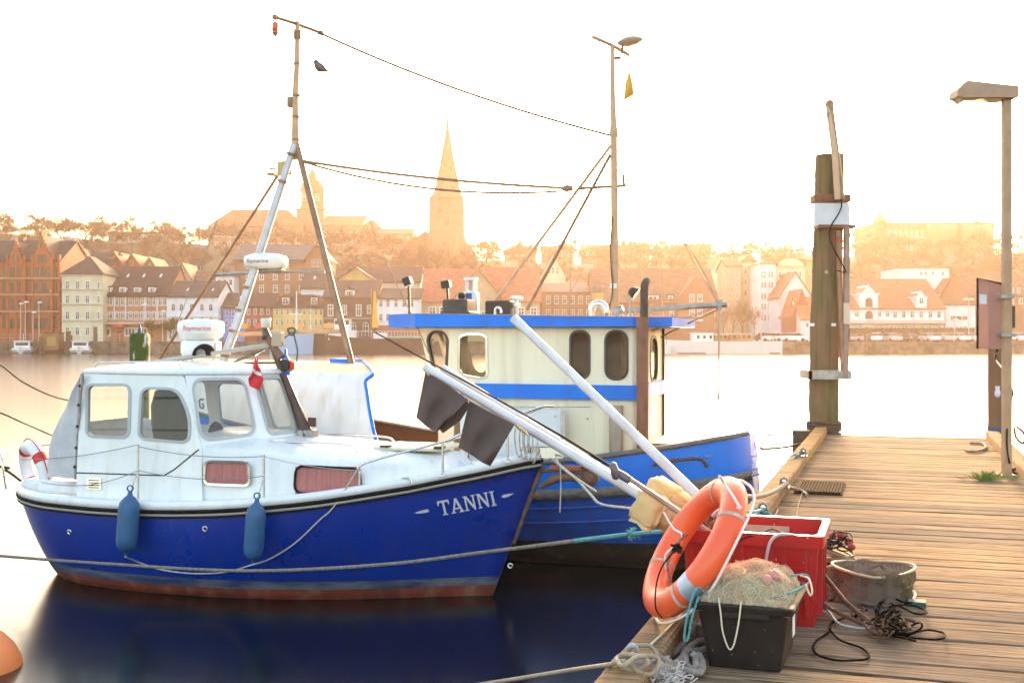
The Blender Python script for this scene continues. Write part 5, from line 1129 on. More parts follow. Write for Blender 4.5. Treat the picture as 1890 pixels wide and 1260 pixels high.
# belts round the wheelhouse
b = MB(); zt, zb = 2.125, 1.955
b.box((-2.0,-.965,zb),(.0,-.902,zt)); b.box((.002,-.965,zb),(.05,.90,zt)); b.box((-2.0,.902,zb),(.0,.965,zt)); b.build('blue_belt', M_bblue2, BB, fix=True)
bb = MB(); bb.prism([Vector((-2.0,-.965,zb)), wp(880,707)+Vector((0,-.065,0)), Vector((-2.16,-.93,zt)), Vector((-2.16,-.93,zb+.03))], (0,.06,0)); bb.build('belt_end', M_bblue2, BB, fix=True)
# roof
rf = [Vector((.42,-.92,0)), Vector((-.02,-1.04,0)), Vector((-2.72,-1.04,0)), Vector((-3.28,-.55,0)), Vector((-3.28,.55,0)), Vector((-2.72,1.04,0)), Vector((-.02,1.04,0)), Vector((.42,.92,0))]
def rring(s_, z__, x0=-1.4, lift=0): return [Vector((x0+(p.x-x0)*s_, p.y*s_, z__+(lift if p.x < -2.6 else 0))) for p in rf]
b = MB(); R1 = [rring(.985,2.805,lift=-.0), rring(1.0,2.81), rring(1.0,2.92,lift=.05), rring(.985,2.925,lift=.05)]; b.grid([r+[r[0]] for r in R1], 0, False); b.build('roof_edge', M_bblue2, BB, fix=True)
b = MB(); b.grid([r+[r[0]] for r in (rring(.984,2.905), rring(.5,2.915), rring(.02,2.92))], 0, False); b.add(rring(.96,2.80), [tuple(range(8))]); b.build('roof', mat('roof_cream', (.60,.56,.46), .7), BB, fix=True)
b = MB(); b.grid([r+[r[0]] for r in (rring(1.0,2.925,lift=.05), rring(.97,2.928,lift=.05), rring(.965,2.90))], 0, False); b.build('roof_lip', mat('roof_lip', (.35,.22,.12), .7), BB, fix=True)
def RP(px, py, y_=0.0): return FB.hit(px, py, 'y', y_)
ZR = 2.92
def rbox(px0, px1, py0, y_, dep, m, name, par=BB, zb=ZR, bev=.015):
    a, c = RP(px0, py0, y_), RP(px1, py0, y_); return MB().box((a.x,y_,zb),(c.x,y_+dep,a.z), bev=bev).build(name, m, par)
M_bbox = mat('black_box', (.035,.035,.038), .5, col2=(.06,.06,.06), nscale=8)
o1 = rbox(816,862,552,-.55,.34,M_bbox,'battery_box'); rbox(812,866,574,-.58,.40,M_bbox,'battery_box_base')
rbox(895,941,555,-.25,.32,mat('brown_black_box', (.045,.035,.028), .6),'black_locker')
# blue and white lamp column
a = RP(868,590,-.1); H = RP(868,512,-.1).z-ZR; w_ = .055; o_ = MB().box((a.x-w_,-.13,ZR),(a.x+w_,-.07+.05,ZR+H*.62)).build('lamp_column', mat('column_blue', (.03,.09,.35), .4), BB)
MB().box((a.x+w_*.6,-.135,ZR),(a.x+w_*1.9,-.02,ZR+H*.63)).build('column_side', M_gel, BB); MB().box((a.x-w_,-.136,ZR+H*.40),(a.x+w_,-.131,ZR+H*.46)).build('column_band', M_gel, BB)
b = MB(); [b.box((a.x+sx*.05-.012,-.12+sy*.1,ZR+H*.63),(a.x+sx*.05+.012,-.10+sy*.1,ZR+H*.93)) for sx in (-1,1) for sy in (0,1)]; b.box((a.x-.075,-.14,ZR+H*.93),(a.x+.075,.01,ZR+H)); b.box((a.x-.075,-.14,ZR+H*.62),(a.x+.075,.01,ZR+H*.66)); b.build('lantern_cage', M_gel, BB)
MB().lathe([(.03,0),(.035,.02),(.035,.12),(.03,.14)], 10, 0, Matrix.Translation((a.x,-.065,ZR+H*.68))).build('lantern_glass', mat('lantern_glass', (.5,.35,.3), .3), BB)
MB().lathe([(.02,0),(.045,.02),(.045,.08)], 12, 0, Matrix.Translation((a.x-.07,-.1,ZR+H*.56)) @ Matrix.Rotation(-pi/2,4,'Y')).build('horn', M_black, BB)
# spot lights
def spot(px, py, pyb, y_, ang=30, w_=.085, nm='spot_light'):
    p = RP(px, py, y_); q_ = RP(px+3, pyb, y_); o_ = MB().tube([Vector((q_.x,y_,max(ZR,q_.z))), Vector((p.x+.01,y_,p.z-.03))], .016, 6).build('spot_light_pole', M_mast, BB)
    M_ = Matrix.Translation(p) @ Matrix.Rotation(radians(ang),4,'Y'); b_ = MB(); b_.box((-.06,-.055,-.05),(.05,.055,.05), bev=.01); b_.v = [tuple(M_ @ Vector(v_)) for v_ in b_.v]; b_.build(nm, M_black, BB)
    b_ = MB(); b_.box((.051,-.045,-.042),(.055,.045,.042)); b_.v = [tuple(M_ @ Vector(v_)) for v_ in b_.v]; b_.build('spot_lens', mat('spot_lens', (.7,.7,.68), .15), BB)
spot(753,520,590,-.6,70); spot(824,525,553,-.4,-10); 
p = RP(1168,538,-.2); q_ = RP(1162,585,-.2); MB().tube([Vector((q_.x,-.2,ZR)), Vector((q_.x,-.2,p.z)), p], .012, 6).build('work_lamp_pole', M_galv, BB)
MB().lathe([(.02,-.05),(.055,-.03),(.08,.05),(.075,.055)], 14, 0, Matrix.Translation(p) @ Matrix.Rotation(radians(125),4,'Y')).build('work_lamp', M_black, BB); MB().lathe([(.001,.045),(.073,.05)], 14, 0, Matrix.Translation(p) @ Matrix.Rotation(radians(125),4,'Y')).build('work_lamp_lens', MATS['spot_lens'], BB)
# gooseneck vents, mushroom vent
def goose(px0, px1, ptop, y_, r_):
    a, c = RP(px0, ptop, y_), RP(px1, ptop, y_); R2 = (c.x-a.x)/2-r_; x0 = a.x+r_; zc = a.z-R2-r_
    pts = [(x0,y_,ZR),(x0,y_,zc)]+[(x0+R2-R2*cos(t),y_,zc+R2*sin(t)) for t in [pi*i/10 for i in range(1,10)]]+[(x0+2*R2,y_,zc),(x0+2*R2,y_,zc-.03)]
    MB().tube(pts, r_, 14).build('gooseneck_vent', M_steel, BB); MB().lathe([(r_*1.6,0),(r_*1.5,.02)], 12, 0, Matrix.Translation((x0,y_,ZR))).build('vent_flange', M_steel, BB)
goose(1085,1124,553,-.3,.045); goose(911,927,565,-.45,.018)
p = RP(953,585,-.1); MB().lathe([(.03,0),(.03,.14),(.05,.15),(.05,.2),(.03,.21),(.03,.24),(.085,.25),(.09,.265),(.05,.29),(.001,.295)], 18, 0, Matrix.Translation((p.x,-.1,ZR))).build('mushroom_vent', M_gel, BB)
MB().box((RP(958,585,-.2).x,-.3,ZR),(RP(983,585,-.2).x,-.05,ZR+.05)).build('strut_base', mat('cream_block', (.6,.5,.35), .7), BB)
# exhaust pipe
M_rust = mat('rusty_brown_paint', (.26,.105,.055), .7, col2=(.17,.065,.035), nscale=5, streak=((.34,.17,.09), 8, .4), bump=.4, bscale=25)
yE = -1.12; c0, c1 = RP(1175,700,yE), RP(1197,700,yE); xe, re = (c0.x+c1.x)/2, (c1.x-c0.x)/2; zt2 = RP(1186,585,yE).z; zt3 = RP(1189,522,yE).z
MB().lathe([(re,1.15),(re,zt2-.01),(re*.9,zt2)], 18, 0, Matrix.Translation((xe,yE,0))).build('exhaust_casing', M_rust, BB)
MB().tube([(xe+.02,yE,zt2-.02),(xe+.02,yE,zt3-.08),(xe+.02,yE+.03,zt3-.02),(xe+.02,yE+.14,zt3+.02)], .048, 14).build('exhaust_pipe', mat('sooty_pipe', (.06,.045,.038), .7, col2=(.17,.07,.04), nscale=5), BB)
# white board, tank and pipe before the cabin, rust streaked box
def nearbox(px0, px1, py0, py1, y_, dep, m, name, bev=.01):
    a, c = RP(px0, py0, y_), RP(px1, py1, y_); return MB().box((a.x,y_,c.z),(c.x,y_+dep,a.z), bev=bev).build(name, m, BB)
nearbox(848,1040,752,872,-1.16,.10,mat('white_board', (.74,.78,.80), .35, col2=(.66,.70,.72), nscale=2),'white_board',.02); 
b = MB(); b.tube([RP(862,880,-1.2), RP(868,758,-1.2), RP(880,750,-1.2), RP(1090,750,-1.2)], .012, 6); b.tube([RP(1036,750,-1.2), RP(1038,870,-1.2)], .010, 6); b.build('pipe_rail', M_steel, BB)
nearbox(1124,1147,748,836,-1.0,.098,mat('rusty_cover', (.40,.33,.26), .7, streak=((.28,.13,.06), 14, .9), col2=(.32,.26,.2), nscale=5),'rust_stained_cover')
for px, py in ((945,770),(1025,768),(1085,772)): MB().lathe([(.012,0),(.012,.008),(.001,.01)], 8, 0, Matrix.Translation(RP(px,py,-1.165 if px < 1040 else -.905)) @ Matrix.Rotation(pi/2,4,'X')).build('bolt', M_steel, BB)
# chain and ropes on the rail
ch = MB(); c_ = RP(1120,842,-1.3)
for i in range(6): 
    q_ = c_+Vector((.06*i,.0,.012*(i%2))); ch.tube([q_+Vector((.04*cos(a),.022*sin(a) if i%2 else 0,.0 if i%2 else .022*sin(a))) for a in [2*pi*j/12 for j in range(12)]], .008, 6, closed=True)
ch.build('anchor_chain', M_galv, BB)
b = MB(); b.tube(cat_curve([RP(1005,872,-1.47), RP(1050,880,-1.49), RP(1110,886,-1.49), RP(1180,872,-1.49), RP(1240,850,-1.47)],6), .03, 8); 
tc = cat_curve([RP(1205,858,-1.46), RP(1225,852,-1.47), RP(1285,846,-1.46), RP(1300,853,-1.46), RP(1306,862,-1.45)],5)
b2 = MB(); b2.tube(tc, [.018+.006*(i % 2) for i in range(len(tc)-4)]+[.028,.03,.028,.02], 8); b2.build('rope_fender', mat('tarred_rope', (.05,.045,.04), .9, col2=(.10,.08,.06), nscale=30, bump=1, bscale=60), BB)
# whaleback at the bow
M_wb = mat('stained_white_paint', (.78,.79,.80), .5, col2=(.70,.70,.69), nscale=2.2, streak=((.46,.40,.32), 5, .6)); M_wbt = mat('yellowed_roof', (.55,.44,.24), .75, col2=(.70,.62,.45), nscale=3)
rows, rowt = [], []
for i in range(17):
    u = i/16; x = -6.7+3.74*u; yb = -smooth_tab(BDb, max(0,(x+6.8)/8.15))-.02; zb = smooth_tab(SHb, max(0,(x+6.8)/8.15))-.02; zt = 2.26-.04*u; yt = yb*.84
    bulge = [(0,0),(.25,-.02),(.5,-.045),(.75,-.04),(.93,.02),(1,.07)]
    fl_ = -.34*max(0,(u-.7)/.3)**2; col_ = [Vector((x+fl_*t_**.75, yb+(yt-yb)*t_**1.5+0, zb+(zt-zb)*t_)) for t_ in (0,.2,.4,.6,.8,.93)]+[Vector((x+fl_*.75, yt+.05, zt+.02))]
    rows.append(col_); rowt.append([col_[-1], Vector((x+fl_*1.4, yt*.5, zt+.10)), Vector((x+fl_*1.4,0,zt+.13)), Vector((x+fl_*1.4,-yt*.5,zt+.10)), vmir(col_[-1])])
def far_s(p): q_ = vmir(p); return Vector((-6.7+(q_.x+6.7)*.62, q_.y, q_.z))
rowt = [[r_[-1], r_[-1].lerp(far_s(r_[-1]), .3)+Vector((0,0,.09)), r_[-1].lerp(far_s(r_[-1]), .5)+Vector((0,0,.11)), r_[-1].lerp(far_s(r_[-1]), .7)+Vector((0,0,.08)), far_s(r_[-1])] for r_ in rows]
MB().grid(rows, 0, True).build('whaleback_side', M_wb, BB); MB().grid([[far_s(p) for p in r_] for r_ in rows], 0, True).build('whaleback_side', M_wb, BB); b = MB(); b = MB(); b.grid(rowt, 0, True); b.build('whaleback_roof', M_wbt, BB)
bv = BVHTree.FromPolygons([tuple(p) for r_ in rows for p in r_], [(i*7+j, i*7+j+1, (i+1)*7+j+1, (i+1)*7+j) for i in range(len(rows)-1) for j in range(6)])
def on_wb(px, py):
    c = FB.I @ Vector((0,0,CAM_H)); dd = ((FB.I @ W(px, py, 1.0))-c).normalized(); loc, nrm, _, _ = bv.ray_cast(c, dd)
    return (loc-dd*.006) if loc else hitp(FB, px, py, (0,-.6,0), (0,1,0))
for pl in ([(377,735),(369,735),(366,740),(368,752),(374,755),(377,753),(376,744),(372,744),(372,747),(374,747),(374,751),(371,751),(369,741),(371,738),(377,738)],[(380,735),(391,735),(391,738),(383,738),(384,743),(389,743),(389,746),(384,746),(386,755),(383,755)]):
    gb = MB(); plate(gb, [Vector(p) for p in pl], [], on_wb, (0,0,0), 0); gb.build('registration_letter', mat('faded_lettering', (.20,.20,.22), .6), BB)
edge = rows[-1]+rowt[-1][1:-1]+[far_s(p) for p in rows[-1][::-1]]; MB().tube(cat_curve(edge, 4), .022, 8).build('blue_rim', M_bblue2, BB)
MB().box((-4.25,-.25,2.34),(-3.95,.1,2.40)).build('blue_block', M_bblue2, BB)
b = MB(); c_ = RP(640,676,-.1)
for i in range(9): q_ = c_+Vector((RND.uniform(-.2,.2),RND.uniform(-.1,.1),RND.uniform(-.01,.06))); b.tube([q_+Vector((-.06,0,0)), q_+Vector((.07,.02,.01))], .025, 6)
b.build('black_shackles', M_black, BB)
tline('deck_stay', sag(RP(540,676,-.1), RP(620,672,-.1), .0, 4), .008, M_black, 4, BB)
# --- tripod mast over the bow
M_alu = mat('grey_mast_paint', (.50,.51,.55), .35, .3, col2=(.42,.40,.38), nscale=6); M_brm = mat('brown_mast_tube', (.33,.20,.12), .45, .2, col2=(.22,.12,.07), nscale=7); M_tanm = mat('tan_mast_tube', (.62,.38,.23), .55, .1, col2=(.50,.30,.18), nscale=7)
ap_ = RP(545,262,0)
TM = empty('tripod', Vector((ap_.x,0,2.35))); TM.parent = BB; TO = Vector((ap_.x,0,2.35))
def tm(name, pts, r_, m, n=10): return MB().tube([p-TO for p in pts], r_, n).build(name, m, TM)
tm('leg', [RP(409,675,-.7), RP(440,590,-.55), RP(543,268,-.03)], [.058,.058,.05], M_alu)
tm('leg', [RP(652,684,-.3), ap_+Vector((.02,0,-.03))], [.045,.042], M_brm)
tm('leg', [RP(292,668,.8), RP(528,300,.1), ap_], [.022,.022,.022], M_brm)
for px, py in ((417,655),(432,610),(443,572),(457,530),(527,335),(540,285)): 
    p = RP(409+(543-409)*(675-py)/(675-268), py, -.7+.67*(675-py)/407); tm('clamp_band', [p+Vector((-.006,0,-.02)), p+Vector((.006,0,.02))], .066, M_brm)
tm('cross_bar', [RP(398,507,-.05), RP(470,503,-.1), RP(600,501,-.05)], .022, M_galv); tm('cross_bar', [RP(437,618,-.45), RP(540,612,-.2), RP(632,611,-.15)], .032, M_tanm)
tm('upper_pole', [ap_+Vector((0,0,-.05)), RP(545,180), RP(548,120), RP(549,40)], [.052,.045,.038,.03], M_tanm)
for py in (260,218,178,120): p = RP(546 if py > 200 else 547.5, py); tm('pole_collar', [p, p+Vector((0,0,.03))], .055 if py > 150 else .045, M_brm)
tm('masthead_yard', [RP(508,32,-.35), RP(549,45,0), RP(592,61,.35)], .022, M_brm)
for px, py, y_ in ((508,32,-.35),(592,61,.35)): q_ = RP(px, py, y_); tm('yard_end_cap', [q_+Vector((-.03,0,.01)), q_+Vector((.03,0,-.01))], .034, M_brm)
for px, py in ((538,48),(560,50)): tm('yard_brace', [RP(px,py,0), RP(549,62,0)], .01, M_brm, 6)
tm('masthead_fitting', [RP(549,72), RP(549,58)], .055, M_brm, 8)
c_ = RP(508,50,-.35)-TO; MB().lathe([(.035,-.06),(.045,-.05),(.042,.045),(.03,.06)], 14, 0, Matrix.Translation(c_)).build('red_masthead_lamp', mat('red_lamp_glass', (.75,.10,.06), .25), TM); MB().tube([c_+Vector((0,0,.05)), RP(508,33,-.35)-TO], .008, 5).build('lamp_hanger', M_brm, TM); MB().lathe([(.05,-.075),(.03,-.10),(.01,-.13)], 10, 0, Matrix.Translation(c_)).build('lamp_base', M_brm, TM)
c_ = RP(538,189)-TO; MB().box((c_.x-.05,-.05,c_.z-.07),(c_.x+.03,.05,c_.z+.07), bev=.01).build('deck_light', M_brm, TM)
c_ = RP(502,322,0)-TO; MB().box((c_.x-.05,-.06,c_.z-.015),(c_.x+.06,.06,c_.z+.02)).build('spreader_bracket', M_brm, TM); MB().box((c_.x-.05,-.06,c_.z+.075),(c_.x+.06,.06,c_.z+.085)).build('spreader_bracket', M_brm, TM)
MB().tube([c_+Vector((0,0,.0)), RP(528,338,-.1)-TO], .008, 5).build('bracket_stay', M_brm, TM)
tm('gusset', [ap_+Vector((0,0,-.12)), ap_+Vector((.02,0,-.24))], .06, M_brm, 6)
c_ = RP(491,484,-.25); sc2 = (FB.M @ c_).y/F_PX; RD = empty('radar_scanner', c_-TO); RD.parent = TM; r0 = 40*sc2
MB().lathe([(r0*.55,-12*sc2),(r0*.92,-10*sc2),(r0,-4*sc2),(r0,5*sc2),(r0*.93,11*sc2),(r0*.6,15*sc2),(.001,16*sc2)], 32).build('dome', M_dome, RD)
me = lettering('Raymarine', .075, mat('dark_red_lettering', (.25,.05,.06), .5)); wrap(me, r0, .06, 0.0, .006); put('lettering', me, RD)
MB().box((-r0*.8,-.05,-16*sc2),(r0*.9,.05,-12.2*sc2)).build('bracket', M_galv, RD)
# green rope tied on the cross bar
M_green = mat('dark_green_rope', (.03,.09,.07), .85); kp = RP(541,612,-.22)
tm('rope_knot', cat_curve([kp+Vector((.05*cos(a),-.04+.03*sin(2*a),.05*sin(a))) for a in [i*.9 for i in range(9)]],3), .012, M_green, 6)
tm('hanging_rope', cat_curve([kp, RP(548,640,-.2), RP(549,655,-.2), RP(545,680,-.2)],4), .012, M_green, 6); tm('hanging_rope', sag(kp, RP(430,668,-.4), .05), .010, M_green, 6)
# small tan flag in the top of the tripod
fl = MB(); rows = [[RP(538-26*j/5, 296+4*i+(j*.4)+(i*.6), -.04+.02*sin(j*1.3))-TO for j in range(6)] for i in range(7)]; fl.grid(rows, 0, True); fl.build('masthead_cloth', mat('tan_cloth', (.60,.42,.18), .8), TM)
# --- aft mast
MO = Vector((-.45,0,2.92)); AM = empty('aft_mast', MO); AM.parent = BB
def am(name, pts, r_, m, n=10): return MB().tube([Vector(p)-MO for p in pts], r_, n).build(name, m, AM)
am('pole', [RP(1136,586), RP(1134,400), RP(1133,245), RP(1131,180), RP(1130,84)], [.052,.048,.044,.034,.030], M_tanm, 12)
am('truss_band', [RP(1134,528)+Vector((0,0,-.03)), RP(1134,528)+Vector((0,0,.03))], .058, M_gel); am('truss_band', [RP(1133,245)+Vector((0,0,-.05)), RP(1133,245)+Vector((0,0,.05))], .056, M_tanm)
am('strut', [RP(1128,268,0), RP(893,583,-.15)], .022, M_tanm, 8); am('strut', [RP(1127,285,0), RP(972,572,-.1)], .022, M_brm, 8)
am('cross_tree', [RP(1093,68,-.2), RP(1130,84,0), RP(1161,102,.2)], .026, M_tanm, 8); am('yard', [RP(1068,348,-.1), RP(1133,344,0), RP(1155,343,.1)], .02, M_brm, 8)
am('whip_aerial', [RP(1106,75,-.12), RP(1105,-60,-.12)], [.006,.003], M_brm, 5); am('aerial_bracket', [RP(1148,100,.1), RP(1149,84,.1)], .02, M_brm, 8)
c_ = RP(1163,77,.15)-MO; MB().lathe([(.02,-.05),(.08,-.045),(.16,-.01),(.165,.01),(.10,.045),(.001,.05)], 24, 0, Matrix.Translation(c_) @ Matrix.Rotation(radians(-8),4,'Y')).build('satellite_dish', mat('dish_tan', (.50,.42,.32), .5), AM)
c_ = RP(1140,107,.1)-MO; MB().lathe([(.001,-.02),(.05,-.015),(.05,.01),(.001,.02)], 12, 0, Matrix.Translation(c_)).build('small_sensor', M_brm, AM)
am('pulley_block', [RP(1036,348,-.1), RP(1045,348,-.1), RP(1058,347,-.1)], [.02,.05,.03], M_brm, 8)
am('mast_cable', cat_curve([RP(1130,400,-.06), RP(1127,455,-.07), RP(1129,505,-.06), RP(1131,520,-.06), RP(1128,555,-.07), RP(1118,584,-.08)],4), .009, M_black, 5)
am('halyard', [RP(1152,200,.08), RP(1152,338,.08)], .006, M_tanm, 4); am('halyard_cleat', [RP(1150,322,.08), RP(1152,342,.08)], .02, M_brm, 6)
# gold pennant on the halyard
fl = MB(); rows = []
for i in range(9):
    t_ = i/8; rows.append([RP(1160-10*t_+21*t_**.8*j/4, 129+58*t_-3*j*t_, .08+.04*sin(j+t_*5))-MO for j in range(5)])
fl.grid(rows, 0, True); fl.build('pennant', mat('pennant_orange', (.70,.24,.03), .8, col2=(.75,.45,.06), nscale=2.5), AM)
am('pennant_staff', [RP(1158,128,.08), RP(1151,190,.08), RP(1150,240,.08)], .006, M_brm, 5)
# boom over the stern
bo, be = RP(1140,572,0), RP(1342,562,.15)
am('gooseneck_joint', [RP(1136,590,0), RP(1138,574,0), RP(1150,570,0)], [.06,.07,.05], M_galv, 8)
am('boom', [RP(1152,574,0), be], .034, M_galv, 10); bj = RP(1328,563,.14); am('boom_clamp', [bj+Vector((0,0,-.07)), bj+Vector((0,0,.07))], .04, M_galv, 8)
am('boom_tackle', [bj, RP(1293,490,.1), RP(1264,447,0)], [.02,.010,.008], M_tanm, 6); am('boom_tackle', [bj, RP(1262,447,0)], .008, M_tanm, 5)
am('topping_lift', [RP(1264,447,0), RP(1134,250,0)], .003, M_tanm, 4)
am('guy_line', [bj, RP(1198,612,.1)], .008, M_brm, 5); am('guy_line', [bj+Vector((0,0,-.04)), RP(1238,612,.4), RP(1220,622,.5)], .010, M_brm, 5)
am('hanging_line', [bj+Vector((0,0,-.05)), RP(1326,726,.14)], .013, mat('straw_rope', (.55,.42,.22), .9), 6); q_ = RP(1326,733,.14); am('rope_end_knot', [q_+Vector((0,0,.05)), q_, q_+Vector((0,0,-.05))], [.015,.028,.01], MATS['straw_rope'], 6)
b = MB(); c_ = RP(1208,640,.9)-MO
for i in range(10): q_ = c_+Vector((RND.uniform(-.1,.2),RND.uniform(-.1,.1),RND.uniform(.05,.2))); b.tube([q_+Vector((-.05,0,.02)), q_+Vector((.05,.03,-.02))], .02, 6)
# ladder/door post on the aft side
MB().box((.0,.865,1.1),(.03,.905,2.8)).build('aft_door_post', M_mast, BB)
# far bulwark lifted rail piece
for s_ in (1,):
    rws = [[b_hull(u, smooth_tab(SHb,u), s_, .0)+Vector((0,0,dz)) for dz in (.0,.16)] for u in UB if .40 < u < .66]; MB().grid(rws).build('far_bulwark', M_bblue2, BB)
# anchor roller and anchor rope at the bows between the boats
# stays and aerial wires (each its own)
def wire(pts, r_, label, m=None, name='wire_stay'):
    o_ = MB().tube(pts, r_, 5).build(name, m or wire_m); tag(o_, label, 'wire', 'wires and stays above the boats'); return o_
WT = lambda *a: FB.M @ RP(*a)
wire(sag(WT(558,297,0), WT(1040,347,-.1), .05), .020, 'thick stay between tripod mast and rear mast, upper of two', M_brm); wire(sag(WT(560,299,0), WT(1035,353,-.1), .16), .016, 'thin stay running just below the thick one', M_brm)
wire(sag(WT(592,62,.3), WT(1126,250,0), .10), .016, 'long thin wire from the tripod masthead down to the rear mast', M_mast)
wire([WT(665,362,-.8), WT(700,450,-.8), WT(720,500,-.8), WT(762,585,-.8), WT(815,705,-1.0)], .007, 'whip aerial leaning left over the front of the cream wheelhouse', M_brm, 'whip_aerial')
wire([WT(410,384,.8), WT(330,590,.9), WT(300,665,.9)], .007, 'dark wire left of the tripod leg')
wire([W(545,45,15.4), W(410,384,15.6)], .002, 'very fine pale wire rising left of the tripod', M_tanm)
wire([WT(1240,440,0), WT(1290,620,.3)] if False else [WT(1210,450,1.5), WT(1228,610,.6)], .004, 'thin rigging wire right of the exhaust pipe', M_tanm); wire([WT(1170,450,1.6), WT(1196,560,.9)], .004, 'thin rigging wire left of the exhaust pipe top', M_tanm)
# bird perched on a pale arm
PM = MB().tube([RP(548,136)-TO, RP(604,141,.1)-TO], .006, 6).build('perch_arm', M_gel, TM)
BR = empty('perched_pigeon', FB.M @ RP(592,128,.08), FB.a, 'grey pigeon perched on a thin arm near the tripod masthead', 'bird')
kx = (FB.M @ RP(592,128)).y/F_PX
def bp(px, py): return Vector(((px-592)*kx, 0, (128-py)*kx))
body = MB(); body.tube([bp(580,110), bp(581,112), bp(583,116), bp(586,121), bp(590,125), bp(596,128), bp(601,130.5), bp(607,133)], [.010,.034,.040,.054,.062,.048,.028,.012], 12); body.v = [(x_,y_*.8,z_) for x_,y_,z_ in body.v]
body.build('body', mat('pigeon_grey', (.12,.10,.10), .8), BR); w_ = MB()
for s_ in (-1,1): w_.tube([bp(584,117)+Vector((0,s_*.028,0)), bp(590,123)+Vector((0,s_*.036,0)), bp(598,129)+Vector((0,s_*.02,0)), bp(605,134)+Vector((0,s_*.008,0))], [.01,.022,.016,.004], 8)
w_.build('wings', mat('pigeon_wing', (.20,.15,.13), .8), BR); MB().tube([bp(580,112), bp(577,114)], [.006,.001], 6).build('beak', M_black, BR)
l_ = MB(); [l_.tube([bp(588,127)+Vector((0,s_*.015,0)), bp(587,138)+Vector((0,s_*.015,0))], .004, 5) for s_ in (-1,1)]; l_.tube([bp(582,138.5), bp(592,138.5)], .004, 5); l_.build('legs', mat('pigeon_leg', (.35,.15,.10), .7), BR)
# ================================================================== the pier and what lies on it
DZ = 1.1                                    # height of the pier deck above the water
PA = atan2(.95, .3117)-pi/2                 # pier axis turned right of the view
PF = Frame((2.363, 10.52, DZ), PA)          # origin on the inner edge of the left kerb; local y runs along the pier, x across it
PW = 2.39
pier = empty('wooden_pier', PF.o, PF.a, 'weathered plank pier with low kerb beams, leading away from the camera', 'pier')
M_plank = bpy.data.materials.new('weathered_plank'); M_plank.use_nodes = True
def plank_material(m, c1, c2, c3, gapc, scale=1.0):
    t = m.node_tree; N, L = t.nodes, t.links; b = N['Principled BSDF']; b.inputs['Roughness'].default_value = 1; b.inputs['Specular IOR Level'].default_value = .04
    tc = N.new('ShaderNodeTexCoord'); oi = N.new('ShaderNodeObjectInfo')
    cx = N.new('ShaderNodeCombineXYZ'); ml = N.new('ShaderNodeMath'); ml.operation = 'MULTIPLY'; ml.inputs[1].default_value = 91.7; L.new(oi.outputs['Random'], ml.inputs[0])
    L.new(ml.outputs[0], cx.inputs[0]); L.new(ml.outputs[0], cx.inputs[1]); L.new(ml.outputs[0], cx.inputs[2])
    ad = N.new('ShaderNodeVectorMath'); ad.operation = 'ADD'; L.new(tc.outputs['Object'], ad.inputs[0]); L.new(cx.outputs[0], ad.inputs[1])
    def mp(sx, sy, sz): n = N.new('ShaderNodeMapping'); n.inputs['Scale'].default_value = (sx, sy, sz); L.new(ad.outputs[0], n.inputs[0]); return n.outputs[0]
    def noise(v, s, d=6, r=.6, dist=0): n = N.new('ShaderNodeTexNoise'); n.inputs['Scale'].default_value = s; n.inputs['Detail'].default_value = d; n.inputs['Roughness'].default_value = r; n.inputs['Distortion'].default_value = dist; L.new(v, n.inputs['Vector']); return n.outputs[0]
    def mr(s, a, b_, c=0, d=1): n = N.new('ShaderNodeMapRange'); n.inputs[1].default_value = a; n.inputs[2].default_value = b_; n.inputs[3].default_value = c; n.inputs[4].default_value = d; L.new(s, n.inputs[0]); return n.outputs[0]
    def mix(f, a, c, bt='MIX'):
        x = N.new('ShaderNodeMix'); x.data_type = 'RGBA'; x.blend_type = bt; L.new(f, x.inputs[0])
        for i, v in ((6, a), (7, c)):
            if isinstance(v, tuple): x.inputs[i].default_value = (*v, 1)
            else: L.new(v, x.inputs[i])
        return x.outputs[2]
    grain = noise(mp(1.2*scale, 42*scale, 20), 1.6, 7, .65, .6); broad = noise(mp(.8, 2.5, 1), 1.2, 4); crack = noise(mp(1.0*scale, 60*scale, 10), 1.3, 3, .5, .4); fine = noise(mp(6, 160, 60), 2.0, 3)
    col = mix(mr(broad, .35, .7), c1, c2); col = mix(mr(grain, .40, .64), col, c3); col = mix(mr(crack, .60, .68, 0, .85), col, gapc)
    kn = N.new('ShaderNodeTexVoronoi'); kn.inputs['Scale'].default_value = 1.0; L.new(mp(1.6, 5.0, 1), kn.inputs['Vector']); col = mix(mr(kn.outputs['Distance'], .05, .11, .75, 0), col, gapc)
    hs = N.new('ShaderNodeHueSaturation'); L.new(mr(oi.outputs['Random'], 0, 1, .62, 1.25), hs.inputs['Value']); L.new(mr(oi.outputs['Random'], 0, 1, .8, 1.15), hs.inputs['Saturation']); L.new(col, hs.inputs['Color']); L.new(hs.outputs[0], b.inputs['Base Color'])
    hsum = N.new('ShaderNodeMath'); hsum.operation = 'ADD'; L.new(grain, hsum.inputs[0]); L.new(mr(crack, .56, .68, 0, -1.2), hsum.inputs[1])
    h2 = N.new('ShaderNodeMath'); h2.operation = 'MULTIPLY_ADD'; L.new(fine, h2.inputs[0]); h2.inputs[1].default_value = .35; L.new(hsum.outputs[0], h2.inputs[2])
    bp = N.new('ShaderNodeBump'); bp.inputs['Strength'].default_value = .75; bp.inputs['Distance'].default_value = .006; L.new(h2.outputs[0], bp.inputs['Height']); L.new(bp.outputs[0], b.inputs['Normal'])
plank_material(M_plank, (.43,.295,.175), (.30,.21,.135), (.125,.083,.052), (.022,.015,.010))
M_kerb = bpy.data.materials.new('kerb_wood'); M_kerb.use_nodes = True; plank_material(M_kerb, (.42,.27,.13), (.28,.19,.11), (.20,.13,.08), (.06,.04,.025), .6)
MATS['kerb_wood'] = M_kerb
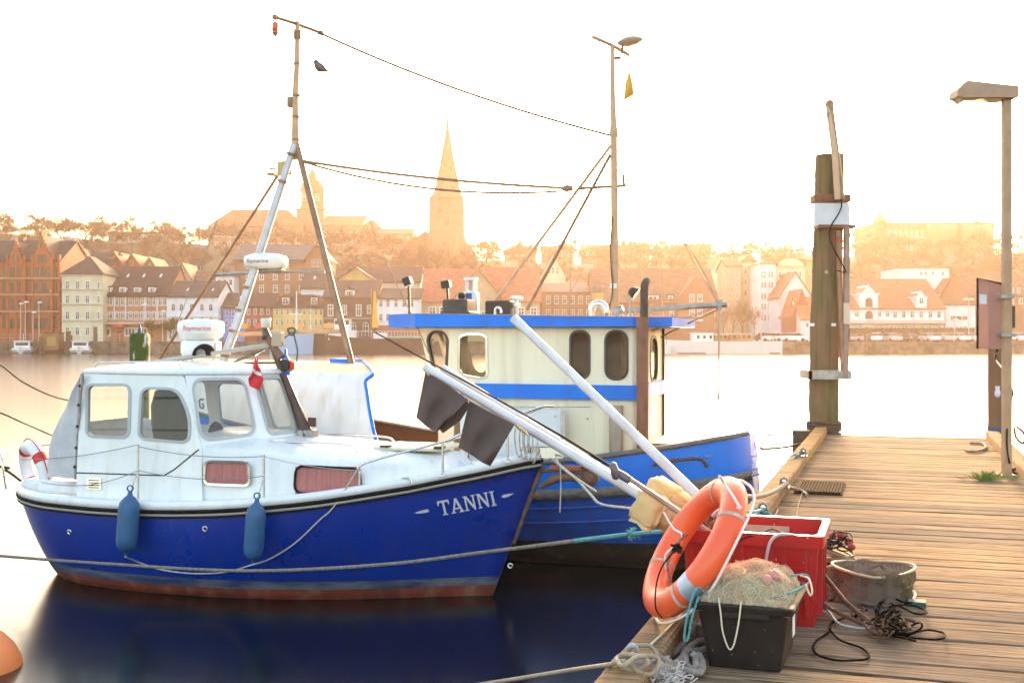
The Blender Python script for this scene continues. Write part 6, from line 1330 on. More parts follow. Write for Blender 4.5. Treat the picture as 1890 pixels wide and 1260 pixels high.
# planks: each one an object
R_ = random.Random(17); PITCH = .262
def plank_mesh(seed):
    r = random.Random(seed); b = MB(); n = 14; w2 = PITCH/2-r.uniform(.007,.0125); L0, L1 = -.16+r.uniform(-.01,.01), PW+.16+r.uniform(-.02,.02); rows = []
    for i in range(n+1):
        x = L0+(L1-L0)*i/n; e1, e2 = r.uniform(-.003,.003), r.uniform(-.003,.003); dz = r.uniform(-.0015,.0015)
        rows.append([(x,-w2+e1,-.045),(x,-w2+e1,-.008+dz),(x,-w2+e1+.007,dz-.001),(x,w2+e2-.007,dz-.001),(x,w2+e2,-.008+dz),(x,w2+e2,-.045)])
    b.grid(rows, 0, False); b.add(rows[0], [(5,4,3,2,1,0)]); b.add(rows[-1], [(0,1,2,3,4,5)]); return b.mesh('plank', M_plank)
pm = [plank_mesh(i) for i in range(6)]
i = 0; y = -7.2
while y < 8.9:
    o = put('plank', pm[i % 6], pier, (R_.uniform(-.01,.01), y, R_.uniform(-.003,.003)), (0, 0, R_.uniform(-.0035,.0035))); y += PITCH; i += 1
YEND = y-PITCH/2
# nail heads, two at every joist, far too small to pick apart
nh = MB()
for j in range(i):
    for x_ in (-.1, PW/2, PW+.1):
        for s_ in (-1,1): cx2, cy2 = x_+R_.uniform(-.012,.012), -7.2+j*PITCH+s_*.075+R_.uniform(-.01,.01); nh.add([(cx2+.006*cos(q), cy2+.006*sin(q), .0035) for q in [2*pi*k_/6 for k_ in range(6)]], [tuple(range(6))])
tag(nh.build('nail_heads', mat('nail_rust', (.05,.03,.02), .8), pier), kind='stuff')
# kerbs
def kerb(x0, x1, ya, yb, h, z0=.0):
    b = MB(); n = max(4, int((yb-ya)/.35)); rows = []
    for i in range(n+1):
        y_ = ya+(yb-ya)*i/n; e = [R_.uniform(-.004,.004) for _ in range(4)]
        rows.append([(x0+e[0],y_,z0),(x0+e[0],y_,h-.015),(x0+.014,y_,h+e[2]*.6),(x1-.014,y_,h+e[3]*.6),(x1+e[1],y_,h-.015),(x1+e[1],y_,z0)])
    b.grid(rows, 0, False); b.add(rows[0], [(5,4,3,2,1,0)]); b.add(rows[-1], [(0,1,2,3,4,5)]); return b.build('kerb_beam', M_kerb, pier, fix=True)
kerb(-.20, -.005, -7.3, -1.9, .115, .004); kerb(-.20, -.005, -1.885, 4.1, .112, .004); kerb(-.20, -.005, 4.115, YEND, .115, .004); kerb(PW+.005, PW+.2, -7.3, YEND, .115, .004)
# joists, edge beams and legs under the deck
M_pile = mat('pier_timber', (.10,.07,.045), .9, col2=(.05,.05,.025), nscale=3, bump=.8, bscale=20)
for x_ in (-.12, PW/2, PW+.12): MB().box((x_-.09,-7.3,-.30),(x_+.09,YEND-.02,-.05)).build('joist', M_pile, pier)
for y_ in (-6,-3.2,-.4,2.4,5.2,8.2):
    for x_ in (.15, PW-.15): MB().lathe([(.12,-2.6),(.12,-.3)], 12, 0, Matrix.Translation((x_,y_,0))).build('pier_leg', M_pile, pier)
for x_ in (-.215,): MB().box((x_-.03,-7.3,-.34),(x_+.03,YEND,-.03)).build('fascia_board', M_pile, pier)
def PG(px, py, z=0.0):   # a pixel on the deck (height z above it) in pier coordinates
    return PF.I @ G(px, py, DZ+z)
def PP(px, py, Y): return PF.I @ W(px, py, Y)
# ------------------------------------------------------------------ wooden mooring pile with crane
M_moss = mat('mossy_pile_wood', (.20,.125,.065), .9, col2=(.105,.115,.03), nscale=1.6, mixlo=.42, mixhi=.62, stretch=(1.6,1.6,.5), streak=((.06,.045,.03), 9, .8, (1.5,1.5,.07)), bump=1.2, bscale=9)
YP = 19.4; bx = W(1521,800,YP); DP = empty('mooring_pile', (bx.x, bx.y, 0), 0, 'tall thick mossy wooden pile at the left end of the pier with a white board', 'mooring pile')
def dl(px, py, dy=0): p = W(px, py, YP+dy); return Vector((p.x-bx.x, p.y-bx.y, p.z))
b = MB(); zs = [(-1,1521,27),(.9,1521,27)]; pr_ = [(dl(1521,790), 27),(dl(1520,740),28),(dl(1521,690),27),(dl(1523,600),27),(dl(1526,500),26),(dl(1529,420),27),(dl(1530,370),27),(dl(1531,300),26),(dl(1531,286),25)]
pts = [Vector((0,0,-1))]+[p for p,_ in pr_]; rs = [.25]+[r/F_PX*YP for _,r in pr_]
pts = cat_curve(pts, 3); rr = []
for i in range(len(pts)): f = i/3; a = int(min(f, len(rs)-1)); c = min(a+1, len(rs)-1); rr.append((rs[a]+(rs[c]-rs[a])*(f-a))*(1+.02*sin(i*1.7)))
b.tube(pts, rr, 20); b.build('post', M_moss, DP)
ya = -.30
M_sign = mat('white_sign', (.62,.66,.72), .4, col2=(.55,.58,.64), nscale=4)
a, c = dl(1502,375,ya), dl(1568,417,ya); MB().box((a.x,a.y-.02,c.z),(c.x,a.y,a.z)).build('white_board', M_sign, DP)
a, c = dl(1503,359,ya), dl(1569,373,ya); MB().box((a.x,a.y-.03,c.z),(c.x,a.y+.3,a.z)).build('clamp_plate', M_rust, DP)
MB().box((dl(1501,0).x,ya-.03,dl(0,424).z),(dl(1569,0).x,ya+.2,dl(0,418).z)).build('sign_shelf', M_rust, DP)
MB().bar(dl(1492,363,ya), dl(1512,363,ya), .02).build('bolt', M_rust, DP)
M_crane = mat('crane_tube', (.34,.20,.13), .5, .3, col2=(.24,.14,.09), nscale=6)
MB().tube([dl(1531,192,ya-.1), dl(1537,240,ya-.1), dl(1545,300,ya-.1), dl(1553,368,ya-.1)], .06, 10).build('crane_arm', M_crane, DP)
MB().tube([dl(1529,195,ya-.1), dl(1541,290,ya-.15), dl(1546,368,ya-.15)], .05, 10).build('crane_arm', mat('crane_tube_light', (.50,.34,.22), .45, .3), DP)
MB().lathe([(.06,-.05),(.07,0),(.06,.05)], 12, 0, Matrix.Translation(dl(1531,192,ya-.1)) @ Matrix.Rotation(pi/2,4,'X')).build('sheave', M_crane, DP)
MB().tube([dl(1563,418,ya), dl(1562,560,ya), dl(1560,680,ya), dl(1560,700,ya)], .055, 10).build('steel_tube', mat('weathered_tube', (.36,.27,.22), .6, .2, col2=(.28,.19,.14), nscale=5), DP)
MB().tube([dl(1548,425,ya-.05), dl(1549,520,ya), dl(1553,600,ya), dl(1556,694,ya)], .045, 10).build('steel_tube', M_crane, DP)
b = MB(); b.tube(cat_curve([dl(1541,330,ya-.16), dl(1553,372,ya-.12), dl(1549,392,ya-.07), dl(1535,415,ya-.06), dl(1530,435,ya-.06), dl(1540,462,ya-.06), dl(1553,485,ya-.08), dl(1561,502,ya-.1), dl(1545,499,ya-.1)],5), .011, 6); b.build('hanging_cable', M_rub, DP)
MB().tube(cat_curve([dl(1531,208,ya-.15), dl(1521,228,ya-.15), dl(1519,260,ya-.15), dl(1526,285,ya-.15)],4), .01, 5).build('loose_wire', M_rust, DP)
a, c = dl(1493,683,-.32), dl(1572,700,-.32); MB().box((a.x,-.34,c.z),(c.x,-.28,a.z)).build('pile_bracket', M_galv, DP); MB().box((a.x,-.34,c.z),(a.x+.05,.3,a.z)).build('bracket_strap', M_galv, DP)
MB().box((dl(1546,0).x,-.36,dl(0,598).z),(dl(1557,0).x,-.27,dl(0,560).z)).build('cream_box', mat('cream_plastic', (.60,.50,.38), .5), DP); MB().box((dl(1548,0).x,-.34,dl(0,630).z),(dl(1557,0).x,-.27,dl(0,600).z)).build('brown_box', M_rust, DP)
for px in (1500,1539): a = dl(px,599,-.31 if px < 1530 else -.28); MB().box((a.x-.035,-.285,a.z-.025),(a.x+.035,-.25,a.z+.025)).build('number_plate', M_gel, DP)
MB().lathe([(.03,0),(.025,.03)], 10, 0, Matrix.Translation(dl(1525,502,-.25)) @ Matrix.Rotation(pi/2,4,'X')).build('eye_bolt', M_galv, DP)
for s_ in range(3): MB().tube([dl(1538+s_*6,436,ya-.1), dl(1540+s_*6,448,ya-.1)], .008, 5).build('red_hook', MATS['red_lens'], DP)
b = MB()
for i in range(6): b.tube([Vector((.275*cos(a), .275*sin(a), dl(0,779).z-.045*i+.012*sin(a*2+i))) for a in [2*pi*j/24 for j in range(24)]], .024, 7, closed=True)
rw = b.build('rope_winding', mat('brown_rope', (.16,.095,.06), .9, col2=(.09,.06,.04), nscale=30, bump=1, bscale=70))
tag(rw, 'thick brown rope wound round the foot of the mossy pile', 'rope'); rw.location = DP.location
# short dark post beside it
q_ = W(1478,812,17.6); o = MB().lathe([(.13,-1.3),(.13,1.28)], 12).build('short_post', M_pile); o.location = (q_.x,q_.y,0); tag(o, 'short dark post at the water side of the left kerb, near the pier end', 'post')
q_ = W(1466,830,15.6); o = MB().lathe([(.10,-1.3),(.10,1.05)], 12).build('short_post', M_pile); o.location = (q_.x,q_.y,0); tag(o, 'lower dark post under the left pier edge beside the shackles', 'post')
# ------------------------------------------------------------------ green pile in the water at left
mp_ = bpy.data.materials.new('mossy_white_pile'); mp_.use_nodes = True
YM = 19.5; q_ = W(258,680,YM); H = W(258,614,YM).z
M_mwp = mat('mossy_white_pile_m', (.05,.08,.012), .9, col2=(.62,.58,.52), nscale=1.9, mixlo=.52, mixhi=.58, stretch=(2.2,2.2,.9), streak=((.10,.07,.02), 8, .8, (1.5,1.5,.1)), bump=1.5, bscale=14)
b = MB(); b.lathe([(.15,-1),(.155,0),(.16,H*.6),(.165,H-.06),(.14,H-.01),(.001,H+.01)], 20); o = b.build('mossy_pile', M_mwp); o.location = (q_.x,q_.y,0); tag(o, 'short green mossy pile with peeling white paint behind the navy boat cabin', 'mooring pile')
o = MB().lathe([(.03,0),(.03,.06),(.015,.12),(.01,.14)], 10).build('bird_spike', mat('blue_finial', (.05,.08,.25), .5)); o.location = (q_.x,q_.y,H); o.parent = None
o.parent = bpy.data.objects[[x.name for x in COL.objects if x.name.startswith('mossy_pile')][0]]; o.location = (0,0,H)
# ------------------------------------------------------------------ right hand wooden post, lamp post, sign box
YR = 18.9; q_ = W(1838,800,YR); RPo = empty('wooden_post', (q_.x,q_.y,0), 0, 'brown wooden post at the far right corner of the pier', 'post')
M_rp = mat('red_brown_timber', (.24,.12,.07), .85, col2=(.15,.085,.05), nscale=2, stretch=(2,2,.3), bump=.9, bscale=12)
b = MB(); b.tube([Vector((0,0,-1)), Vector((0,0,1.2)), Vector((-.01,0,2.0)), Vector((0,0,W(0,560,YR).z))], [.125,.12,.115,.115], 14); b.build('post', M_rp, RPo)
b = MB()
for i in range(3): b.tube([Vector((.135*cos(a),.135*sin(a),W(0,786,YR).z-.03*i+.02*sin(a+i))) for a in [2*pi*j/18 for j in range(18)]], .012, 6, closed=True)
b.build('rope_turns', M_bluep, RPo)
c_ = W(1834,722,YR)-Vector((q_.x,q_.y,0)); MB().lathe([(.02,-.09),(.045,-.06),(.045,.0),(.03,.04),(.04,.09)], 10, 0, Matrix.Translation(c_+Vector((0,-.15,0)))).build('small_bottle', mat('white_blue_bottle', (.7,.7,.78), .5), RPo)
YL = 13.4; lp = G(1858,878,DZ); LPo = empty('lamp_post', lp, 0, 'tall square grey lamp post with angular brown lamp head at the right pier edge', 'lamp post')
M_lp = mat('galvanised_post', (.48,.31,.18), .7, 0, col2=(.38,.24,.14), nscale=5, streak=((.42,.30,.24), 10, .6)); HL = W(0,180,YL).z-DZ
MB().box((-.047,-.047,0),(.047,.047,HL), bev=.012).build('post', M_lp, LPo); MB().box((-.09,-.09,0),(.09,.09,.02)).build('base_plate', M_lp, LPo)
def ll(px, py, dy=0): return W(px, py, YL+dy)-lp
b = MB(); T_ = [ll(1872,163), ll(1778,153), ll(1760,170), ll(1759,182), ll(1772,184), ll(1840,187), ll(1872,183)]
b.prism([p+Vector((0,-.13,0)) for p in T_], (0,.26,0)); b.build('lamp_head', mat('lamp_head_brown', (.36,.23,.16), .6, .1, col2=(.44,.29,.20), nscale=6), LPo, fix=True)
b = MB(); T_ = [ll(1765,183), ll(1822,187), ll(1815,192), ll(1772,190)]; b.prism([p+Vector((0,-.11,-.004)) for p in T_], (0,.22,0)); b.build('lamp_glass', mat('lamp_glass', (.75,.62,.42), .15, trans=.4), LPo, fix=True)
MB().box((ll(1770,0).x,-.12,ll(0,186).z),(ll(1860,0).x,.12,ll(0,182).z)).build('lamp_tray', M_lp, LPo)
for py in (548,618): a = ll(1858,py); MB().box((-.09,-.075,a.z-.02),(.075,.075,a.z+.02)).build('bracket', M_galv, LPo)
a = ll(1866,600); MB().box((.06,-.03,ll(0,605).z),(.085,.03,ll(0,565).z)).build('conduit', M_black, LPo)
sb = empty('sign_box', W(1828,580,YL-.02)); sb.location.z = W(0,645,YL).z; tag(sb, 'rusty pink metal sign box seen from behind, fixed to the lamp post', 'sign'); so_ = sb.location
def sl(px, py, dy=0): return W(px, py, YL-.02+dy)-so_
A4 = [sl(1805,513,.14), sl(1852,524,-.02), sl(1852,644,-.02), sl(1805,643,.14)]
M_sbx = mat('faded_red_metal', (.42,.20,.15), .6, col2=(.36,.17,.13), nscale=3, streak=((.45,.30,.24), 6, .5)); b = MB(); b.prism(A4, (.03,.10,0)); b.build('back_panel', M_sbx, sb, fix=True)
b = MB(); b.tube([p+Vector((-.006,0,0)) for p in (A4[3], A4[0], A4[1])], .012, 6); b.build('dark_rim', M_rub, sb)
def s4(px, py): t_ = (px-1805)/47; return A4[0].lerp(A4[1], t_)+Vector((0,-.006,0))+Vector((0,0,sl(0,py).z-A4[0].lerp(A4[1], t_).z))
b = MB(); b.add([s4(1807,542), s4(1821,543), s4(1821,561), s4(1807,560)], [(0,1,2,3)]); b.build('white_sticker', M_sign, sb)
b = MB(); b.add([s4(1806,524)+Vector((0,.001,0)), s4(1824,528)+Vector((0,.001,0)), s4(1824,642)+Vector((0,.001,0)), s4(1806,641)+Vector((0,.001,0))], [(0,1,2,3)]); b.build('lighter_panel', mat('faded_orange_metal', (.55,.25,.17), .6, col2=(.44,.20,.14), nscale=2), sb)
# cables round the posts
def lay(name, pts, r_, m, label, cat='rope', group=None, n=6, sm=5):
    o_ = MB().tube(cat_curve(pts, sm), r_, n).build(name, m); tag(o_, label, cat, group); return o_
lay('power_cable', [W(1842,640,YR-.2), W(1838,662,YR-.3), W(1850,680,16), W(1868,720,13.9), W(1866,740,13.8), W(1859,790,13.3), W(1860,838,13.2), G(1872,872,DZ+.02), G(1889,868,DZ+.03)], .012, M_rub, 'dark cable hanging from the sign box down the lamp post', 'cable')
lay('mooring_rope', [G(1862,868,DZ+.02), G(1880,862,DZ+.05), G(1892,845,DZ+.12), G(1905,860,DZ+.1)], .02, mat('brown_rope', (.16,.095,.06)), 'brown rope lying at the foot of the lamp post')
lay('mooring_rope', [W(1872,790,16), W(1876,808,15.8), W(1889,818,15.5), W(1890,800,15.5), W(1878,788,15.8)], .018, MATS['brown_rope'], 'thin brown rope loops beyond the lamp post foot')
# grass tuft
g = MB(); gp = G(1822,886,DZ); Rg = random.Random(3)
for i in range(260):
    a = Rg.uniform(0,6.28); r_ = abs(Rg.gauss(0,.10)); p = Vector((r_*cos(a)*1.4, r_*sin(a)*.6, 0)); h_ = Rg.uniform(.06,.17)*max(.4,1-r_*2.5); ln = Vector((Rg.uniform(-.09,.09)+p.x*.6, Rg.uniform(-.06,.06), h_)); s_ = Vector((cos(a+1.5),sin(a+1.5),0))*.0035
    p = p*.8; ln = ln*.8
    g.add([p-s_, p+s_, p+ln*.55+s_*.8+Vector((0,0,h_*.12)), p+ln], [(0,1,2),(0,2,3)])
o = g.build('grass_tuft', mat('grass_green', (.13,.22,.03), .7, col2=(.22,.24,.05), nscale=9)); o.location = gp; tag(o, 'small tuft of green grass growing between planks by the lamp post', 'grass')
# doormat/grating
M_grate = mat('grating_rubber', (.03,.018,.012), 1.0, spec=.05, bump=.5, bscale=40)
cs = [PG(1478,892), PG(1562,894), PG(1556,914), PG(1462,912)]; cen = sum(cs, Vector())/4; mt_ = empty('ribbed_mat', PF.M @ Vector((cen.x,cen.y,.004)), PF.a, 'dark ribbed rubber mat lying across the planks beside the left kerb', 'mat')
w_ = (cs[1]-cs[0]).length/2; d_ = (cs[3]-cs[0]).length/2; MB().box((-w_,-d_,.0),(w_,d_,.012)).build('base', M_grate, mt_); rm = MB().box((-.011,-d_,.012),(.011,d_,.032)).mesh('rib', M_grate)
for i in range(15): put('rib', rm, mt_, (-w_+.03+(2*w_-.06)*i/14,0,0))
# shackles on the left kerb
M_shk = mat('grey_blue_shackle', (.20,.21,.26), .45, .6, col2=(.12,.11,.13), nscale=15)
def shackle(px, py, label, s_=1.0, zz=.115):
    s_ *= .62; p = PF.I @ G(px, py, DZ+zz); e = empty('mooring_shackle', PF.M @ p, PF.a, label, 'shackle', 'mooring fittings on the left kerb'); k_ = s_
    MB().box((-.08*k_,-.05*k_,0),(.08*k_,.05*k_,.012)).build('base_plate', M_shk, e)
    b_ = MB(); b_.tube([Vector((x_*k_,0,z_*k_)) for x_,z_ in ((-.045,.01),(-.05,.06),(-.04,.12),(0,.15),(.04,.12),(.05,.06),(.045,.01))], .016*k_, 8); b_.build('bow', M_shk, e)
    b_ = MB(); b_.lathe([(.001,-.05*k_),(.035*k_,-.045*k_),(.035*k_,.045*k_),(.001,.05*k_)], 14, 0, Matrix.Translation((0,-.01,.07*k_)) @ Matrix.Rotation(pi/2,4,'X')); b_.build('pin', M_shk, e); return PF.M @ p
k1 = shackle(1482,842,'grey shackle on the left kerb farthest from the camera',1.1); k2 = shackle(1447,900,'pale shackle on the left kerb, middle one of three',1.1); k3 = shackle(1408,950,'grey round shackle nearest the red crate',1.1)
# ropes from the pier to the blue boat
rb_ = MATS['brown_rope']; M_teal = mat('turquoise_rope', (.06,.26,.30), .85, col2=(.10,.36,.36), nscale=30, bump=1, bscale=80); M_gr = mat('grey_rope', (.26,.23,.19), .9, col2=(.15,.13,.10), nscale=30, bump=1, bscale=80)
sg_ = lambda a, c, s_: sag(a, c, s_, 12)
def rope_to(name, a, c, s_, r_, m, label): o_ = MB().tube(sg_(a, c, s_), r_, 7).build(name, m); tag(o_, label, 'rope', 'ropes between the blue boat and the pier'); return o_
sternp = FB.M @ RP(1380,815,-.6); st2 = FB.M @ RP(1362,905,-1.1)
rope_to('mooring_rope', W(1492,797,19.1), FB.M @ RP(1225,806,.9), .03, .018, rb_, 'brown rope from the pile foot to the stern of the blue boat')
rope_to('mooring_rope', W(1480,818,17.4), W(1404,828,15.0), .02, .022, rb_, 'short thick rope with a knot between boat stern and dark post'); rope_to('mooring_rope', W(1406,826,15.0), FB.M @ RP(1376,823,.4), .0, .012, rb_, 'thin rope end fixed at the blue stern')
rope_to('mooring_rope', k1+Vector((0,0,.05)), FB.M @ RP(1385,878,-.9), .05, .012, mat('dark_teal_rope', (.05,.12,.13), .85), 'dark green rope from the far shackle down behind the stern')
rope_to('mooring_rope', k1+Vector((0,0,.08)), FB.M @ RP(1390,866,-.6), .02, .008, M_teal, 'thin turquoise rope beside the dark green one')
rope_to('mooring_rope', k1+Vector((0,0,.02)), FB.M @ RP(1300,842,-1.2), .01, .006, M_gr, 'thin grey line running along the blue stern')
rope_to('mooring_rope', k2+Vector((.03,0,.05)), W(1370,915,9.6), .05, .022, mat('pink_grey_rope', (.42,.30,.24), .9, col2=(.28,.2,.17), nscale=25, bump=1, bscale=70), 'pale brown rope from the middle shackle to the boat')
lay('mooring_rope', [G(1448,893,DZ+.15), G(1462,900,DZ+.05), G(1478,905,DZ+.02), G(1490,912,DZ+.03)], .018, MATS['pink_grey_rope'], 'pale brown rope tail over the kerb onto the mat')
rope_to('mooring_rope', k3+Vector((0,0,.05)), W(1368,940,8.6), .02, .014, M_teal, 'turquoise rope wound at the near shackle')
b = MB(); Rk = random.Random(8)
for j in range(3): b.tube(cat_curve([k3+Vector((Rk.uniform(-.16,.05),Rk.uniform(-.12,.1),Rk.uniform(-.06,.06))) for _ in range(7)],4), .011, 6)
tag(b.build('tangled_rope', M_teal), 'tangle of turquoise rope by the near shackle', 'rope')
lay('thin_line', [G(1484,900,DZ+.02), G(1474,930,DZ+.01), G(1470,954,DZ+.01)], .006, M_gr, 'thin grey line on the planks below the mat', n=5)
lay('thin_line', [G(1428,925,DZ+.02), G(1418,945,DZ+.02), G(1428,952,DZ+.01), G(1436,940,DZ+.01)], .006, M_rope, 'thin pale string curled beside the near shackle', n=5)
lay('thin_rope', [G(1782,830,DZ+.02), G(1794,833,DZ+.02), G(1812,830,DZ+.02), G(1820,824,DZ+.02), G(1812,818,DZ+.02), G(1790,817,DZ+.02)], .018, M_gr, 'short grey rope end lying near the far right kerb')
# bollard rope winding far tangle
# long mooring ropes of the navy boat
def longrope(pts, r_, m, label, sm=6): o_ = MB().tube(cat_curve(pts, sm), r_, 8).build('mooring_rope', m); tag(o_, label, 'rope', 'long mooring ropes'); return o_
longrope([W(-1500,930,19), W(-600,975,14.5), W(-40,1022,12.4), W(200,1040,11.6), W(450,1053,10.9), W(700,1042,10.2), W(900,1018,9.6), W(1060,998,9.1)], .016, M_gr, 'long grey rope stretched low in front of the navy hull')
longrope([W(1060,998,9.1), W(1160,986,8.8), W(1290,974,8.3), W(1400,950,8.4)], .018, M_teal, 'turquoise rope with a frayed knot leading to the pier')
b = MB(); c_ = W(1166,984,8.78)
for j in range(26): d = Vector((Rk.gauss(0,1),Rk.gauss(0,.6),Rk.gauss(0,1))).normalized(); b.tube([c_, c_+d*.03, c_+d*Rk.uniform(.04,.075)+Vector((0,0,-.01))], [.009,.007,.003], 5)
b.lathe([(.001,-.03),(.035,0),(.001,.03)], 8, 0, Matrix.Translation(c_)); tag(b.build('frayed_knot', M_teal), 'frayed turquoise knot on the rope below the yellow floats', 'rope knot')
longrope([W(-900,380,7.5), W(-300,530,8.8), W(-30,655,10.4), W(40,703,11.6), W(90,728,12.5), W(128,739,13.2)], .010, mat('dark_rope', (.05,.055,.05), .9), 'upper dark rope leaving the picture on the left')
longrope([W(-900,520,7.5), W(-300,660,9), W(-30,750,10.6), W(40,779,12.0), W(95,803,13.3)], .008, MATS['dark_rope'], 'lower dark rope leaving the picture on the left')
longrope([W(-1400,720,15.5), W(-500,800,14), W(-30,857,13.6), W(8,866,13.7), FT.M @ Vector((-.4,0,.95))], .016, MATS['dark_rope'], 'short stout rope from the stern of the navy boat to the left')
longrope([FT.M @ Vector((6.1,0,1.5)), W(1036,862,11.4), W(1100,906,10.6)], .010, M_rope, 'white line over the bow roller with a loop', 4)
longrope([FT.M @ Vector((6.05,0,1.45)), W(1060,880,11.2), W(1090,912,10.8), W(1110,930,10.5), W(1170,938,10.0), W(1260,942,9.2)], .012, M_rope, 'white doubled rope from the bow to the pier below the flag poles', 4)
# anchor and davit-like bow fitting below the pulpit
bf = empty('bow_anchor', FT.M @ Vector((6.05,0,1.33)), FT.a, 'rusty brown anchor and reddish plank held at the navy bow', 'anchor'); bf.parent = None
M_anch = mat('rusty_anchor', (.13,.075,.05), .7, .3, col2=(.22,.12,.07), nscale=9, bump=.6, bscale=30)
b = MB(); b.tube([Vector((-.12,0,-.02)), Vector((.15,-.02,0)), Vector((.45,-.03,-.02))], .02, 8); b.build('shank', M_anch, bf)
b = MB(); b.tube(cat_curve([Vector((-.1,0,-.18)), Vector((.08,-.03,-.08)), Vector((.28,-.04,-.07)), Vector((.42,-.05,-.16))],5), [.03]*3+[.045]*12+[.02], 8); b.build('fluke', M_anch, bf)
MB().lathe([(.02,-.05),(.085,-.03),(.085,.03),(.02,.05)], 16, 0, Matrix.Translation((.43,-.05,-.07)) @ Matrix.Rotation(pi/2,4,'X')).build('roller', M_anch, bf)
MB().box((.0,-.06,.0),(.62,.02,.05), bev=.01).build('red_plank', mat('red_brown_plank', (.30,.10,.06), .7), bf)
MB().tube([Vector((.12,-.07,.08)), Vector((.13,-.08,-.15)), Vector((.12,-.08,-.42))], .007, 5).build('hanging_line', M_rope, bf)
MB().tube(cat_curve([Vector((.35,-.07,.05)), Vector((.55,-.1,.03)), Vector((.75,-.15,.0)), Vector((.9,-.2,-.06))],4), .028, 8).build('tarred_loop', MATS['tarred_rope'] if 'tarred_rope' in MATS else M_rub, bf)
# ------------------------------------------------------------------ red crate
M_redp = mat('red_plastic', (.46,.014,.018), .38, col2=(.37,.012,.014), nscale=3, spots=((.75,.62,.58), 42, .715), rvar=.1, bump=.15, bscale=20)
nl, nr = PG(1283,1142), PG(1503,1158); ang = PF.a
Cq = Frame((1.0, 6.52, DZ), PA+radians(1)) 
c0 = G(1503,1158,DZ); CR = empty('red_crate', c0, PA, 'big red plastic fish crate standing on the pier, poles stuck in it', 'crate'); CF = Frame(c0, PA)
topnr = CF.hit(1517,988,'y',-.02); CH = topnr.z; print('crate H', CH, 'top x', topnr.x, [tuple(round(v,2) for v in CF.I @ G(px,py,DZ+CH)) for px,py in ((1262,985),(1533,965),(1375,957))])
cw, cdp, ch_ = .70, .56, CH; ins = .045
def cring(o_, z_, r_=.04, sh=0):
    x0, x1, y0, y1 = -cw-o_, o_, -o_, cdp+o_; pl = rpoly([(x0,y0),(x1,y0),(x1,y1),(x0,y1)], r_, 3); return [Vector((p.x,p.y,z_)) for p in pl]
b = MB(); g_ = [cring(0,0), cring(.012,ch_*.5), cring(.022,ch_*.86), cring(.052,ch_*.862), cring(.055,ch_*.995), cring(.05,ch_), cring(.018,ch_), cring(.012,ch_*.985), cring(.006,ch_*.6), cring(-.012,.02)]
b.grid(g_, 0, False, closed=True); b.add(cring(-.012,.02), [tuple(range(len(g_[0])))]); b.add(cring(0,0), [tuple(range(len(g_[0])-1,-1,-1))]); b.build('shell', M_redp, CR, fix=True)
for x0, x1 in ((-.68,-.45),(-.40,-.22),(-.17,-.03)):   # stiffening ribs on the near side
    MB().box((x0,-.024,ch_*.12),(x0+.02,.0,ch_*.86)).build('rib', M_redp, CR); MB().box((x1-.02,-.024,ch_*.12),(x1,.0,ch_*.86)).build('rib', M_redp, CR); MB().box((x0+.02,-.02,ch_*.62),(x1-.02,.0,ch_*.645)).build('rib', M_redp, CR)
for y_ in (.06,.27,.47): MB().box((.0,y_,ch_*.1),(.04,y_+.025,ch_*.86)).build('rib', M_redp, CR)
MB().box((-.44,cdp-.012,ch_*.80),(-.18,cdp-.004,ch_*.90)).build('hand_slot', mat('slot_light', (.55,.42,.30), .8), CR)
# ------------------------------------------------------------------ black tub full of net
M_blk = mat('black_tub_plastic', (.016,.012,.011), .55, spec=.25, col2=(.026,.020,.018), nscale=4, spots=((.30,.26,.24), 55, .72), rvar=.1)
t0 = G(1440,1241,DZ); TF = Frame(t0, PA-radians(2)); TU = empty('black_tub', t0, TF.a, 'black plastic tub heaped with tangled beige fishing net', 'tub')
tn = TF.hit(1465,1115,'y',-.06); print('tub H', tn.z, tn.x, [tuple(round(v,2) for v in TF.I @ G(px,py,DZ)) for px,py in ((1310,1222),(1478,1168))], [tuple(round(v,2) for v in TF.I @ G(px,py,DZ+.31)) for px,py in ((1290,1103),(1465,1115),(1497,1060))])
tw, td, th = .345, .50, .32
def tring(z_, fl, o_=0, r_=.03):
    x0, x1, y0, y1 = -tw-fl-o_, fl+o_, -fl-o_, td+fl*1.2+o_; return [Vector((p.x,p.y,z_)) for p in rpoly([(x0,y0),(x1,y0),(x1,y1),(x0,y1)], r_, 3)]
b = MB(); g_ = [tring(0,0), tring(th*.5,.025), tring(th*.88,.045), tring(th*.885,.047,.018), tring(th*.97,.05,.022), tring(th,.05,.016), tring(th,.048,-.004), tring(th*.5,.02,-.008), tring(.02,-.01)]
b.grid(g_, 0, False, closed=True); b.add(tring(.02,-.01), [tuple(range(len(g_[0])))]); b.add(tring(0,0), [tuple(range(len(g_[0])-1,-1,-1))]); b.build('shell', M_blk, TU, fix=True)
MB().box((-tw*.78,-.075,th*.80),(-tw*.12,-.05,th*.885), bev=.006).build('grip', M_blk, TU)
MB().box((.042,.12,th*.45),(.046,.2,th*.75)).build('label_sticker', mat('white_label', (.7,.7,.72), .5), TU)
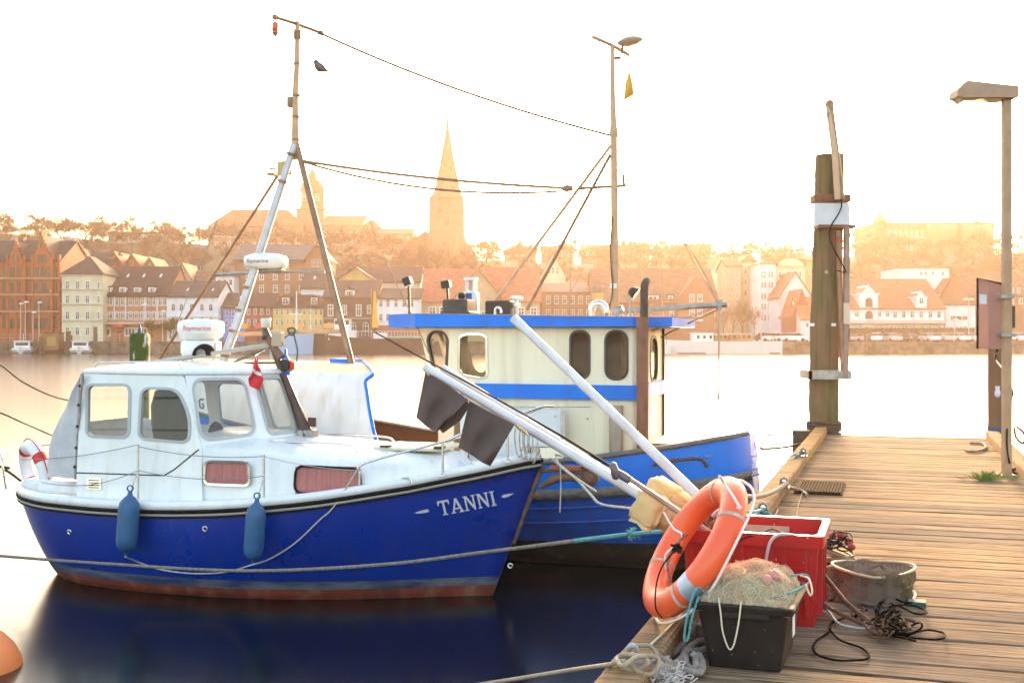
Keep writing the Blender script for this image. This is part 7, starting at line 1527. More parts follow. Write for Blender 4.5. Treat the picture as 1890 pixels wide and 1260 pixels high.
# the net: thousands of thin threads in a heap
NT = MB(); Rn = random.Random(9); nc = Vector((-tw/2+.0, td/2+.005, th-.035))
def netz(x_, y_): k_ = max(0, 1-abs(x_/.219)**3)*max(0, 1-abs(y_/.306)**3.4); return .135*k_**.62+.020*sin(x_*23+1)*sin(y_*19)*min(1,k_*3)
for i in range(2600):
    x_, y_ = Rn.uniform(-.2,.2), Rn.uniform(-.28,.28); p = Vector((x_,y_,netz(x_,y_)+Rn.uniform(-.02,.012))); d = Vector((Rn.uniform(-1,1),Rn.uniform(-1,1),0)).normalized(); pts = [p]; L_ = Rn.uniform(.016,.045)
    tw_ = Rn.choice((-1,1))*Rn.uniform(.25,.9); zo_ = Rn.uniform(-.004,.010) if i % 5 else Rn.uniform(.008,.034)
    for k_ in range(9):
        d = Vector((d.x*cos(tw_)-d.y*sin(tw_), d.x*sin(tw_)+d.y*cos(tw_), 0)); q_ = pts[-1]+d*L_*.62
        if abs(q_.x) > .225 or abs(q_.y) > .312: break
        q_.z = netz(q_.x,q_.y)+zo_+.006*sin(k_*1.3+i); pts.append(q_)
    if len(pts) > 2: NT.tube([nc+p_ for p_ in pts], .0012, 3, Rn.choice((0,0,0,0,1,1,1,2,2,3)), cap=False)
core = MB(); core.grid([[nc+Vector((-.218+.436*i/32, -.305+.610*j/32, netz(-.218+.436*i/32,-.305+.610*j/32)-.010)) for j in range(33)] for i in range(33)], 0, True)
MN = [mat('net_beige', (.74,.60,.38), .9), mat('net_pale', (.82,.70,.48), .9), mat('net_pink', (.66,.38,.28), .9), mat('net_green', (.30,.48,.38), .9)]
nt = empty('fishing_net', TU.location, TU.rotation_euler.z, 'heap of fine beige fishing net filling the black tub', 'fishing net')
core.build('net_bulk', mat('net_bulk', (.66,.52,.32), .95, col2=(.42,.32,.20), nscale=18, bump=2, bscale=60), nt); tag(NT.build('net_threads', MN, nt), kind='stuff')
for fx, fy in ((.10,-.18),(.13,-.12)): MB().lathe([(.001,-.03),(.02,-.022),(.028,0),(.02,.022),(.001,.03)], 12, 0, Matrix.Translation(nc+Vector((fx,fy,netz(fx,fy)+.02)))).build('net_float', mat('pink_float', (.55,.25,.22), .6), nt)
def tl(px, py, y_): return TF.M @ TF.hit(px, py, 'y', y_)
lay('thin_line', [tl(1326,1102,-.075), tl(1330,1130,-.085), tl(1334,1165,-.09), tl(1345,1196,-.09), tl(1354,1190,-.09), tl(1363,1150,-.09), tl(1368,1108,-.075)], .0042, mat('cream_line', (.65,.58,.42), .8), 'cream string loop hanging over the near rim of the black tub')
lay('turquoise_twine', [tl(1305,1100,-.0), tl(1292,1085,-.04), tl(1282,1092,-.06), tl(1270,1130,-.09), tl(1263,1176,-.09), tl(1270,1178,-.09), tl(1277,1140,-.09), tl(1290,1100,-.05)], .006, M_teal, 'turquoise cord hanging from the left corner of the black tub')
lay('turquoise_twine', [tl(1420,1104,.0), tl(1462,1092,.1), tl(1492,1075,.35), tl(1488,1060,.4), tl(1460,1062,.35)], .005, M_teal, 'turquoise cord along the right rim of the black tub')
lay('cream_twine', [tl(1478,1062,.35), tl(1493,1068,.3), tl(1499,1090,.2), tl(1495,1098,.2), tl(1487,1078,.25)], .005, MATS['cream_line'], 'cream cord loop at the back right corner of the black tub')
# things over the red crate rim
def cl(px, py, y_): return CF.M @ CF.hit(px, py, 'y', y_)
lay('grey_hose', [cl(1468,988,-.03), cl(1440,986,-.06), cl(1424,996,-.09), cl(1417,1016,-.1), cl(1413,1040,-.09)], .009, mat('grey_hose', (.45,.43,.45), .5), 'grey hose bent over the near rim of the red crate', 'hose')
lay('black_twine', [cl(1352,1010,-.09), cl(1375,992,-.07), cl(1410,985,-.03), cl(1440,982,.0), cl(1425,976,.1), cl(1404,984,.0)], .004, M_rub, 'thin black cord over the near rim of the red crate', 'twine')
# ------------------------------------------------------------------ poles with floats and flags
M_pvc = mat('white_pvc', (.72,.72,.76), .35, col2=(.62,.60,.62), nscale=4, streak=((.5,.42,.36), 9, .5), rvar=.08); M_foam = mat('yellow_foam', (.80,.60,.32), .9, col2=(.70,.48,.22), nscale=5, bump=1.2, bscale=14); M_foamd = mat('tan_foam', (.72,.46,.22), .9, col2=(.60,.38,.17), nscale=4, bump=.8, bscale=14)
def pole(p_top, p_bot, r0, r1, label, m=None, name='marker_pole'):
    a, c = W(*p_top), W(*p_bot); e = empty(name, c, 0, label, 'marker pole', 'marker buoy poles stuck in the red crate'); d = a-c
    MB().tube([d, d*.5, Vector()], [r0,(r0+r1)/2,r1], 16, cap=True).build('tube', m or M_pvc, e)
    if r0 > .015: q_ = (d.to_track_quat('Z','Y').to_matrix().to_4x4()); MB().lathe([(r0*.8,.001),(r0*1.12,.004),(r0*1.12,-.09),(r0*1.02,-.10)][::-1], 16, 0, Matrix.Translation(d) @ q_).build('end_cap', M_pvc, e)
    return e, a, c
eA, aA, cA = pole((786,678,7.6), (1306,988,6.75), .026, .030, 'longest white pole with black flag, reaching farthest left')
eB, aB, cB = pole((818,680,7.9), (1322,1000,6.95), .024, .026, 'white pole lying just behind the flag pole')
eC, aC, cC = pole((949,588,7.7), (1322,948,6.75), .027, .030, 'steep white pole crossing the cream wheelhouse'); 
rs_ = W(0,0,1)
a, c = W(1130,862,6.9), W(1330,996,6.5); eD = empty('boat_stick', c, 0, 'brownish stick with two dark weights, thinning to a long dark tip', 'stick'); MB().tube([a-c, Vector()], [.014,.018], 10).build('tube', mat('pinkish_stick', (.40,.27,.22), .5, col2=(.30,.19,.15), nscale=9), eD)
MB().tube([W(690,612,7.9)-c, W(880,715,7.5)-c, W(1040,806,7.1)-c, a-c], [.005,.006,.007,.009], 6).build('thin_tip', M_rub, eD)
for px, py, l_ in ((1134,868,.0),(1151,879,.0)):
    q_ = W(px,py,6.85)-c; dd = (a-c).normalized(); M_ = Matrix.Translation(q_) @ dd.to_track_quat('Z','Y').to_matrix().to_4x4() if px > 1140 else Matrix.Translation(q_) @ Matrix.Rotation(radians(-14),4,'Y'); MB().lathe([(.008,-.055),(.022,-.045),(.026,0),(.022,.04),(.008,.05)], 12, 0, M_).build('weight', mat('lead_grey', (.14,.13,.14), .5, .3), eD)
def flag(pts_top, pts_bot, e, Yv, nm='black_flag'):
    rows = []; n = 14; T_ = cat_curve([Vector((p[0],p[1],0)) for p in pts_top], 5); B_ = cat_curve([Vector((p[0],p[1],0)) for p in pts_bot], 5); k = min(len(T_), len(B_))
    for j in range(n+1):
        t_ = j/n; rows.append([W(T_[i].lerp(B_[i], t_).x, T_[i].lerp(B_[i], t_).y, Yv-(.35*(i/(k-1)))+.05*sin(i*.8+t_*2.2)*t_+.025*sin(t_*7+i*.5)*t_)-e.location for i in range(k)])
    MB().grid(rows, 0, True).build(nm, mat('black_brown_cloth', (.085,.058,.052), .9, col2=(.11,.075,.065), nscale=4, bump=.6, bscale=10), e)
flag([(785,686),(805,697),(835,716),(863,737)], [(768,770),(786,786),(804,796),(812,792)], eA, 7.62); 
b = MB(); b.grid([[W(x_,y_,7.35)-eA.location for x_,y_ in r_] for r_ in ([(862,735),(864,742),(868,748)],[(842,758),(846,768),(850,776)],[(812,792),(814,796),(818,799)])], 0, True); b.build('flag_fold', MATS['black_brown_cloth'], eA)
flag([(866,740),(895,756),(925,770),(950,783)], [(846,826),(868,838),(888,852),(905,860)], eA, 7.3)
b = MB(); b.tube([W(788,690,7.58)-eA.location, W(865,738,7.38)-eA.location, W(952,785,7.15)-eA.location], .005, 5); b.build('flag_cord', mat('tan_cord', (.5,.36,.24), .8), eA)
b = MB(); [b.tube([W(953+i*4,783+i*3,7.1)-eA.location, W(957+i*4,792+i*2.6,7.08)-eA.location], .006, 5) for i in range(5)]; b.build('lashing', mat('brass_cord', (.45,.28,.10), .6), eA)
def foam_block(cpx, cpy, Yv, ax, hl, hw, hh, m, e, nm='foam_float', seed=1, rough=.02):
    d = ax.normalized(); s_ = d.cross(Vector((0,0,1))).normalized(); u_ = s_.cross(d); c_ = W(cpx,cpy,Yv)-e.location; R2 = random.Random(seed); b_ = MB(); n = 5; P_ = {}
    bm = bmesh.new(); bmesh.ops.create_cube(bm, size=2); bmesh.ops.bevel(bm, geom=bm.edges[:], offset=.22, segments=2, affect='EDGES'); bmesh.ops.subdivide_edges(bm, edges=bm.edges[:], cuts=2, use_grid_fill=True)
    for v in bm.verts: q_ = Vector(v.co); nz = rough*(sin(q_.x*5+seed)+sin(q_.y*6+seed*2)+sin(q_.z*7+seed))+R2.uniform(-rough,rough)*.5; v.co = c_+d*q_.x*hl*(1+nz)+s_*q_.y*hw*(1+nz)+u_*q_.z*hh*(1+nz)
    bmesh.ops.recalc_face_normals(bm, faces=bm.faces)
    for f_ in bm.faces: f_.smooth = True
    me = bpy.data.meshes.new(nm); bm.to_mesh(me); bm.free(); me.materials.append(m); o_ = bpy.data.objects.new(nm, me); COL.objects.link(o_); o_.parent = e; return o_
foam_block(1203,940,6.87, aA-cA, .085,.10,.095, M_foam, eA, seed=3, rough=.06); foam_block(1222,948,6.9, aA-cA, .10,.075,.075, M_foamd, eA, seed=5)
foam_block(1240,928,7.08, aB-cB, .17,.085,.085, M_foamd, eB, seed=7); foam_block(1222,915,7.1, aB-cB, .10,.088,.088, M_foam, eB, seed=8)
foam_block(1316,935,6.9, aC-cC, .10,.085,.085, M_foam, eC, seed=11)
# line wound round the pole
b = MB(); d = (cB-aB).normalized(); s_ = d.cross(Vector((0,0,1))).normalized(); u_ = s_.cross(d); c_ = W(1293,958,6.85)-eB.location
for i in range(11):
    tlt = Rk.uniform(-.4,.4); o2 = d*(-.08+.016*i); b.tube([c_+o2+(s_*cos(a)+u_*sin(a))*(.06+.012*sin(i*1.3))+d*(tlt*.03*cos(a)) for a in [2*pi*j/18 for j in range(18)]], .0062, 5, i % 2, closed=True)
tag(b.build('wound_line', [mat('orange_black_line', (.50,.14,.08), .8, col2=(.10,.05,.04), nscale=60), mat('dark_line', (.22,.08,.06), .8)], eB))
# ------------------------------------------------------------------ orange life ring
M_or = mat('orange_ring', (.92,.13,.04), .42, col2=(.84,.105,.035), nscale=3, rvar=.08, coat=.15)
rc_ = W(1281,1008,6.08); ax_n = Vector((-.83,-.09,.55)).normalized()
LR = empty('orange_life_ring', rc_, 0, 'big orange life ring with silver band leaning on the red crate', 'life ring')
mj = (W(1362,884,6.02)-W(1203,1132,6.02)).normalized(); mj = (mj-ax_n*mj.dot(ax_n)).normalized()
b = MB(); torus_arc(b, Vector(), ax_n, mj, .338, .079, 0, 2*pi, 64, 22, closed=True, flat=.85); ring_bvh = BVHTree.FromPolygons([tuple(p) for p in b.v], b.f); b.build('ring', M_or, LR)
v2 = ax_n.cross(mj)
for a in (18, 128, 232, 310):
    b = MB(); torus_arc(b, Vector(), ax_n, mj, .338, .0815, radians(a-1.4), radians(a+1.4), 3, 20, flat=.85); b.build('white_strap', M_rope, LR)
M_refl = mat('silver_tape', (.45,.52,.62), .35, .5, col2=(.36,.42,.55), nscale=12)
sgn = 1 if (W(1322,1040,6.0)-rc_).dot(v2) > 0 else -1
for a in (115*sgn, ): b = MB(); torus_arc(b, Vector(), ax_n, mj, .338, .0808, radians(a-6), radians(a+6), 5, 22, flat=.85); b.build('reflective_band', M_refl, LR)
rp_ = []
for i in range(49):
    a = 2*pi*i/48; swg = .424+.012*abs(sin(a*2)); rp_.append((mj*cos(a)+v2*sin(a))*swg+ax_n*(.012*sin(4*a)-.045))
MB().tube(rp_[:-1], .0075, 6, closed=True).build('grab_rope', mat('white_cord', (.72,.68,.64), .8), LR)
def on_ring(px, py, off=.006):
    c_ = Vector((0,0,CAM_H))-rc_; dd = W(px, py, 1.0)-Vector((0,0,CAM_H)); dd.normalize(); loc, nrm, _, _ = ring_bvh.ray_cast(c_, dd)
    return loc-dd*off if loc else W(px, py, 5.95)-rc_
b = MB(); b.tube(cat_curve([on_ring(px, py) for px, py in ((1328,878),(1336,890),(1346,905),(1356,920),(1364,934))],4), .008, 6); b.lathe([(.001,-.018),(.016,0),(.001,.018)], 8, 0, Matrix.Translation(on_ring(1364,936,.008))); b.build('knotted_rope', MATS['white_cord'], LR)
lay('braided_twine', [W(1268,985,5.95), W(1246,1008,5.93), W(1232,1040,5.92), W(1238,1075,5.9), W(1225,1110,5.88), W(1238,1135,5.86), W(1262,1125,5.88)], .008, MATS['orange_black_line'], 'orange and black braided cord dangling inside the life ring')
lay('white_twine', [W(1225,945,6.2), W(1243,975,6.1), W(1258,985,5.98), W(1256,1000,5.95), W(1240,1012,5.92), W(1228,1025,5.92), W(1230,1050,5.92)], .006, MATS['white_cord'], 'white cord tied round the foam float and hanging in the ring')
lay('black_twine', [W(1262,985,5.95), W(1250,1010,5.93), W(1225,1040,5.9), W(1212,1075,5.88), W(1210,1120,5.86), W(1222,1140,5.84)], .004, M_rub, 'black cord hanging down inside the life ring', 'twine')
b = MB(); c_ = W(1249,1012,5.9)
for j in range(8): b.tube([c_+Vector((Rk.uniform(-.03,.03),Rk.uniform(-.02,.02),Rk.uniform(-.025,.025))) for _ in range(4)], .006, 5)
tag(b.build('black_knot', M_rub), 'black knot of cord in the opening of the life ring', 'knot')
# ------------------------------------------------------------------ rope pile at the near corner
M_thick = mat('grey_thick_rope', (.42,.36,.31), .95, col2=(.25,.21,.18), nscale=18, bump=1.6, bscale=70)
M_pale = mat('pale_thick_rope', (.58,.50,.43), .95, col2=(.38,.30,.26), nscale=16, bump=1.6, bscale=60)
M_tan = mat('tan_smooth_rope', (.40,.32,.22), .8, col2=(.30,.24,.17), nscale=18, bump=.8, bscale=60)
def twisted(name, pts, r_, m, label, strands=3, sm=8, pitch=.05, parent=None):
    P_ = cat_curve(pts, sm)
    # resample
    L_ = [0]; [L_.append(L_[-1]+(P_[i+1]-P_[i]).length) for i in range(len(P_)-1)]; n = max(8, int(L_[-1]/.009)); Q_ = []
    for i in range(n+1):
        s_ = L_[-1]*i/n; k = next((j for j in range(len(L_)-1) if L_[j+1] >= s_), len(L_)-2); t_ = (s_-L_[k])/max(1e-9, L_[k+1]-L_[k]); Q_.append(P_[k].lerp(P_[k+1], t_))
    b_ = MB()
    for st_ in range(strands):
        pp = []
        for i in range(n+1):
            d_ = (Q_[min(n,i+1)]-Q_[max(0,i-1)]).normalized(); u__ = d_.cross(Vector((0,0,1))); u__ = u__.normalized() if u__.length > 1e-3 else Vector((1,0,0)); v__ = u__.cross(d_); a_ = 2*pi*(i/n*L_[-1]/pitch+st_/strands); pp.append(Q_[i]+(u__*cos(a_)+v__*sin(a_))*r_*.5)
        b_.tube(pp, r_*.56, 6)
    o_ = b_.build(name, m, parent)
    if label: tag(o_, label, 'rope', 'rope heap on the near pier corner')
    return o_
g = lambda px, py, z=.03: G(px, py, DZ+z)
twisted('thick_rope', [g(1312,1160,.03), g(1290,1168,.03), g(1272,1176,.03), g(1258,1192,.025), g(1240,1206,.02), g(1218,1208,.03)], .021, M_thick, 'thick grey rope, upper strand leading behind the black tub')
twisted('thick_rope', [g(1312,1178,.03), g(1285,1186,.03), g(1268,1200,.03), g(1256,1218,.03), g(1236,1228,.03), g(1226,1232,.03)], .021, M_thick, 'thick grey rope, second strand leading behind the black tub')
twisted('thick_rope', [g(1312,1196,.03), g(1290,1200,.03), g(1268,1204,.03), g(1266,1222,.03), g(1272,1232,.03), g(1284,1232,.03), g(1284,1212,.05), g(1278,1206,.06)], .018, M_thick, 'thick grey rope bent into a loop left of the black tub')
twisted('thick_rope', [g(1290,1208,.04), g(1296,1226,.03), g(1290,1240,.03), g(1262,1236,.03), g(1246,1228,.04), g(1224,1222,.05)], .020, M_thick, 'thick grey rope curving under the looped one')
twisted('thick_rope', [g(1275,1160,.05), g(1284,1148,.05), g(1294,1152,.06), g(1290,1164,.05), g(1278,1166,.06), g(1282,1154,.09), g(1298,1160,.05)], .018, M_thick, 'small rope bundle between crate and tub corner')
for i, (oy, lb) in enumerate([(0,'lowest'),(-9,'second lowest'),(-19,'third'),(-28,'upper')]):
    twisted('coil_rope', [g(1106+i*6,1262+oy*.9,.03+.012*i), g(1128+i*5,1243+oy,.05+.02*i), g(1165,1240+oy,.08+.02*i), g(1205,1244+oy*1.1,.07+.02*i), g(1236,1250+oy,.04+.02*i), g(1250,1266+oy,.03)], .020, M_pale if i % 2 == 0 else M_thick, f'pale twisted rope coil at the bottom edge, {lb} turn')
lay('tan_rope', [G(850,1268,.6), G(960,1251,.75), G(1060,1235,.92), g(1127,1226,.13)], .012, M_tan, 'taut tan rope running from the water to the knot on the pier corner', 'rope', None, 8)
lay('tan_knot_rope', [g(1125,1226,.13), g(1140,1222,.16), g(1150,1232,.13), g(1178,1236,.12), g(1196,1222,.16), g(1180,1210,.17), g(1150,1208,.16), g(1138,1216,.15), g(1150,1228,.17), g(1175,1212,.19), g(1210,1212,.16), g(1216,1228,.13), g(1200,1244,.10), g(1178,1238,.12), g(1160,1220,.16)], .011, M_tan, 'smooth tan rope tied in a big knot over the kerb', 'rope', None, 8, 6)
lay('tan_loop', [g(1160,1200,.13), g(1168,1192,.16), g(1182,1190,.17), g(1200,1192,.15), g(1212,1206,.13), g(1208,1222,.13)], .010, M_tan, 'tan rope loop standing up above the knot', 'rope', None, 8, 6)
lay('grey_loop', [g(1160,1212,.12), g(1160,1196,.17), g(1168,1190,.19), g(1174,1196,.17), g(1176,1210,.13)], .012, mat('lilac_grey_rope', (.42,.40,.45), .7), 'smooth lilac grey loop in the middle of the rope heap', 'rope', None, 8, 6)
lay('cream_line', [g(1200,1190,.125), g(1232,1160,.125), g(1262,1128,.125), g(1275,1112,.13)], .006, MATS['cream_line'], 'thin cream line stretched along the near kerb')
b = MB()
for i in range(90):
    p = g(Rk.uniform(1195,1262), Rk.uniform(1222,1262), Rk.uniform(.02,.08)); pts = [p]
    for k_ in range(5): pts.append(pts[-1]+Vector((Rk.uniform(-.03,.03),Rk.uniform(-.03,.03),Rk.uniform(-.015,.015))))
    b.tube(cat_curve(pts,2), .0035, 4, cap=False)
o = b.build('frayed_rope', mat('frayed_white', (.55,.50,.46), .9)); tag(o, 'mop of frayed pale rope fibres at the bottom of the rope heap', 'rope fibres')
# ------------------------------------------------------------------ traps and tackle right of the crate
M_netd = bpy.data.materials.new('grey_net'); M_netd.use_nodes = True; MATS['grey_net'] = M_netd
def net_material(m, col, scale, th_=.12, base=.25):
    t = m.node_tree; N, L = t.nodes, t.links; b = N['Principled BSDF']; b.inputs['Base Color'].default_value = (*col,1); b.inputs['Roughness'].default_value = 1; b.inputs['Specular IOR Level'].default_value = 0
    uv = N.new('ShaderNodeTexCoord'); mp1 = N.new('ShaderNodeMapping'); mp1.inputs['Rotation'].default_value = (0,0,.785); mp1.inputs['Scale'].default_value = (scale,scale,1); L.new(uv.outputs['UV'], mp1.inputs[0]); sx = N.new('ShaderNodeSeparateXYZ'); L.new(mp1.outputs[0], sx.inputs[0]); outs = []
    for i in (0,1):
        f = N.new('ShaderNodeMath'); f.operation = 'FRACT'; L.new(sx.outputs[i], f.inputs[0]); l_ = N.new('ShaderNodeMath'); l_.operation = 'LESS_THAN'; L.new(f.outputs[0], l_.inputs[0]); l_.inputs[1].default_value = th_; outs.append(l_.outputs[0])
    mx = N.new('ShaderNodeMath'); mx.operation = 'MAXIMUM'; L.new(outs[0], mx.inputs[0]); L.new(outs[1], mx.inputs[1]); L.new(mx.outputs[0], b.inputs['Alpha'])
net_material(M_netd, (.15,.11,.085), 60, .5)
M_netg = bpy.data.materials.new('dark_net'); M_netg.use_nodes = True; net_material(M_netg, (.11,.09,.055), 36, .46)
tc_ = G(1612,1100,DZ); TR = empty('net_trap', tc_, PA, 'low round fish trap covered with pink grey netting right of the red crate', 'fish trap')
def trap_ring(rx, ry, z_, n=40, ph=0): return [Vector((rx*cos(a)+.012*sin(3*a+ph), ry*sin(a)+.012*cos(2*a+ph), z_+.012*sin(2*a+ph))) for a in [2*pi*i/n for i in range(n)]]
rx, ry, HT_ = .235, .26, .18
for z_, r_, ph in ((.012,1.03,0),(HT_,1,1)): MB().tube(trap_ring(rx*r_,ry*r_,z_,ph=ph), .0085, 7, closed=True).build('hoop', mat('cane_hoop', (.50,.42,.26), .6), TR)
MB().tube(trap_ring(rx*.99,ry*.99,HT_*.5), .005, 6, closed=True).build('hoop', mat('dark_green_hoop', (.03,.10,.07), .6), TR)
def uvgrid(rows, name, m, par):
    me = bpy.data.meshes.new(name); k, n = len(rows), len(rows[0]); vs = [tuple(p) for r in rows for p in r]; fs = [(i*n+j,i*n+j+1,(i+1)*n+j+1,(i+1)*n+j) for i in range(k-1) for j in range(n-1)]; me.from_pydata(vs, [], fs); uvl = me.uv_layers.new(name='uv')
    for p in me.polygons:
        for li in p.loop_indices: vi = me.loops[li].vertex_index; uvl.data[li].uv = ((vi % n)/(n-1), (vi//n)/(k-1))
    me.materials.append(m); me.polygons.foreach_set('use_smooth', [True]*len(me.polygons)); o_ = bpy.data.objects.new(name, me); COL.objects.link(o_); o_.parent = par; return o_
rows = []
for i in range(13):
    t_ = i/12; z_ = HT_*(1-t_)+.01*t_; bl_ = 1+.0*t_+.05*sin(t_*pi*2); rows.append([Vector((rx*bl_*cos(a)*(1+.02*sin(a*9+i)), ry*bl_*sin(a)*(1+.02*sin(a*9+i)), z_)) for a in [2*pi*j/72 for j in range(73)]])
uvgrid(rows, 'side_net', M_netg, TR)
rows = [[Vector((rx*(1-t_)*cos(a), ry*(1-t_)*sin(a), HT_-.05*sin(min(1,t_*1.3)*pi/2)+.012*sin(5*a)*t_+.006*sin(a*11+t_*9))) for a in [2*pi*j/72 for j in range(73)]] for t_ in [k_/12 for k_ in range(13)]]
uvgrid(rows, 'top_net', M_netd, TR)
rows = []
for i in range(25):
    t_ = i/24; rows.append([])
    for j in range(25):
        s_ = j/24; a = radians(-125+75*s_); 
        if t_ < .4: q_ = t_/.4; p = Vector((rx*cos(a)*q_+.04*(1-q_), ry*sin(a)*q_-.02*(1-q_), HT_+.012+.012*sin(s_*14+t_*5)))
        else: q_ = (t_-.4)/.6; p = Vector((rx*cos(a)*(1+.22*q_*(1.2-s_))-.05*q_*(1-s_), ry*sin(a)*(1+.30*q_*q_)+.01*sin(s_*22), HT_*(1-q_)+.015+.006*sin(s_*18)))
        rows[-1].append(p)
uvgrid(rows, 'draped_net', M_netd, TR)
MB().box((.20,-.22,.0),(.30,-.13,.03)).build('green_foot', mat('dark_green_cloth', (.02,.10,.08), .8), TR)
md = MB(); md.grid([[Vector((rx*.93*t_*cos(a), ry*.93*t_*sin(a), .02+(HT_-.055)*(1-t_**4)+.012*sin(a*7+t_*9))) for a in [2*pi*j/40 for j in range(41)]] for t_ in [k_/10 for k_ in range(11)]], 0, True); md.build('net_filling', mat('olive_net_fill', (.16,.13,.075), .95, col2=(.08,.07,.045), nscale=22, bump=2.5, bscale=60), TR)
NB = MB()
for i in range(160):
    a = Rn.uniform(0,6.28); r_ = Rn.uniform(.1,1.05); p = Vector((rx*r_*cos(a), ry*r_*sin(a), Rn.uniform(.01,HT_*.7))); NB.tube([p, p+Vector((Rn.uniform(-.04,.04),Rn.uniform(-.04,.04),Rn.uniform(-.02,.02))), p+Vector((Rn.uniform(-.07,.07),Rn.uniform(-.07,.07),Rn.uniform(-.02,.03)))], .0018, 3, 0, cap=False)
tag(NB.build('loose_netting', mat('olive_net', (.17,.15,.08), .9), TR), kind='stuff')
# net bundle beside it (left, against the crate)
nb_ = empty('net_bundle', G(1555,1095,DZ), PA, 'heap of folded olive and brown netting between crate and round trap', 'net'); NB2 = MB()
def bz(x_, y_): return .17*max(0, 1-(x_/.20)**2*.8-(y_/.26)**2*.9)+.012*sin(x_*40)*cos(y_*35)
core = MB(); core.grid([[Vector((-.2+.4*i/20, -.26+.52*j/20, bz(-.2+.4*i/20,-.26+.52*j/20)+.002)) for j in range(21)] for i in range(21)], 0, True); core.build('bulk', mat('olive_net_bulk', (.13,.11,.06), .95, col2=(.06,.055,.035), nscale=25, bump=2.5, bscale=70), nb_)
for i in range(700):
    x_, y_ = Rn.uniform(-.19,.19), Rn.uniform(-.25,.25); pts = [Vector((x_,y_,bz(x_,y_)+.004))]
    for k_ in range(4): q_ = pts[-1]+Vector((Rn.uniform(-.025,.025),Rn.uniform(-.025,.025),0)); q_.z = bz(q_.x,q_.y)+Rn.uniform(.0,.014); pts.append(q_)
    NB2.tube(pts, .0014, 3, Rn.choice((0,0,1,2)), cap=False)
tag(NB2.build('threads', [mat('olive_net', (.17,.15,.08)), mat('net_greengrey', (.22,.26,.18), .9), mat('net_rust', (.28,.11,.07), .9)], nb_), kind='stuff')
# basket of coils with dark red floats
BK = empty('tackle_coils', G(1535,1062,DZ), PA, 'coiled hoops and dark red floats heaped behind the red crate corner', 'fishing gear')
for i in range(9):
    z_ = .05+.018*i; MB().tube([Vector((.13*cos(a)*(1+.1*sin(i)), .20*sin(a)*(1+.08*cos(i*2)), z_+.05*cos(a+i*.4))) for a in [2*pi*j/26 for j in range(26)]], .007+.003*(i % 3 == 0), 6, closed=True).build('hoop', [mat('hoop_brown', (.20,.12,.07), .7), mat('hoop_tan', (.42,.34,.20), .7), M_rub][i % 3], BK)
for x_, y_, z_, r_ in ((.06,.08,.26,.034),(.11,.02,.23,.030),(.13,-.06,.21,.026),(.0,.10,.25,.028)):
    b = MB(); b.lathe([(.001,-r_),(r_*.75,-r_*.66),(r_,0),(r_*.75,r_*.66),(.001,r_)], 12, 0, Matrix.Translation((x_,y_,z_))); b.build('red_float', mat('dark_red_float', (.22,.03,.025), .6, col2=(.32,.05,.04), nscale=12), BK)
for j in range(6): MB().tube(cat_curve([Vector((Rk.uniform(-.05,.15),Rk.uniform(-.1,.15),Rk.uniform(.18,.30))) for _ in range(5)],4), .005, 5).build('loose_cord', M_rub, BK)
# rusty rods with rings, anchor
RA = empty('rusty_grapnel', G(1590,1170,DZ), 0, 'rusty grapnel rods with rings lying beside the round trap', 'grapnel'); ra = RA.location
M_ru = mat('rust', (.15,.075,.045), .9, 0, col2=(.09,.045,.03), nscale=18, bump=.8, bscale=60)
MB().tube([g(1520,1060,.20)-ra, g(1560,1110,.12)-ra, g(1605,1148,.05)-ra], [.013,.014,.017], 10).build('rod', M_ru, RA); MB().tube([g(1507,1108,.10)-ra, g(1560,1137,.06)-ra, g(1592,1150,.04)-ra], .012, 10).build('rod', M_ru, RA)
for px, py, r_, tx in ((1583,1128,.035,.3),(1620,1165,.045,.2),(1635,1170,.04,.5),(1612,1160,.05,-.3)):
    c_ = g(px,py,.04)-ra; MB().tube([c_+Vector((r_*cos(a), r_*sin(a)*.8, r_*.6*sin(a+tx*3))) for a in [2*pi*j/18 for j in range(18)]], .007, 7, closed=True).build('ring', M_ru, RA)
for j in range(9): c_ = g(Rk.uniform(1600,1690), Rk.uniform(1140,1168), Rk.uniform(.02,.06))-ra; MB().tube([c_, c_+Vector((Rk.uniform(-.06,.06),Rk.uniform(-.04,.04),Rk.uniform(-.01,.02)))], .010, 7).build('link', M_ru, RA)
foam = MB(); lay('blue_twine', [g(1508,1110,.03), g(1530,1128,.02), g(1548,1150,.02), g(1580,1158,.02), g(1605,1160,.02)], .007, mat('pale_blue_cord', (.35,.45,.52), .7), 'pale blue cord leading from the crate to the rusty rings')
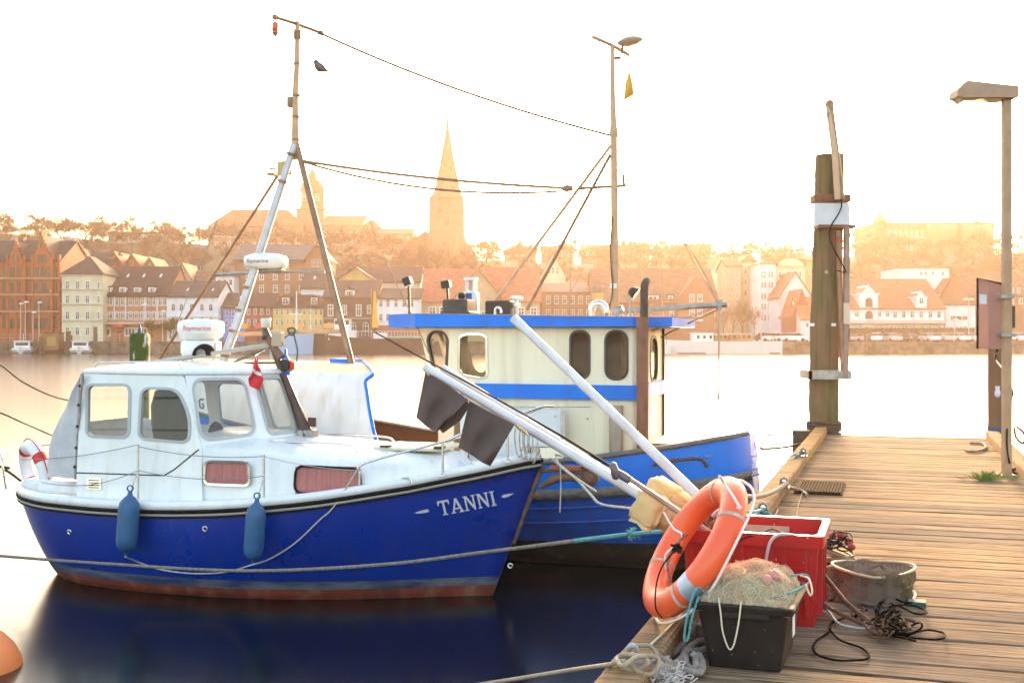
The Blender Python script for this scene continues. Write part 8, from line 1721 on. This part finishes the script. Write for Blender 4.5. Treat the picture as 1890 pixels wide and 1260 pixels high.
# black cable tangles
loops = [[(1618,1160),(1625,1110),(1650,1096),(1690,1108),(1672,1112),(1640,1102),(1620,1130),(1640,1165),(1690,1182)],
 [(1640,1120),(1672,1115),(1700,1122),(1710,1130),(1690,1132),(1660,1118),(1630,1110)],
 [(1630,1150),(1660,1170),(1700,1178),(1738,1178),(1742,1168),(1715,1162),(1690,1166),(1660,1175),(1630,1160)],
 [(1650,1175),(1690,1150),(1702,1152),(1695,1162),(1665,1168),(1620,1140),(1632,1104),(1648,1116),(1660,1150),(1668,1170)],
 [(1600,1125),(1585,1128),(1580,1140),(1600,1146),(1625,1138),(1650,1145),(1676,1158),(1655,1168),(1625,1150)],
 [(1560,1140),(1535,1148),(1530,1165),(1504,1185),(1506,1205),(1540,1217),(1590,1217),(1604,1210),(1590,1195),(1550,1180),(1530,1160)]]
for i, lp_ in enumerate(loops):
    M_cab = mat('black_cable_sheath', (.005,.005,.005), 1.0, spec=.03)
    lay('black_cable', [g(x_, y_, .012+.02*((i+j) % 3 if i < 5 else 0)) for j, (x_, y_) in enumerate(lp_)], .0058, M_cab, ['black cable loop around the rusty rings, tallest one','small black cable loop right of the rings','black cable loop reaching farthest right on the planks','black cable loop crossing the middle of the tangle','black cable loop at the left of the tangle','big single black cable loop lying on bare planks before the tub'][i], 'cable', 'black cable tangle on the planks', 6, 7)
for j in range(5):
    lay('black_cable', [g(1640+Rk.uniform(-25,25), 1145+Rk.uniform(-25,25), .012+.018*j+Rk.uniform(0,.02)) for _ in range(8)], .0055, M_cab, 'thin black cable knotted into the thick of the tangle, '+['lying lowest','second from below','in its middle','second from the top','lying topmost'][j], 'cable', 'black cable tangle core', 6, 6)
# added float, stands in for a blurred orange reflection at the lower left corner
ob = MB(); rows = []; c_ = G(-78,1232,0.0)
for i in range(13):
    t_ = pi*i/12; rows.append([c_+Vector((.50*sin(t_)*cos(a), .50*sin(t_)*sin(a), .42*cos(t_)-.06)) for a in [2*pi*j/32 for j in range(32)]])
ob.grid(rows, 0, True, closed=True); tag(ob.build('added_orange_float', mat('added_orange_float', (.75,.22,.06), .5)), 'added orange float in place of a blurred orange reflection, cut off by the lower left corner', 'float')
# ================================================================== haze
h = MB().box((-1520,-320,-1.2),(1520,2020,72))
ho = h.build('haze', mat('haze_tmp', (1,1,1)))
m = bpy.data.materials.new('haze_air'); m.use_nodes = True; t = m.node_tree; t.nodes.clear()
pv = t.nodes.new('ShaderNodeVolumePrincipled'); pv.inputs['Density'].default_value = 0.00026; pv.inputs['Color'].default_value = (1, .74, .56, 1)
pv.inputs['Anisotropy'].default_value = 0.6
oo = t.nodes.new('ShaderNodeOutputMaterial'); t.links.new(pv.outputs[0], oo.inputs[1])
ho.data.materials.clear(); ho.data.materials.append(m); tag(ho, kind='stuff')
